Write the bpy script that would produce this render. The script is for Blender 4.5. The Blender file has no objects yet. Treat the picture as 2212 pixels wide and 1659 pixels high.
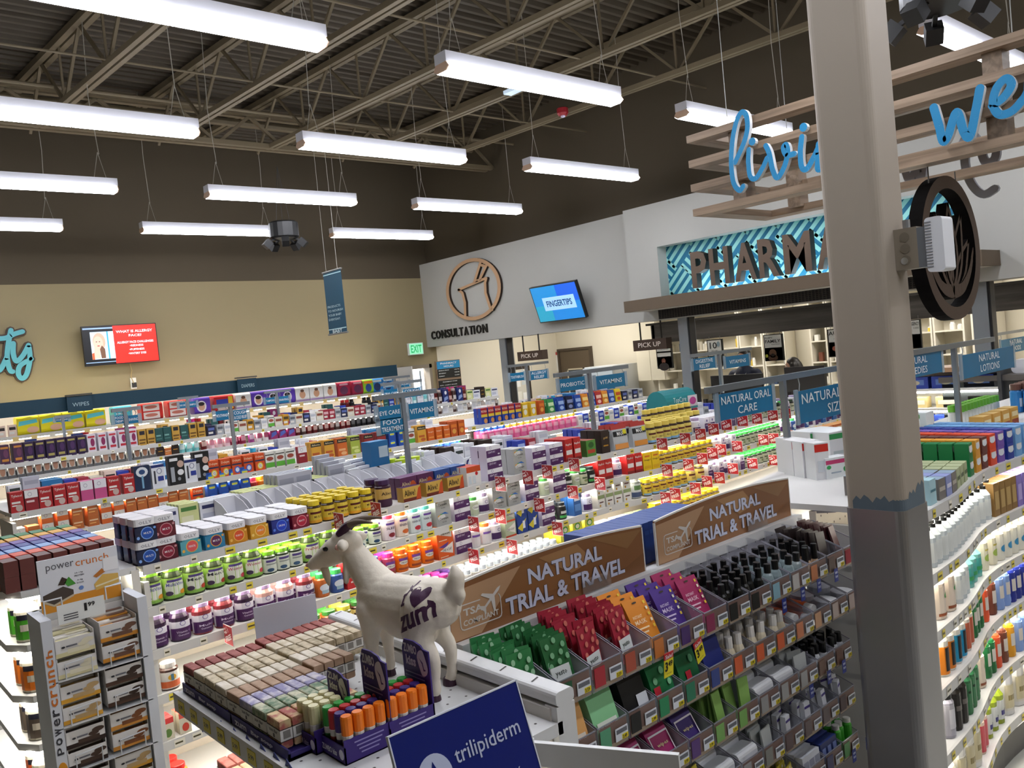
import bpy, bmesh, math, random
from mathutils import Vector, Matrix
random.seed(7)
PI = math.pi
D = bpy.data
SC = bpy.context.scene
C = SC.collection

# ------------------------------------------------------------------ camera
# world: X runs along the back wall and the aisles, Y along the pharmacy wall, Z up; the camera stands over (0,0)
FPX, CX, CY, EYE = 1796.0, 1106.0, 829.5, 2.2
_x = Vector((2034, 263.5, FPX)).normalized()
_y = Vector((-1575, -88, FPX)); _y = (_y - _x * _x.dot(_y)).normalized()
_z = _x.cross(_y)
if _z.y < 0: _z = -_z
AX = (_x, _y, _z)
def w_dir(c): return Vector([a.dot(c) for a in AX])
RIGHT, UP, FWD = w_dir(Vector((1, 0, 0))), w_dir(Vector((0, 1, 0))), w_dir(Vector((0, 0, 1)))
cam_d = D.cameras.new('camera'); cam = D.objects.new('camera', cam_d); C.objects.link(cam)
cam_d.sensor_width = 36.0; cam_d.lens = 36.0 * FPX / 2212.0; cam_d.clip_start = 0.05
B = -FWD
cam.matrix_world = Matrix(((RIGHT.x, UP.x, B.x, 0), (RIGHT.y, UP.y, B.y, 0), (RIGHT.z, UP.z, B.z, EYE), (0, 0, 0, 1)))
SC.camera = cam
# ------------------------------------------------------------------ world, view, renderer
wd = D.worlds.new('world'); SC.world = wd; wd.use_nodes = True
wd.node_tree.nodes['Background'].inputs[0].default_value = (0.9, 0.95, 1.0, 1)
wd.node_tree.nodes['Background'].inputs[1].default_value = 0.02
vs = SC.view_settings
vs.view_transform = 'Standard'; vs.look = 'None'; vs.gamma = 1.0; vs.exposure = 0.0; vs.use_curve_mapping = False
cy = SC.cycles
cy.max_bounces = 5; cy.diffuse_bounces = 3; cy.glossy_bounces = 2; cy.transmission_bounces = 2; cy.transparent_max_bounces = 10
cy.caustics_reflective = False; cy.caustics_refractive = False
cy.use_denoising = True; cy.sample_clamp_indirect = 4.0
LAMP, STRIP, SCREEN = 31.0, 32.0, 0.75
LAMP_Z = 4.2

# ------------------------------------------------------------------ measuring: a pixel of the photo -> a point on a known plane of the room
def at(px, py, X=None, Y=None, Z=None):
    r = w_dir(Vector((px - CX, CY - py, FPX)))
    t = X / r.x if X is not None else Y / r.y if Y is not None else (Z - EYE) / r.z
    return Vector((r.x * t, r.y * t, EYE + r.z * t))
def pix(p):
    q = Vector(p) - Vector((0, 0, EYE)); d = q.dot(FWD)
    return CX + FPX * q.dot(RIGHT) / d, CY - FPX * q.dot(UP) / d

# ------------------------------------------------------------------ materials
def lin(h):
    if isinstance(h, str):
        h = h.lstrip('#'); v = [int(h[i:i + 2], 16) / 255 for i in (0, 2, 4)]
    else: v = h
    return [c / 12.92 if c <= 0.04045 else ((c + 0.055) / 1.055) ** 2.4 for c in v]
_mc = {}
def mat(col, rough=0.45, metal=0.0, emit=0.0, clear=0.0, var=0.0, scale=30.0, bump=0.0, spec=0.4):
    key = (col, rough, metal, emit, clear, var, scale, bump, spec)
    if key in _mc: return _mc[key]
    m = D.materials.new('surface_' + str(col).strip('#')); m.use_nodes = True
    nt = m.node_tree; nd = nt.nodes; bs = nd['Principled BSDF']; out = nd['Material Output']
    c = lin(col)
    bs.inputs['Base Color'].default_value = (*c, 1); bs.inputs['Roughness'].default_value = rough
    bs.inputs['Metallic'].default_value = metal; bs.inputs['Specular IOR Level'].default_value = spec
    if emit:
        bs.inputs['Emission Color'].default_value = (*c, 1); bs.inputs['Emission Strength'].default_value = emit
    if var or bump:
        tc = nd.new('ShaderNodeTexCoord'); nz = nd.new('ShaderNodeTexNoise')
        nz.inputs['Scale'].default_value = scale; nz.inputs['Detail'].default_value = 4
        nt.links.new(tc.outputs['Object'], nz.inputs['Vector'])
        if var:
            mx = nd.new('ShaderNodeMix'); mx.data_type = 'RGBA'
            mx.inputs[6].default_value = (*[max(0, x * (1 - var)) for x in c], 1); mx.inputs[7].default_value = (*[min(1, x * (1 + var)) for x in c], 1)
            nt.links.new(nz.outputs['Fac'], mx.inputs[0]); nt.links.new(mx.outputs[2], bs.inputs['Base Color'])
        if bump:
            bp = nd.new('ShaderNodeBump'); bp.inputs['Strength'].default_value = bump; bp.inputs['Distance'].default_value = 0.01
            nt.links.new(nz.outputs['Fac'], bp.inputs['Height']); nt.links.new(bp.outputs[0], bs.inputs['Normal'])
    if clear:
        tr = nd.new('ShaderNodeBsdfTransparent'); mx = nd.new('ShaderNodeMixShader'); fr = nd.new('ShaderNodeFresnel')
        fr.inputs[0].default_value = 1.4; mt = nd.new('ShaderNodeMath'); mt.operation = 'ADD'; mt.use_clamp = True
        mt.inputs[1].default_value = 1 - clear
        tr.inputs[0].default_value = (*[0.6 + 0.4 * x for x in c], 1)
        nt.links.new(fr.outputs[0], mt.inputs[0]); nt.links.new(mt.outputs[0], mx.inputs[0])
        nt.links.new(tr.outputs[0], mx.inputs[1]); nt.links.new(bs.outputs[0], mx.inputs[2]); nt.links.new(mx.outputs[0], out.inputs[0])
    _mc[key] = m
    return m
def wood(name, c1, c2, axis='Y', sc=6.0):
    m = D.materials.new(name); m.use_nodes = True; nt = m.node_tree; nd = nt.nodes; bs = nd['Principled BSDF']
    tc = nd.new('ShaderNodeTexCoord'); mp = nd.new('ShaderNodeMapping')
    mp.inputs['Scale'].default_value = {'Y': (sc * 6, sc * 0.3, sc * 6), 'X': (sc * 0.3, sc * 6, sc * 6)}[axis]
    nz = nd.new('ShaderNodeTexNoise'); nz.inputs['Scale'].default_value = 1.5; nz.inputs['Detail'].default_value = 6; nz.inputs['Distortion'].default_value = 0.6
    cr = nd.new('ShaderNodeValToRGB'); cr.color_ramp.elements[0].position = 0.3; cr.color_ramp.elements[1].position = 0.7
    cr.color_ramp.elements[0].color = (*lin(c1), 1); cr.color_ramp.elements[1].color = (*lin(c2), 1)
    L = nt.links.new
    L(tc.outputs['Object'], mp.inputs[0]); L(mp.outputs[0], nz.inputs['Vector']); L(nz.outputs['Fac'], cr.inputs[0]); L(cr.outputs[0], bs.inputs['Base Color'])
    bs.inputs['Roughness'].default_value = 0.5
    return m
WHITE, OFFW, BLACK, GREY = '#e8e8e6', '#d8d6cf', '#141414', '#8a8a8a'
TEAL, SIGN = '#17526a', '#0f6a94'

# ------------------------------------------------------------------ mesh building
_tx = {}
def glyphs(s, bold=0.0, res=2, space=1.0):
    k = (s, bold, res, space)
    if k in _tx: return _tx[k]
    cu = D.curves.new('t', 'FONT'); cu.body = s; cu.resolution_u = res; cu.offset = bold; cu.space_character = space
    o = D.objects.new('t', cu); me = o.to_mesh()
    v = [(p.co.x, p.co.y) for p in me.vertices]; f = [tuple(p.vertices) for p in me.polygons]
    o.to_mesh_clear(); D.objects.remove(o); D.curves.remove(cu)
    if v:
        x0 = min(a for a, b in v); x1 = max(a for a, b in v); y0 = min(b for a, b in v); y1 = max(b for a, b in v)
        v = [((a - x0) / max(1e-6, x1 - x0), (b - y0) / max(1e-6, y1 - y0)) for a, b in v]
        asp = (x1 - x0) / max(1e-6, y1 - y0)
    else: asp = 1
    _tx[k] = (v, f, asp); return _tx[k]
class MB:
    def __init__(s): s.v = []; s.f = []; s.mi = []; s.sm = []; s.ms = []
    def m(s, mt):
        if isinstance(mt, str): mt = mat(mt)
        if mt not in s.ms: s.ms.append(mt)
        return s.ms.index(mt)
    def poly(s, pts, mt, smooth=False):
        n = len(s.v); s.v += [tuple(p) for p in pts]; s.f.append(tuple(range(n, n + len(pts)))); s.mi.append(s.m(mt)); s.sm.append(smooth); return s
    def raw(s, vs, fs, mt, smooth=False):
        n = len(s.v); s.v += [tuple(p) for p in vs]; i = s.m(mt)
        for f in fs: s.f.append(tuple(a + n for a in f)); s.mi.append(i); s.sm.append(smooth)
        return s
    def box(s, a, b, mt, top=None, front=None, side=None):
        x0, x1 = sorted((a[0], b[0])); y0, y1 = sorted((a[1], b[1])); z0, z1 = sorted((a[2], b[2]))
        v = [(x0, y0, z0), (x1, y0, z0), (x1, y1, z0), (x0, y1, z0), (x0, y0, z1), (x1, y0, z1), (x1, y1, z1), (x0, y1, z1)]
        for f, k in (((0, 3, 2, 1), mt), ((4, 5, 6, 7), top or mt), ((0, 1, 5, 4), front or mt), ((1, 2, 6, 5), side or mt), ((2, 3, 7, 6), mt), ((3, 0, 4, 7), side or mt)):
            s.poly([v[i] for i in f], k)
        return s
    def rbox(s, a, b, r, mt, axis=2, n=3, smooth=True):
        # box with its four edges along AXIS rounded
        i, j = [k for k in (0, 1, 2) if k != axis]
        lo = [min(a[k], b[k]) for k in range(3)]; hi = [max(a[k], b[k]) for k in range(3)]
        ring = []
        for cx, cy_, a0 in ((hi[i] - r, hi[j] - r, 0), (lo[i] + r, hi[j] - r, 90), (lo[i] + r, lo[j] + r, 180), (hi[i] - r, lo[j] + r, 270)):
            for k in range(n + 1):
                t = math.radians(a0 + 90 * k / n); ring.append((cx + r * math.cos(t), cy_ + r * math.sin(t)))
        s.prism(ring, axis, lo[axis], hi[axis], mt, smooth=smooth); return s
    def prism(s, ring, axis, h0, h1, mt, cap=None, smooth=False, cap0=None):
        i, j = [k for k in (0, 1, 2) if k != axis]
        def P(p, h):
            q = [0, 0, 0]; q[i] = p[0]; q[j] = p[1]; q[axis] = h; return q
        n = len(ring); fl = axis == 1
        for k in range(n):
            q = [P(ring[k], h0), P(ring[(k + 1) % n], h0), P(ring[(k + 1) % n], h1), P(ring[k], h1)]
            s.poly(q[::-1] if fl else q, mt, smooth)
        t = [P(p, h1) for p in ring]; b = [P(p, h0) for p in ring]
        s.poly(t[::-1] if fl else t, cap or mt); s.poly(b if fl else b[::-1], cap0 or cap or mt); return s
    def lathe(s, prof, mt, n=14, o=(0, 0, 0), axis=2, smooth=True, sx=1.0, sy=1.0):
        # prof: (r, h[, material]) ; a material on a point colours the band above it
        i, j = [k for k in (0, 1, 2) if k != axis]
        rings = []
        for p in prof:
            r = []
            for k in range(n):
                t = 2 * PI * k / n; q = list(o); q[i] += p[0] * sx * math.cos(t); q[j] += p[0] * sy * math.sin(t); q[axis] += p[1]; r.append(q)
            rings.append(r)
        for a in range(len(prof) - 1):
            k_m = prof[a][2] if len(prof[a]) > 2 else mt
            for k in range(n):
                q = [rings[a][k], rings[a][(k + 1) % n], rings[a + 1][(k + 1) % n], rings[a + 1][k]]
                s.poly(q if axis != 1 else q[::-1], k_m, smooth)
        if prof[0][0] > 1e-4: s.poly(rings[0][::-1] if axis != 1 else rings[0], prof[0][2] if len(prof[0]) > 2 else mt)
        if prof[-1][0] > 1e-4: s.poly(rings[-1] if axis != 1 else rings[-1][::-1], prof[-1][2] if len(prof[-1]) > 2 else mt)
        return s
    def tube(s, pts, r, mt, n=6, cap=True, r1=None):
        pts = [Vector(p) for p in pts]; rings = []
        up = None
        for k, p in enumerate(pts):
            d = (pts[min(k + 1, len(pts) - 1)] - pts[max(k - 1, 0)]).normalized()
            if up is None: up = Vector((0, 0, 1)) if abs(d.z) < 0.9 else Vector((1, 0, 0))
            a = d.cross(up).normalized(); b = a.cross(d).normalized(); up = b
            rr = r if r1 is None else r + (r1 - r) * k / max(1, len(pts) - 1)
            rings.append([p + (a * math.cos(2 * PI * q / n) + b * math.sin(2 * PI * q / n)) * rr for q in range(n)])
        for a, b in zip(rings, rings[1:]):
            for k in range(n): s.poly([a[k], b[k], b[(k + 1) % n], a[(k + 1) % n]], mt, n > 4)
        if cap: s.poly(rings[0], mt); s.poly(rings[-1][::-1], mt)
        return s
    def bar(s, a, b, w, h, mt, up=(0, 0, 1)):
        a, b = Vector(a), Vector(b); d = (b - a).normalized(); u = Vector(up)
        sd = d.cross(u)
        if sd.length < 1e-3: sd = d.cross(Vector((1, 0, 0)))
        sd.normalize(); u = sd.cross(d).normalized()
        v = [p + sd * (w / 2 * x) + u * (h / 2 * y) for p in (a, b) for x, y in ((-1, -1), (1, -1), (1, 1), (-1, 1))]
        for f in ((0, 1, 2, 3), (7, 6, 5, 4), (0, 4, 5, 1), (1, 5, 6, 2), (2, 6, 7, 3), (3, 7, 4, 0)): s.poly([v[i] for i in f], mt)
        return s
    def ball(s, c, r, mt, n=10, m=6, sc=(1, 1, 1)):
        pr = [(max(1e-5, r * math.sin(PI * k / m)), -r * math.cos(PI * k / m)) for k in range(m + 1)]
        k0 = len(s.v); s.lathe(pr, mt, n)
        for k in range(k0, len(s.v)):
            x, y, z = s.v[k]; s.v[k] = (c[0] + x * sc[0], c[1] + y * sc[1], c[2] + z * sc[2])
        return s
    def text(s, t, o, ux, uz, w, h, mt, bold=0.0, res=2, depth=0.0, space=1.0, fit=True, smt=None):
        # text in the box at O (lower-left corner) spanned by ux*w, uz*h ; depth extrudes towards the reader (ux x uz)
        v, f, asp = glyphs(t, bold, res, space); o = Vector(o); ux = Vector(ux).normalized(); uz = Vector(uz).normalized(); nn = ux.cross(uz)
        if not fit: w = min(w, h * asp)
        if depth:
            k = len(v); V = [o + ux * (a * w) + uz * (b * h) for a, b in v]
            ed = {}
            for q in f:
                for a, b in zip(q, q[1:] + q[:1]): ed[(a, b)] = ed.get((a, b), 0) + 1
            s.raw([p + nn * depth for p in V], f, mt)
            side = [(a, b, b + k, a + k) for (a, b) in ed if (b, a) not in ed]
            s.raw(V + [p + nn * depth for p in V], side, smt or mt)
        else: s.raw([o + ux * (a * w) + uz * (b * h) for a, b in v], f, mt)
        return s
    def mesh(s, name):
        me = D.meshes.new(name); me.from_pydata(s.v, [], s.f)
        for k in s.ms: me.materials.append(k)
        me.polygons.foreach_set('material_index', s.mi); me.polygons.foreach_set('use_smooth', s.sm)
        me.update(); return me
    def weld(s, name, dist=1e-4):
        me = s.mesh(name); bm = bmesh.new(); bm.from_mesh(me); bmesh.ops.remove_doubles(bm, verts=bm.verts, dist=dist)
        bm.to_mesh(me); bm.free(); return me
    def build(s, name, parent=None, loc=(0, 0, 0), rz=0.0, weld=False):
        return link(name, s.weld(name) if weld else s.mesh(name), parent, loc, rz)
def link(name, me, parent=None, loc=(0, 0, 0), rz=0.0):
    o = D.objects.new(name, me); C.objects.link(o); o.location = loc; o.rotation_euler = (0, 0, rz)
    if parent is not None: o.parent = parent
    return o
def tag(o, label=None, cat=None, group=None, kind=None):
    if label: o['label'] = label
    if cat: o['category'] = cat
    if group: o['group'] = group
    if kind: o['kind'] = kind
    return o
def empty(name, loc, label=None, cat=None, group=None, rz=0.0):
    o = D.objects.new(name, None); C.objects.link(o); o.location = loc; o.rotation_euler = (0, 0, rz); o.empty_display_size = 0.05
    return tag(o, label, cat, group)
def struct(mb, name, parent=None):
    o = mb.build(name, parent)
    if parent is None: o['kind'] = 'structure'
    return o
ORD = 'first second third fourth fifth sixth seventh eighth ninth tenth eleventh twelfth thirteenth fourteenth fifteenth sixteenth seventeenth eighteenth nineteenth twentieth'.split()
def nth(k): # 0-based
    if k < 20: return ORD[k]
    t, u = divmod(k + 1, 10); T = {2: 'twent', 3: 'thirt', 4: 'fort', 5: 'fift', 6: 'sixt', 7: 'sevent', 8: 'eight', 9: 'ninet'}
    if t > 9: return str(k + 1) + 'th'
    return T[t] + 'ieth' if u == 0 else T[t] + 'y-' + ORD[u - 1]

# ------------------------------------------------------------------ hanging lamps (daylight of the store)
M_LENS = mat('#f5f7ff', emit=LAMP); M_HOUS = mat('#dcdce4', 0.5); M_CABLE = mat('#a9a59a', 0.5)
def lamp_proto(tag_w):
    h, w = 0.075, 0.13
    b = MB(); L = 1.84
    b.box((0, -w / 2, 0), (L, w / 2, h), M_HOUS)
    lens = []
    for k in (0, 1):
        x0, x1 = (0.012, L / 2 - 0.006) if k == 0 else (L / 2 + 0.006, L - 0.012)
        q = MB(); ring = [(-w / 2 + 0.004, 0), (-w / 2 - 0.022, -0.04), (-w / 2 + 0.012, -0.062), (w / 2 - 0.012, -0.062), (w / 2 + 0.022, -0.04), (w / 2 - 0.004, 0)]
        q.prism(ring, 0, x0, x1, M_LENS); lens.append(q)
    e = []
    for x0, x1 in ((0.0, 0.011), (L - 0.011, L)):
        q = MB(); q.prism([(-w / 2 + 0.006, 0), (-w / 2 - 0.02, -0.038), (-w / 2 + 0.014, -0.06), (w / 2 - 0.014, -0.06), (w / 2 + 0.02, -0.038), (w / 2 - 0.006, 0)], 0, x0, x1, mat('#d9b79c', 0.5)); e.append(q)
    return b, lens, e
_lb, _ll, _le = lamp_proto(0)
_lm = (_lb.mesh('lamp_housing'), [q.mesh('lamp_lens') for q in _ll], [q.mesh('lamp_end') for q in _le])
LAMPX = {-1: -1.85, 0: 0.9, 1: 3.66, 2: 6.4}
def hang_lamp(cx, y, label):
    t = empty('hanging_lamp', (LAMPX[cx], y, LAMP_Z + 0.06), label, 'lamp', 'linear lamps hung in rows over the aisles')
    link('housing', _lm[0], t)
    for q in _lm[1]: link('diffuser', q, t)
    for q in _lm[2]: link('end_cap', q, t)
    for xx in (0.14, 1.7):
        b = MB(); r = random.uniform(-0.03, 0.03)
        b.tube([(xx, 0, 1.75), (xx + r, 0.01, 0.9), (xx - r * 0.5, 0, 0.32)], 0.004, M_CABLE, 4)
        b.tube([(xx, 0, 0.34), (xx - 0.06, 0, 0.07)], 0.003, M_CABLE, 4); b.tube([(xx, 0, 0.34), (xx + 0.06, 0, 0.07)], 0.003, M_CABLE, 4)
        b.build('cable', t)
    return t
LROWS = [-1.93, 0.25, 2.42, 4.6, 6.7, 8.87, 11.05]  # rows over and behind the camera are unseen, added to light near fronts
colw = {-1: 'outside the picture', 0: 'leftmost lamp column', 1: 'middle lamp column', 2: 'lamp column nearest the pharmacy'}
for ci in (0, 1, 2):
    for ri, y in enumerate(LROWS):
        hang_lamp(ci, y, 'white linear lamp, %s from the back wall in the %s' % (nth(6 - ri), colw[ci]))
# ================================================================== THE ROOM
YB, XP = 12.7, 9.13
M_BEIGE = mat('#8a7d5e', 0.8, var=0.03, scale=2); M_DARK = mat('#4a4132', 0.85, var=0.04, scale=2)
M_DECK = mat('#463d30', 0.6, var=0.06, scale=3); M_STEEL = mat('#6f634d', 0.6); M_SOFF = mat('#a9a8a2', 0.7, var=0.02, scale=2)
M_CREAM = mat('#ddd6c4', 0.7); M_BROWN = mat('#5a4c3c', 0.6); M_MULL = mat('#8f959b', 0.4, 0.6)
def quadbox(name, a, b, m): return struct(MB().box(a, b, m), name)
# floor
quadbox('floor', (-4, -4, -0.1), (14.5, 14.5, 0), mat('#8e8f8c', 0.25, var=0.06, scale=1.5))
# back wall: dark paint above, beige below, a doorway near the pharmacy
DX0, DX1, DZ = at(864, 800, Y=YB).x, at(931, 793, Y=YB).x, 2.16
b = MB()
b.box((-4, YB, 3.765), (9.9, YB + 0.15, 6.4), M_DARK)
b.box((-4, YB, 0), (DX0, YB + 0.15, 3.765), M_BEIGE); b.box((DX1, YB, 0), (9.33, YB + 0.15, 3.765), M_BEIGE); b.box((9.33, YB, 0), (12.65, YB + 0.15, 3.765), M_CREAM); b.box((DX0, YB, DZ), (DX1, YB + 0.15, 3.765), M_BEIGE)
struct(b, 'wall_back')
quadbox('wall_left', (-4.15, -4.15, 0), (-4, 12.85, 6.4), M_BEIGE); quadbox('wall_front', (-4, -4.15, 0), (12.65, -4, 6.4), M_BEIGE)
b = MB(); fr = mat('#7d7263', 0.5)
for a, c in (((DX0, 0), (DX0 + 0.06, DZ)), ((DX1 - 0.06, 0), (DX1, DZ)), ((DX0, DZ - 0.07), (DX1, DZ))):
    b.box((a[0], YB - 0.03, a[1]), (c[0], YB + 0.17, c[1]), fr)
door = struct(b, 'door_1')
b = MB(); W = mat('#f2f4f6', 0.7)
b.box((DX0 - 1.5, YB + 1.75, 0), (DX1 + 1.2, YB + 1.8, 2.7), W); b.box((DX0 - 1.5, YB + 0.15, 2.65), (DX1 + 1.2, YB + 1.8, 2.7), W)
b.box((DX1 + 1.15, YB + 0.15, 0), (DX1 + 1.2, YB + 1.8, 2.7), W); b.box((DX0 - 1.5, YB + 0.15, 0), (DX0 - 1.45, YB + 1.8, 2.7), W)
struct(b, 'wall_backroom')
pl = D.lights.new('backroom_lamp', 'AREA'); pl.size = 1.2; pl.energy = 260
po = D.objects.new('backroom_lamp', pl); C.objects.link(po); po.location = ((DX0 + DX1) / 2, YB + 0.95, 2.6)
t = empty('open_door', (DX1 - 0.1, YB + 0.2, 0), 'white door standing open behind the bright doorway', 'door')
b = MB(); b.box((-0.04, 0, 0.02), (0, 0.8, 2.05), mat('#aebfd0', 0.5)); b.build('leaf', t)
b = MB(); b.box((-0.09, 0.1, 1.0), (-0.04, 0.7, 1.06), mat('#333333', 0.4)); b.build('push_bar', t)
# pharmacy wall: dark upper wall, white bulkhead, then the thicker part with the sign recess
quadbox('wall_right', (9.3, -4, 4.0), (9.45, YB, 6.4), M_DARK)
quadbox('wall_bulkhead', (XP, 7.6, 2.47), (9.45, YB, 4.01), M_SOFF)
XQ = 8.93; YR0, YR1, ZR0, ZR1 = 3.25, at(1434, 534, X=9.08).y, 2.74, 3.43
YL = at(1345, 457, X=XQ).y
b = MB()
b.box((XQ, YR1, 2.46), (9.45, YL, 4.01), M_SOFF); b.box((XQ, -4, 2.46), (9.45, YR0, 4.01), M_SOFF)
b.box((XQ, YR0, ZR1), (9.45, YR1, 4.01), M_SOFF); b.box((XQ, YR0, 2.46), (9.45, YR1, ZR0), M_SOFF)
struct(b, 'wall_signfront')
t = empty('sign_panel', (9.12, (YR0 + YR1) / 2, ZR0), 'teal woven-pattern panel behind the big pharmacy letters', 'sign panel')
b = MB(); b.box((0.0, YR0 - (YR0 + YR1) / 2, 0), (0.05, YR1 - (YR0 + YR1) / 2, ZR1 - ZR0), mat('#146b8c', 0.5)); b.build('panel', t)
def clip(poly, x0, x1, y0, y1):
    for ax, lim, sg in ((0, x0, 1), (0, x1, -1), (1, y0, 1), (1, y1, -1)):
        out = []
        for p, q in zip(poly, poly[1:] + poly[:1]):
            pi, qi = sg * (p[ax] - lim) >= 0, sg * (q[ax] - lim) >= 0
            if pi: out.append(p)
            if pi != qi:
                k = (lim - p[ax]) / (q[ax] - p[ax]); out.append((p[0] + k * (q[0] - p[0]), p[1] + k * (q[1] - p[1])))
        poly = out
        if not poly: break
    return poly
def weave(b, x0, x1, y0, y1, put, a, bw, mt):
    # bars in a basket weave turned by 45 degrees, cut off at the rectangle
    n = int(2 * max(x1 - x0, y1 - y0) / a) + 4; r = math.sqrt(0.5)
    for i in range(-n, n):
        for j in range(-n, n):
            rects = []
            if (i + j) % 2 == 0:
                for k in (0.06, 0.38, 0.7): rects.append((i * a - 0.25 * a, j * a + k * a, i * a + 1.12 * a, j * a + k * a + bw))
            else:
                for k in (0.06, 0.38, 0.7): rects.append((i * a + k * a, j * a - 0.25 * a + 0.2 * a, i * a + k * a + bw, j * a + 0.85 * a))
            for u0, v0, u1, v1 in rects:
                q = [((u - v) * r, (u + v) * r) for u, v in ((u0, v0), (u1, v0), (u1, v1), (u0, v1))]
                q = clip(q, x0, x1, y0, y1)
                if len(q) > 2: b.poly([put(*p) for p in q], mt)
b = MB(); hy = (YR1 - YR0) / 2
weave(b, -hy, hy, 0, ZR1 - ZR0, lambda u, v: (-0.004, -u, v), 0.30, 0.05, mat('#8fd0cb', 0.5)); b.build('weave_pattern', t)
b = MB(); b.box((-0.17, -hy, -0.0), (-0.13, hy - 0.5, 0.02), mat('#dff4ff', emit=26.0)); b.build('light_strip', t)
# big brown letters standing on the canopy
lets = empty('pharmacy_letters', (8.80, 0, ZR0 + 0.055), 'big brown block letters of the pharmacy sign', 'sign letters')
hL = 0.45
for ch, px0, px1 in (('P', 1493, 1527), ('H', 1533, 1575), ('A', 1586, 1634), ('R', 1640, 1684), ('M', 1695, 1755), ('A', 1766, 1822), ('C', 1832, 1880), ('Y', 1888, 1935)):
    y0 = at(px0, 560, X=8.72).y; y1 = at(px1, 560, X=8.72).y
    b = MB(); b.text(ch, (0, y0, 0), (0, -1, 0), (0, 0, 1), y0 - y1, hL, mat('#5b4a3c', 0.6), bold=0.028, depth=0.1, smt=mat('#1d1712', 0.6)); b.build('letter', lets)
# canopy under the sign
XF = 8.45
y0, y1 = at(1347, 652, X=XF).y, at(2120, 545, X=XF).y
z1 = at(1347, 652, X=XF).z; z0 = at(1350, 676, X=XF).z
t = empty('canopy', (XF, (y0 + y1) / 2, z0), 'long brown canopy ledge under the pharmacy sign', 'canopy')
yy = (y0 - y1) / 2
b = MB(); b.box((0, -yy, 0), (0.06, yy, z1 - z0), M_BROWN); b.box((0.06, yy - 0.05, 0), (XQ - XF, yy, z1 - z0), M_BROWN); b.box((0.06, -yy, 0), (XQ - XF, -yy + 0.05, z1 - z0), M_BROWN); b.box((0.06, -yy + .05, z1 - z0 - 0.03), (XQ - XF, yy - .05, z1 - z0), M_BROWN); b.build('fascia', t)
b = MB(); b.box((0.06, -yy + 0.05, 0.0), (XQ - XF, yy - 0.05, 0.02), mat('#bdb9af', 0.7)); b.build('underside', t)
t = empty('ventilation_grille', (XQ - 0.03, (YR0 + YR1) / 2, 2.47), 'dark mesh ventilation grille below the brown canopy', 'grille')
b = MB(); hy2 = hy + 0.05; zz = 0.17
b.box((0.015, -hy2, 0), (0.028, hy2, zz), mat('#17161a', 0.6)); b.build('backing', t)
b = MB(); gm = mat('#3a3632', 0.5)
for k in range(90): b.box((0.005, -hy2 + 2 * hy2 * k / 89 - 0.006, 0), (0.012, -hy2 + 2 * hy2 * k / 89 + 0.006, zz), gm)
for k in range(9): b.box((0.0, -hy2, zz * k / 8 - 0.003), (0.01, hy2, zz * k / 8 + 0.003), gm)
b.build('mesh_bars', t)
# posts under the bulkhead
for k, (px, y) in enumerate(((1086, 10.6), (1480, at(1478, 700, X=9.2).y), (2118, at(2118, 640, X=9.2).y))):
    b = MB(); b.box((9.16, y - 0.075, 0), (9.34, y + 0.075, 2.47), M_MULL)
    b.box((9.18, y - 0.1, 0), (9.3, y - 0.075, 2.47), mat('#2b2b2d', 0.4)); struct(b, 'trim_%d' % (k + 1))
# ceiling deck, girder, joists, pipes
b = MB(); pr = [(-4.0 + 0.15 * k + dx, 6.05 + dz) for k in range(115) for dx, dz in ((0, 0), (0.05, 0), (0.075, -0.055), (0.125, -0.055))]
for p, q in zip(pr, pr[1:]): b.poly([(-4, p[0], p[1]), (-4, q[0], q[1]), (12, q[0], q[1]), (12, p[0], p[1])], M_DECK)
b.box((-4, -4, 6.12), (12, 13, 6.2), M_DARK); struct(b, 'ceiling')
ZB, ZT, YG = 5.3, 5.92, 10.55
t = empty('roof_girder', (2.5, YG, ZB), 'long steel truss girder in front of the dark back wall', 'girder', 'roof steel')
def angle_pair(b, a, c, w, h, m, gap=0.03):
    for s_ in (-1, 1): b.bar((a[0] + s_ * (w / 2 + gap) * (abs(c[1] - a[1]) > abs(c[0] - a[0])), a[1] + s_ * (w / 2 + gap) * (abs(c[0] - a[0]) >= abs(c[1] - a[1])), a[2]), (c[0] + s_ * (w / 2 + gap) * (abs(c[1] - a[1]) > abs(c[0] - a[0])), c[1] + s_ * (w / 2 + gap) * (abs(c[0] - a[0]) >= abs(c[1] - a[1])), c[2]), w, h, m)
b = MB(); angle_pair(b, (-6, 0, 0), (6.7, 0, 0), 0.07, 0.06, M_STEEL); b.build('bottom_chord', t)
b = MB(); angle_pair(b, (-6, 0, 0.42), (6.7, 0, 0.42), 0.07, 0.06, M_STEEL); b.build('top_chord', t)
for k in range(13):
    x = -5.5 + k * 0.95
    b = MB(); b.bar((x, 0, 0.02), (x + 0.45, 0, 0.4), 0.04, 0.04, M_STEEL); b.bar((x + 0.45, 0, 0.4), (x + 0.9, 0, 0.02), 0.04, 0.04, M_STEEL); b.build('web', t)
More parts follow.
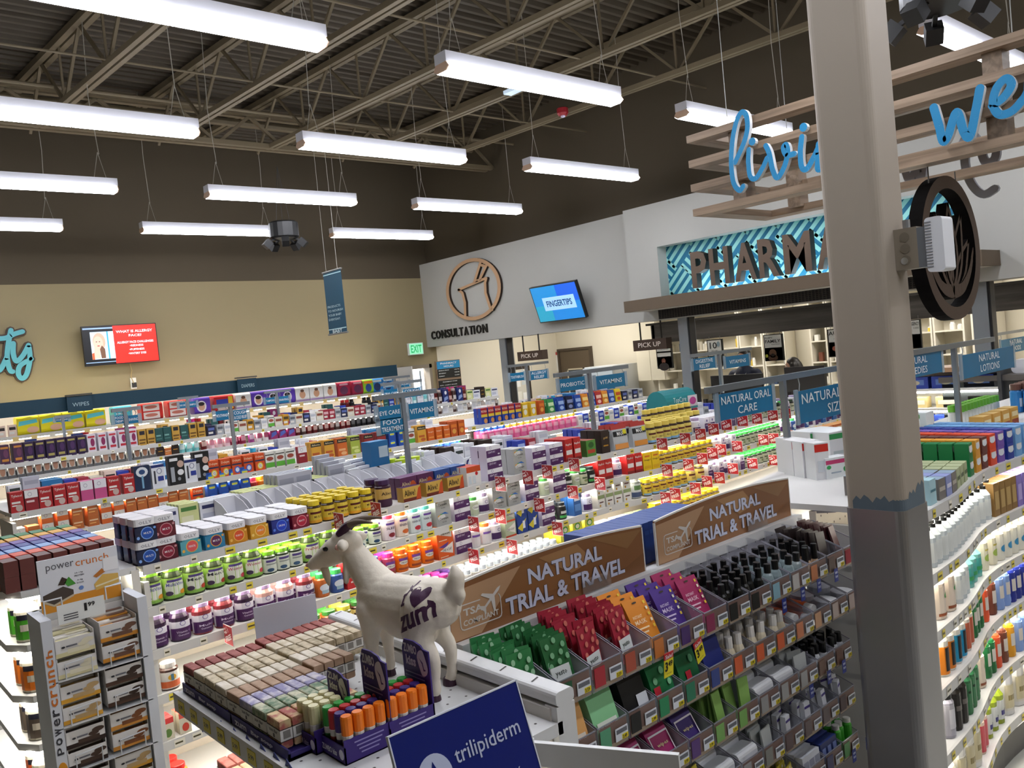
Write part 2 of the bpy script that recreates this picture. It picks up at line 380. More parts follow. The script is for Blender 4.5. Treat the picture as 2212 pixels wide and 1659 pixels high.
for j, x0 in enumerate((0.05, 1.42, 2.82, 4.28, 5.62, 6.95, 8.25)):
    f = lambda y: x0 - 0.07 * (y - 6.0)
    t = empty('roof_joist', (x0, 6.0, ZB), 'open-web steel roof joist, %s from the pharmacy wall' % nth(6 - j), 'joist', 'roof steel')
    b = MB(); ya, yb = -10.0, YG - 6.0
    angle_pair(b, (-0.07 * ya, ya, 0), (-0.07 * yb, yb, 0), 0.05, 0.055, M_STEEL, 0.012); b.build('bottom_chord', t)
    b = MB(); ya2 = YB - 6.05
    angle_pair(b, (-0.07 * ya, ya, ZT - ZB), (-0.07 * ya2, ya2, ZT - ZB), 0.06, 0.07, M_STEEL, 0.012); b.build('top_chord', t)
    k = 0; y = ya
    while y < yb - 0.6:
        b = MB(); P = lambda yy_, z_: (-0.07 * yy_, yy_, z_)
        b.bar(P(y, 0), P(y + 0.62, ZT - ZB), 0.03, 0.03, M_STEEL); b.bar(P(y + 0.62, ZT - ZB), P(y + 1.24, 0), 0.03, 0.03, M_STEEL); b.bar(P(y + 0.02, 0), P(y + 0.02, ZT - ZB), 0.022, 0.022, M_STEEL)
        b.build('web', t); y += 1.24
for k, (y, z, r) in enumerate(((6.2, 5.33, 0.012), (8.3, 5.33, 0.012), (4.3, 5.9, 0.012), (9.9, 5.55, 0.02), (10.95, 5.72, 0.055))):
    b = MB(); b.tube([(-4, 0, 0), (9.2, 0, 0)], r, M_STEEL, 8)
    o = b.build('ceiling_pipe' if k > 3 else 'bridging_rod', None, (0, y, z)); tag(o, ['thin steel bridging rod across the joists, nearest of the low pair', 'thin steel bridging rod across the joists nearer the girder', 'thin steel bridging rod high under the roof deck', 'thin conduit just in front of the truss girder', 'thick painted pipe running behind the truss girder'][k], 'pipe' if k > 3 else 'rod', 'roof steel')
# red alarm strobe and a small lit sensor hung from the joists
p = at(1216, 250, Z=5.2); t = empty('fire_alarm', p, 'red fire alarm strobe hung under the roof joist', 'alarm')
b = MB(); b.lathe([(0.05, 0), (0.075, 0.03), (0.075, 0.09), (0.06, 0.1)], '#8e1a22', 12); b.build('base', t)
b = MB(); b.box((-0.02, -0.02, -0.02), (0.02, 0.02, 0.0), mat('#e8e8ff', 0.2)); b.build('strobe', t)
p = at(1113, 198, Z=5.22); t = tag(MB().box((-0.06, -0.14, 0), (0.06, 0.14, 0.04), mat('#cfe3f5', 0.3, emit=0.5)).build('emergency_light', None, p), 'small pale blue fixture under the roof joist', 'lamp')

# ------------------------------------------------------------------ pharmacy room behind the counter
quadbox('wall_pharmacy_back', (12.5, -4, 0), (12.65, YB, 3.6), M_CREAM)
quadbox('ceiling_pharmacy', (9.45, -4, 3.2), (12.6, YB, 3.3), mat('#efeadb', 0.8))
quadbox('floor_pharmacy', (9.9, -4, 0), (12.5, 10.5, 0.2), mat('#9a958a', 0.5))
for y in (1.5, 4.5, 7.5, 10.9):
    t = empty('panel_light', (11.0, y, 3.17), 'flat ceiling panel light inside the pharmacy, %s from the back wall' % nth(int((10.9 - y) / 3)), 'lamp', 'pharmacy ceiling lights')
    MB().box((-0.6, -0.6, 0), (0.6, 0.6, 0.03), '#cccccc').build('frame', t); MB().box((-0.55, -0.55, -0.005), (0.55, 0.55, 0), mat('#fff9f0', emit=16.0)).build('diffuser', t)
# wall between consultation room and pharmacy, brown door, dark frame, fridge, cabinets
quadbox('wall_consultation', (9.5, 10.3, 0), (9.9, 10.42, 0.9), M_CREAM)
p0, p1 = at(1208, 761, X=12.45), at(1272, 752, X=12.45)
t = empty('pharmacy_door', (12.46, (p0.y + p1.y) / 2, 0.2), 'brown door with a barred window inside the pharmacy', 'door')
w = (p0.y - p1.y) / 2; h = 1.95
b = MB(); bd = mat('#5d5040', 0.5); b.box((0, -w, 0), (0.04, w, h), bd); b.build('leaf', t)
b = MB()
for a in ((-w - 0.05, -w, 0, h + 0.05), (w, w + 0.05, 0, h + 0.05), (-w, w, h, h + 0.05)): b.box((-0.03, a[0], a[2]), (0.04, a[1], a[3]), mat('#4a3f33', 0.5))
b.build('frame', t)
b = MB(); b.box((-0.012, -0.22, h - 1.15), (-0.006, 0.22, h - 0.4), mat('#394049', 0.15)); b.build('window', t)
b = MB(); wm = mat('#c9bfa8', 0.5)
for a in ((-0.24, -0.21, h - 1.17, h - 0.38), (0.21, 0.24, h - 1.17, h - 0.38), (-0.24, 0.24, h - 0.41, h - 0.38), (-0.24, 0.24, h - 1.17, h - 1.14)): b.box((-0.02, a[0], a[2]), (-0.005, a[1], a[3]), wm)
b.build('window_trim', t)
p0, p1 = at(1098, 790, Y=YB - 0.03), at(1142, 782, Y=YB - 0.03)
t = empty('notice_door', ((p0.x + p1.x) / 2, YB - 0.04, 0.0), 'dark framed door covered with paper notices left of pharmacy', 'door'); t['label'] = 'dark framed door covered with paper notices beyond the toothbrush sign'
w = (p1.x - p0.x) / 2; b = MB(); h = p0.z
b.box((-w, 0, 0), (w, 0.03, h), mat('#3b332c', 0.5)); b.build('frame', t)
b = MB(); b.box((-w + 0.09, -0.01, 0), (w - 0.09, -0.001, h - 0.1), mat('#d8d4c8', 0.4)); b.build('leaf', t)
b = MB()
for k, (x, z) in enumerate(((-0.17, h - 0.45), (0.02, h - 0.42), (-0.16, h - 0.85), (0.03, h - 0.88))): b.box((x, -0.014, z), (x + 0.15, -0.011, z + 0.3), ['#f4f4f2', '#cfd6d8', '#ece9df', '#f4f4f2'][k])
b.build('notice', t)
p = at(1325, 815, X=12.0); t = empty('refrigerator', (11.95, p.y, 0.2), 'white refrigerator behind the vitamins sign in the pharmacy', 'fridge')
b = MB(); b.rbox((-0.35, -0.38, 0.05), (0.35, 0.38, 1.6), 0.03, mat('#cfd3d6', 0.3)); b.build('body', t)
b = MB(); b.box((-0.38, -0.37, 0.07), (-0.355, 0.37, 1.12), mat('#dfe2e4', 0.25)); b.build('door', t)
b = MB(); b.box((-0.38, -0.37, 1.14), (-0.355, 0.37, 1.58), mat('#b9c6d2', 0.2)); b.build('freezer_door', t)
b = MB(); b.tube([(-0.4, 0.3, 0.6), (-0.4, 0.3, 1.05)], 0.012, '#8a8f94'); b.build('handle', t)
p = at(1405, 750, X=12.1); t = empty('wall_cabinet', (12.3, at(1403, 770, X=12.1).y, 1.45), 'pale wall cabinet beside the pharmacy shelving', 'cabinet')
MB().box((-0.18, -0.32, 0), (0.2, 0.3, 0.62), mat('#efe8d6', 0.5)).build('body', t)
for s_ in (-1, 1): o = MB().box((-0.2, -0.155, 0.01), (-0.185, 0.15, 0.61), mat('#e6dfcb', 0.5)).build('door', t); o.location.y = s_ * 0.157
p = at(1208, 778, X=12.45); o = MB().box((0, -0.14, 0), (0.02, 0.14, 0.42), '#f0efe9', side='#e6e6e6').box((-0.002, -0.14, 0.36), (0, 0.14, 0.42), '#b5484a').build('wall_notice', None, (12.45, at(1198, 790, X=12.45).y, 1.72)); tag(o, 'white notice with a red heading beside the brown door', 'notice')
t = empty('time_clock', (12.43, at(1188, 824, X=12.4).y, 1.28), 'small black-topped wall device left of the brown door', 'device'); t['label'] = 'small black-topped wall device below the red-headed notice'
MB().box((0, -0.1, 0), (0.06, 0.1, 0.1), '#d9d7d0').build('body', t); MB().box((-0.01, -0.11, 0.1), (0.06, 0.11, 0.19), '#222222').build('display', t)
# dark wood valance inside, hung from the ceiling
t = empty('wood_valance', (10.9, 5.2, 2.14), 'dark grey wood valance hung over the pharmacy counter', 'valance')
M_VAL = wood('surface_greywood', '#2c2a28', '#4a4644', 'Y', 2.0)
MB().box((0, -3.9, 0), (0.06, 3.6, 0.30), M_VAL).build('front_board', t); MB().box((0, 3.55, 0), (1.0, 3.62, 0.30), M_VAL).build('end_board', t); MB().box((-0.03, -3.9, 0.30), (0.1, 3.7, 0.335), mat('#262320', 0.5)).build('top_trim', t)
for y in (-3, 0, 3): MB().box((0.01, y, 0.33), (0.03, y + 0.02, 1.03), '#777777').build('hanger', t)
# dispensary shelving with bottles
M_SHW = mat('#ece6d6', 0.5)
def rx_shelf(y0, y1, label, z0=0.2, z1=2.6, seed=0):
    rnd = random.Random(seed)
    t = empty('pharmacy_shelving', (12.3, (y0 + y1) / 2, z0), label, 'shelving', 'dispensary shelving')
    w = (y1 - y0) / 2; b = MB(); b.box((0.17, -w, 0), (0.19, w, z1 - z0), M_SHW); b.build('back_panel', t)
    for y in (-w, w - 0.025): MB().box((-0.15, y, 0), (0.17, y + 0.025, z1 - z0), M_SHW).build('side_panel', t)
    zs = [0.75 + 0.33 * k for k in range(6)]
    for z in zs:
        MB().box((-0.15, -w + 0.025, z - 0.02), (0.17, w - 0.025, z), M_SHW).build('shelf', t)
        y = -w + 0.05
        while y < w - 0.1:
            if rnd.random() < 0.6:
                h_ = rnd.uniform(0.07, 0.16); cl = rnd.choice(['#f4f2ea', '#f4f2ea', '#d9d2c2', '#3a4a6a', '#7a4a3a', '#e8c84a', '#222222', '#4a7a5a'])
                b = MB(); wd_ = rnd.uniform(0.04, 0.075)
                if rnd.random() < 0.5: b.lathe([(wd_ / 2, 0, cl), (wd_ / 2, h_ * 0.75, '#f7f6f2'), (wd_ * 0.36, h_ * 0.8, '#f7f6f2'), (wd_ * 0.36, h_, '#f7f6f2')], cl, 8)
                else: b.box((-wd_ / 2, -wd_ / 2, 0), (wd_ / 2, wd_ / 2, h_), cl)
                o = b.build('medicine_bottle', None, (12.3 - rnd.uniform(0.03, 0.09), (y0 + y1) / 2 + y + wd_ / 2, z0 + z + 0.001))
                tag(o, 'small medicine pack on the dispensary shelves behind the pharmacy counter', 'medicine', 'medicine packs on the dispensary shelves')
                y += wd_ + rnd.uniform(0.005, 0.03)
            else: y += rnd.uniform(0.06, 0.2)
    return t
for k, (pa, pb) in enumerate(((1600, 1500), (1652, 1602), (1700, 1654), (1792, 1755), (1850, 1794), (2020, 1930), (2090, 2022), (2160, 2105))):
    ya, yb = at(pa, 760, X=12.2).y, at(pb, 760, X=12.2).y
    rx_shelf(ya, yb, 'white dispensary shelving unit, %s from the fridge' % nth(k), seed=k + 3)
ya, yb = at(1478, 760, X=12.2).y, at(1420, 760, X=12.2).y
rx_shelf(ya, yb, 'white shelving unit beside the fridge with few packs', seed=50)
# counter
t = empty('pharmacy_counter', (9.75, 5.0, 0), 'long pale pharmacy counter behind the aisles', 'counter')
MB().box((-0.3, -4.5, 0), (0.3, 3.5, 1.08), mat('#8d8577', 0.5)).build('body', t); MB().box((-0.36, -4.6, 1.08), (0.4, 3.6, 1.12), mat('#cbc4b5', 0.4)).build('countertop', t)
# monitors on the counter
def monitor(y, z, label, w=0.55, x=9.75):
    t = empty('computer_monitor', (x, y, 1.12), label, 'monitor', 'monitors on the pharmacy counter')
    h = z - 1.12
    MB().box((-0.02, -w / 2, h), (0.03, w / 2, h + 0.32), mat('#16171a', 0.35)).build('screen', t)
    MB().box((0.03, -0.03, 0.02), (0.06, 0.03, h + 0.12), '#202226').build('stem', t); MB().rbox((-0.1, -0.12, 0), (0.16, 0.12, 0.02), 0.03, mat('#202226')).build('base', t)
monitor(at(1590, 815, X=9.75).y, 1.3, 'black monitor in front of the pharmacist in navy', 0.8); monitor(at(1738, 800, X=9.75).y, 1.36, 'black monitor in front of the woman with long hair')
monitor(at(1930, 790, X=9.75).y, 1.33, 'black monitor beside the big lotus medallion')
# ================================================================== SIGNS, SCREENS, HANGING THINGS
UXB, UXP, UZ = (1, 0, 0), (0, -1, 0), (0, 0, 1)     # reading direction on the back wall / on the pharmacy wall
def ribbon(b, pts, w, put, d0, d1, m_face, m_side, n=8):
    # a flat stroke WIDTH w along 2-D points; put(u, v, d) gives the place, d0..d1 its thickness
    for k, p in enumerate(pts):
        ww = w(k / max(1, len(pts) - 1)) if callable(w) else w
        ring = [(p[0] + ww / 2 * math.cos(2 * PI * q / n), p[1] + ww / 2 * math.sin(2 * PI * q / n)) for q in range(n)]
        dd = d1; d1 = dd + .0003 * (k % 5) + .00015
        b.poly([put(x, y, d1) for x, y in ring], m_face)
        for q in range(n):
            a, c = ring[q], ring[(q + 1) % n]; b.poly([put(*a, d0), put(*c, d0), put(*c, d1), put(*a, d1)], m_side)
        if k + 1 < len(pts):
            w2 = w((k + 1) / (len(pts) - 1)) if callable(w) else w
            q = pts[k + 1]; dx, dy = q[0] - p[0], q[1] - p[1]; L = math.hypot(dx, dy) or 1; nx, ny = -dy / L, dx / L
            f = [(p[0] + nx * ww / 2, p[1] + ny * ww / 2), (p[0] - nx * ww / 2, p[1] - ny * ww / 2), (q[0] - nx * w2 / 2, q[1] - ny * w2 / 2), (q[0] + nx * w2 / 2, q[1] + ny * w2 / 2)]
            b.poly([put(*a, d1 - .00015) for a in f], m_face)
            b.poly([put(*f[0], d0), put(*f[3], d0), put(*f[3], d1), put(*f[0], d1)], m_side); b.poly([put(*f[1], d0), put(*f[2], d0), put(*f[2], d1), put(*f[1], d1)], m_side)
        d1 = dd
def spline(pts, sub=4):
    out = []
    n = len(pts)
    for i in range(n - 1):
        p0, p1, p2, p3 = pts[max(i - 1, 0)], pts[i], pts[i + 1], pts[min(i + 2, n - 1)]
        for k in range(sub):
            t = k / sub
            out.append(tuple(0.5 * ((2 * b_) + (-a_ + c_) * t + (2 * a_ - 5 * b_ + 4 * c_ - d_) * t * t + (-a_ + 3 * b_ - 3 * c_ + d_) * t ** 3) for a_, b_, c_, d_ in zip(p0, p1, p2, p3)))
    out.append(tuple(pts[-1])); return out
def annulus(b, c, r0, r1, put, d0, d1, mf, ms, n=40, a0=0.0, a1=2 * PI):
    for k in range(n):
        t, u = a0 + (a1 - a0) * k / n, a0 + (a1 - a0) * (k + 1) / n
        P = lambda r, a: (c[0] + r * math.cos(a), c[1] + r * math.sin(a))
        b.poly([put(*P(r0, t), d1), put(*P(r1, t), d1), put(*P(r1, u), d1), put(*P(r0, u), d1)], mf)
        for r in (r0, r1): b.poly([put(*P(r, t), d0), put(*P(r, u), d0), put(*P(r, u), d1), put(*P(r, t), d1)], ms, True)
# --- script wall sign "beauty" whose last two letters the photo shows, on the back wall
t = empty('script_letters', (2.4, YB, 2.5), 'teal script letters with brown rims on the beige back wall', 'wall letters')
def tyP(px, py): p = at(px, py, Y=YB); return (p.x - 2.4, p.z - 2.5)
put = lambda u, v, d: (u, -d, v)
for strokes, nm in ((([(22, 714), (16, 745), (14, 775), (20, 800), (26, 803)], [(-14, 732), (10, 731), (30, 722), (47, 717)]), 't'), (([(27, 742), (27, 765), (34, 781), (48, 768), (60, 746)], [(60, 746), (63, 775), (56, 808), (46, 818), (38, 808), (42, 790), (66, 776)]), 'y'), (([(-50, 742), (-48, 790), (-30, 800), (-18, 745), (-16, 790), (-2, 800), (14, 770)],), 'u')):
    b = MB(); b2 = MB()
    for s_ in strokes:
        q = spline([tyP(*p) for p in s_]); ribbon(b, q, 0.105, put, 0.005, 0.03, mat('#4a3a2e', 0.6), mat('#3a2c22', 0.6)); ribbon(b2, q, 0.062, put, 0.03, 0.05, mat('#5aa7b0', 0.5), mat('#4a8a94', 0.5))
    o = b.build('letter', t); b2.build('letter_face', o)
# --- screens
def screen(name, tl, tr, bl, label, depth=0.05, cat='screen'):
    tl, tr, bl = Vector(tl), Vector(tr), Vector(bl)
    ux = (tr - tl).normalized(); uz = (tl - bl); uz = (uz - ux * uz.dot(ux)).normalized(); nn = ux.cross(uz)
    W, H = (tr - tl).length, (tl - bl).dot(uz)
    o = empty(name, (0, 0, 0), label, cat); o.matrix_world = Matrix(((ux.x, -nn.x, uz.x, bl.x), (ux.y, -nn.y, uz.y, bl.y), (ux.z, -nn.z, uz.z, bl.z), (0, 0, 0, 1)))
    return o, W, H      # local x right, local -y towards the reader, z up
def em(c, k=1.0): return mat(c, 0.3, emit=SCREEN * k)
t, W, H = screen('wall_television', at(180, 707, Y=12.56), at(337, 699, Y=12.56), at(187, 790, Y=12.56), 'wall television with a red page about allergy face')
MB().rbox((-0.012, 0, -0.012), (W + 0.012, 0.05, H + 0.012), 0.006, mat('#08080a', 0.3), axis=1).build('casing', t)
b = MB(); F = lambda u0, v0, u1, v1, m, y=-0.002: b.box((u0 * W, y, v0 * H), (u1 * W, y + 0.0015, v1 * H), m)
b.box((0, -0.001, 0), (W, 0, H), em('#05060c')); F(0, 0.93, .4, .97, em('#9ab8e0', .6)); F(0, 0.05, .4, .07, em('#9ab8e0', .6)); F(0.4, 0.0, 1, 1, em('#e0281c')); F(0.09, 0.14, 0.405, 0.86, em('#cfe0ef')); F(0.31, 0.14, 0.33, 0.86, em('#3aa0e0'), -0.003)
b.build('screen', t)
b = MB(); sk = em('#e0b8a4'); hr = em('#6a4a38')
def disc(cx, cz, rx, rz, m, y): b.poly([(W * cx + rx * math.cos(2 * PI * k / 20), y, H * cz + rz * math.sin(2 * PI * k / 20)) for k in range(20)], m)
disc(.2, .6, .085, .125, em('#c9a58e'), -0.004); disc(.185, .56, .065, .1, sk, -0.0045); b.poly([(W * x, -0.0046, H * z) for x, z in ((.23, .5), (.27, .4), (.27, .16), (.21, .16), (.2, .4))], hr)
b.poly([(W * x, -0.0048, H * z) for x, z in ((.1, .16), (.2, .16), (.2, .38), (.17, .52), (.13, .5), (.12, .35))], sk); disc(.165, .6, .01, .006, em('#5a3a34'), -.005); disc(.205, .6, .01, .006, em('#5a3a34'), -.005); disc(.187, .49, .018, .007, em('#b0443c'), -.005); b.poly([(W * x, -0.0049, H * z) for x, z in ((.09, .14), (.12, .14), (.12, .32), (.09, .3))], em('#c05a30'))
b.build('picture', t)
b = MB(); wt = em('#ffeef4')
for s_, u0, u1, v0, v1 in (('WHAT IS ALLERGY', .44, .95, .80, .87), ('FACE?', .61, .79, .69, .755), ('ALLERGY FACE CHALLENGES', .44, .95, .515, .575), ('•REDNESS', .61, .80, .42, .475), ('•PUFFINESS', .6, .81, .315, .37), ('•WATERY EYES', .58, .83, .21, .265)):
    b.text(s_, (u0 * W, -0.004, v0 * H), (1, 0, 0), UZ, (u1 - u0) * W, (v1 - v0) * H, wt, bold=0.02)
b.build('lettering', t)
b = MB(); p = [(W * .6, 0.06, -0.02), (W * .62, 0.07, -.12), (W * .6, 0.08, -.2), (W * .63, 0.09, -.3)]; b.tube(p, 0.007, mat('#a08a5a'), 5); b.build('power_cord', t)
p = at(288, 828, Y=YB); t = empty('wall_socket', (p.x, YB, p.z), 'white wall socket below the red television', 'socket'); MB().box((-0.04, -0.012, -0.08), (0.04, 0, 0.08), '#d8d6cc').build('plate', t); MB().box((-0.025, -0.05, -0.06), (0.03, -0.012, 0.01), '#1c1c1c').build('plug', t)
t, W, H = screen('angled_television', at(1152, 623, X=8.83), at(1249, 607, X=8.83), at(1168, 696, X=9.0), 'blue television tilted forward reading FINGERTIPS on the pharmacy wall')
MB().rbox((-0.015, 0, -0.015), (W + 0.015, 0.06, H + 0.015), 0.006, mat('#0a0a0c', 0.3), axis=1).build('casing', t)
b = MB(); b.box((0, -0.001, 0), (W, 0, H), em('#1579c4')); F(.55, .5, 1, 1, em('#1557c8')); F(0, .45, .55, 1, em('#1a7fc0')); F(0, 0, .35, .45, em('#2090b0')); F(0.2, .3, 0.9, .68, em('#9cc6ee', .9), -0.003); b.build('screen', t)
b = MB(); b.text('FINGERTIPS', (W * .27, -.0045, H * .4), (1, 0, 0), UZ, W * .56, H * .18, em('#0d4f7c', .5), bold=0.03); b.build('lettering', t)
b = MB(); b.bar((W * .5, 0.06, H * .45), (W * .5, 0.2, H * .4), .1, .1, '#222222'); b.build('wall_bracket', t)
# --- consultation lettering and mortar emblem
t = empty('consultation_letters', (XP, 11.7, 2.6), 'black raised CONSULTATION letters on the white bulkhead', 'wall letters')
p0 = at(934, 735, X=XP); p1 = at(1057, 719, X=XP); wC = p0.y - p1.y; x = 0
adv = dict(zip('CONSULTAI', (.66, .8, .76, .56, .7, .5, .6, .72, .28))); tot = sum(adv[c] for c in 'CONSULTATION')
for ch in 'CONSULTATION':
    w = adv[ch] / tot * wC; b = MB(); b.text(ch, (0, p0.y - 11.7 - x - w * .08, p0.z - 2.6 + 0.01), UXP, UZ, w * (.78 if ch != 'I' else .4), 0.15, mat('#17130f', 0.5), bold=0.012, depth=0.03, smt=mat('#17130f', .6)); b.build('letter', t); x += w
t = empty('mortar_emblem', (XP - .003, 11.15, 3.37), 'round tan mortar and pestle emblem on the white bulkhead', 'emblem'); t.location.z = at(1025, 625, X=XP).z; t.location.y = at(1025, 625, X=XP).y
putp = lambda u, v, d: (-d, -u * 1.42, v)
TAN = mat('#b3906f', 0.45); DK = mat('#2a1c12', 0.6); R_ = 0.53
b = MB(); annulus(b, (0, 0), R_ - 0.06, R_, putp, 0, .045, TAN, DK, 48); b.build('ring', t)
b = MB()
for s_ in ([(-.27, .04), (.2, .13), (.28, .14), (.25, .07), (.24, -.1), (.3, -.36), (.33, -.4)], [(-.27, .04), (-.2, -.03), (-.17, -.2), (-.19, -.45)], [(.04, .1), (.2, .42)], [(.14, .12), (.31, .36)], [(.06, .13), (.14, .13)], [(.22, .37), (.28, .34)]):
    ribbon(b, s_, 0.045, putp, 0, .045, TAN, DK)
b.build('mortar_outline', t)
# --- exit sign, hours board
p = at(895, 755, Y=YB); t = empty('exit_sign', (p.x, YB - .01, p.z - .1), 'small green lit exit sign above the open doorway', 'exit sign')
b = MB(); b.box((-.16, -.05, 0), (.16, 0, .22), '#d7dbd7').build('casing', t); b = MB(); b.box((-.145, -.054, .015), (.145, -.051, .205), em('#8fe0b4', 1.0)); b.build('face', t)
b = MB(); b.text('EXIT', (-.12, -.057, .04), UXB, UZ, .24, .14, em('#1f9a5f'), bold=.02); b.build('lettering', t)
p0, p1 = at(943, 783, Y=YB - .03), at(998, 850, Y=YB - .03); W = p1.x - p0.x + .04; H = p0.z - p1.z + .02
t = empty('hours_board', (p0.x - .02, YB - .032, p1.z), 'pharmacy hours board with blue heading and two black panels', 'notice board')
MB().box((0, 0, 0), (W, .03, H), wood('surface_boardwood', '#7a6552', '#93795f', 'X')).build('backboard', t)
b = MB(); b.box((.03 * W, -.01, .77 * H), (.97 * W, 0, .985 * H), '#1a86bd'); b.box((.03 * W, -.01, .5 * H), (.97 * W, 0, .77 * H), '#101010'); b.box((.03 * W, -.01, .1 * H), (.97 * W, 0, .44 * H), '#101010'); b.box((.03 * W, -.01, .015 * H), (.97 * W, 0, .1 * H), '#1a86bd'); b.build('panels', t)
b = MB()
for s_, u0, u1, v0, v1 in (('PHARMACY', .16, .84, .895, .95), ('HOURS', .3, .7, .81, .865), ('MONDAY-FRIDAY', .07, .5, .71, .735), ('9AM-7PM', .72, .92, .71, .735), ('SATURDAY', .07, .36, .63, .655), ('9AM-5PM', .72, .92, .63, .655), ('SUNDAY', .07, .3, .55, .575), ('CLOSED', .72, .92, .55, .575), ('PHARMACY STAFF', .2, .8, .38, .405), ('KATIE L. - PHARMACY MANAGER', .07, .78, .29, .31), ('JENNIFER N. - STAFF PHARMACIST', .07, .82, .22, .24)):
    b.text(s_, (u0 * W, -.013, v0 * H), UXB, UZ, (u1 - u0) * W, (v1 - v0) * H, mat('#e9eef0'), bold=.01)
for k in range(7): b.poly([(W * (.05 + .13 * k), -.013, .02 * H), (W * (.09 + .13 * k), -.013, .02 * H), (W * (.17 + .13 * k), -.013, .095 * H), (W * (.13 + .13 * k), -.013, .095 * H)], '#a8dbe6')
b.build('lettering', t)
# --- pick up signs
for k, (pa, pb, lab) in enumerate(((1117, 1172, 'brown PICK UP sign hanging beside the brown pharmacy door'), (1367, 1440, 'brown PICK UP sign hanging beside the long brown canopy'))):
    y0, y1 = at(pa, 762 - 24 * k, X=9.02).y, at(pb, 772 - 22 * k, X=9.02).y; W = y0 - y1; t = empty('pick_up_sign', (9.02, (y0 + y1) / 2, 2.065), lab, 'hanging sign', 'pick up signs')
    MB().box((0, -W / 2, 0), (.12, W / 2, .15), mat('#3d2c20', .5)).build('sign_box', t)
    b = MB(); b.text('PICK UP', (-.004, W * .34, .045), UXP, UZ, W * .68, .065, mat('#d9cfc2'), bold=.012); b.build('lettering', t)
    for y in (W * .33, -W * .3): MB().tube([(.06, y, .15), (.06, y, .41)], .012, '#17130f', 6).build('rod', t)
# --- posters hung in the pharmacy
def poster(tl, br, X, label, fn):
    p0, p1 = at(*tl, X=X), at(*br, X=X); W = p0.y - p1.y; H = p0.z - p1.z
    t = empty('hanging_poster', (X, (p0.y + p1.y) / 2, p1.z), label, 'poster', 'posters over the pharmacy counter')
    MB().box((0, -W / 2, 0), (.03, W / 2, H), '#121212').build('frame', t)
    b = MB(); Q = lambda u0, v0, u1, v1, m, e=.003: b.poly([(-e, W * (.5 - u0), v0 * H), (-e, W * (.5 - u1), v0 * H), (-e, W * (.5 - u1), v1 * H), (-e, W * (.5 - u0), v1 * H)], m)
    E_ = lambda cx, cz, rx, rz, m, e=.006: b.poly([(-e, W * (.5 - cx) - rx * W * math.cos(2 * PI * k / 16), H * cz + rz * H * math.sin(2 * PI * k / 16)) for k in range(16)], m)
    T_ = lambda s_, u0, v0, u1, v1, m: b.text(s_, (-.006, W * (.5 - u0), v0 * H), UXP, UZ, (u1 - u0) * W, (v1 - v0) * H, m, bold=.012)
    Q(.06, .03, .94, .97, '#e9ecee'); fn(Q, E_, T_); b.build('print', t)
    for y in (-W * .35, W * .35): MB().tube([(.015, y, H), (.015, y, H + max(.05, 2.16 - p1.z - H))], .003, '#777777', 4).build('wire', t)
K = '#20242a'
poster((1416, 746), (1454, 795), 10.7, 'poster with a woman photo under the PHARMACY heading', lambda Q, E, T: (T('PHARMACY', .1, .86, .9, .92, K), T('at your fingertips', .2, .78, .8, .81, K), Q(.06, .66, .94, .72, '#c9d4da'), Q(.06, .03, .94, .5, '#cfd6d9'), E(.45, .32, .13, .11, '#7a4a3a'), E(.45, .08, .32, .17, '#2a2226')))
poster((1526, 735), (1564, 790), 10.7, 'poster with a big 10 above fresh vegetables', lambda Q, E, T: (T('10', .2, .66, .66, .9, K), E(.76, .82, .1, .1, '#8fa6b8'), T('GROCERY', .28, .56, .72, .6, K), Q(.06, .03, .94, .4, '#5a7a34'), E(.3, .25, .18, .12, '#b83a2a'), E(.65, .2, .2, .12, '#d9a03a')))
poster((1648, 724), (1694, 778), 10.7, 'poster reading PUPPY FAMILY with a brown dog', lambda Q, E, T: (T('PUPPY', .1, .84, .5, .9, '#555b60'), T('FAMILY', .1, .68, .9, .8, K), T('nutrition', .42, .6, .86, .65, '#888e92'), Q(.06, .03, .94, .5, '#46662e'), E(.45, .28, .2, .16, '#6a4a34'), E(.45, .12, .26, .12, '#5a3d2a'), E(.45, .22, .09, .06, '#241812', .008), E(.12, .2, .08, .07, '#c8cc50')))
poster((1786, 712), (1836, 769), 10.7, 'poster starting with AUT beside the big column', lambda Q, E, T: (T('AUTO', .08, .78, .92, .92, K), T('AND MORE', .3, .62, .7, .67, '#666666'), Q(.06, .03, .94, .5, '#c9a8a0'), E(.4, .3, .2, .1, '#b86a5a'), E(.6, .18, .2, .1, '#d98a70'), Q(.06, .5, .94, .53, '#6aa6c8')))
poster((1956, 692), (1992, 752), 10.7, 'poster ending in CY between column and lotus medallion', lambda Q, E, T: (T('EMERGENCY', .08, .8, .92, .92, K), T('CARE', .5, .68, .9, .74, '#777777'), Q(.06, .03, .94, .5, '#a9b6cc')))
# --- baby banner
p0 = at(698, 590, X=5.45); p1 = at(736, 584, X=5.45); W = p0.y - p1.y; zb = at(714, 723, X=5.45).z; H = p0.z - zb
t = empty('hanging_banner', (5.45, (p0.y + p1.y) / 2, zb), 'narrow teal banner reading BABY hanging over the aisles', 'banner')
BN = mat('#114358', .6)
MB().box((-.003, -W / 2, 0), (.003, W / 2, H), BN).build('cloth', t)
b = MB()
for v in (.07, .945): b.box((-.006, -W / 2, H * v), (-.004, W / 2, H * v + .012), '#a9cfd6')
for k, s_ in enumerate(('PRODUCTS', 'TO NOURISH', 'YOUR BABY', 'EVERYDAY.')): b.text(s_, (-.006, W * .42, H * (.42 - .068 * k)), UXP, UZ, W * (.72, .84, .74, .66)[k], H * .035, '#b9d2d6')
b.text('BABY', (-.006, W * .27, .012), UXP, UZ, W * .54, .05, '#d3e4e6', bold=.01); b.build('lettering', t)
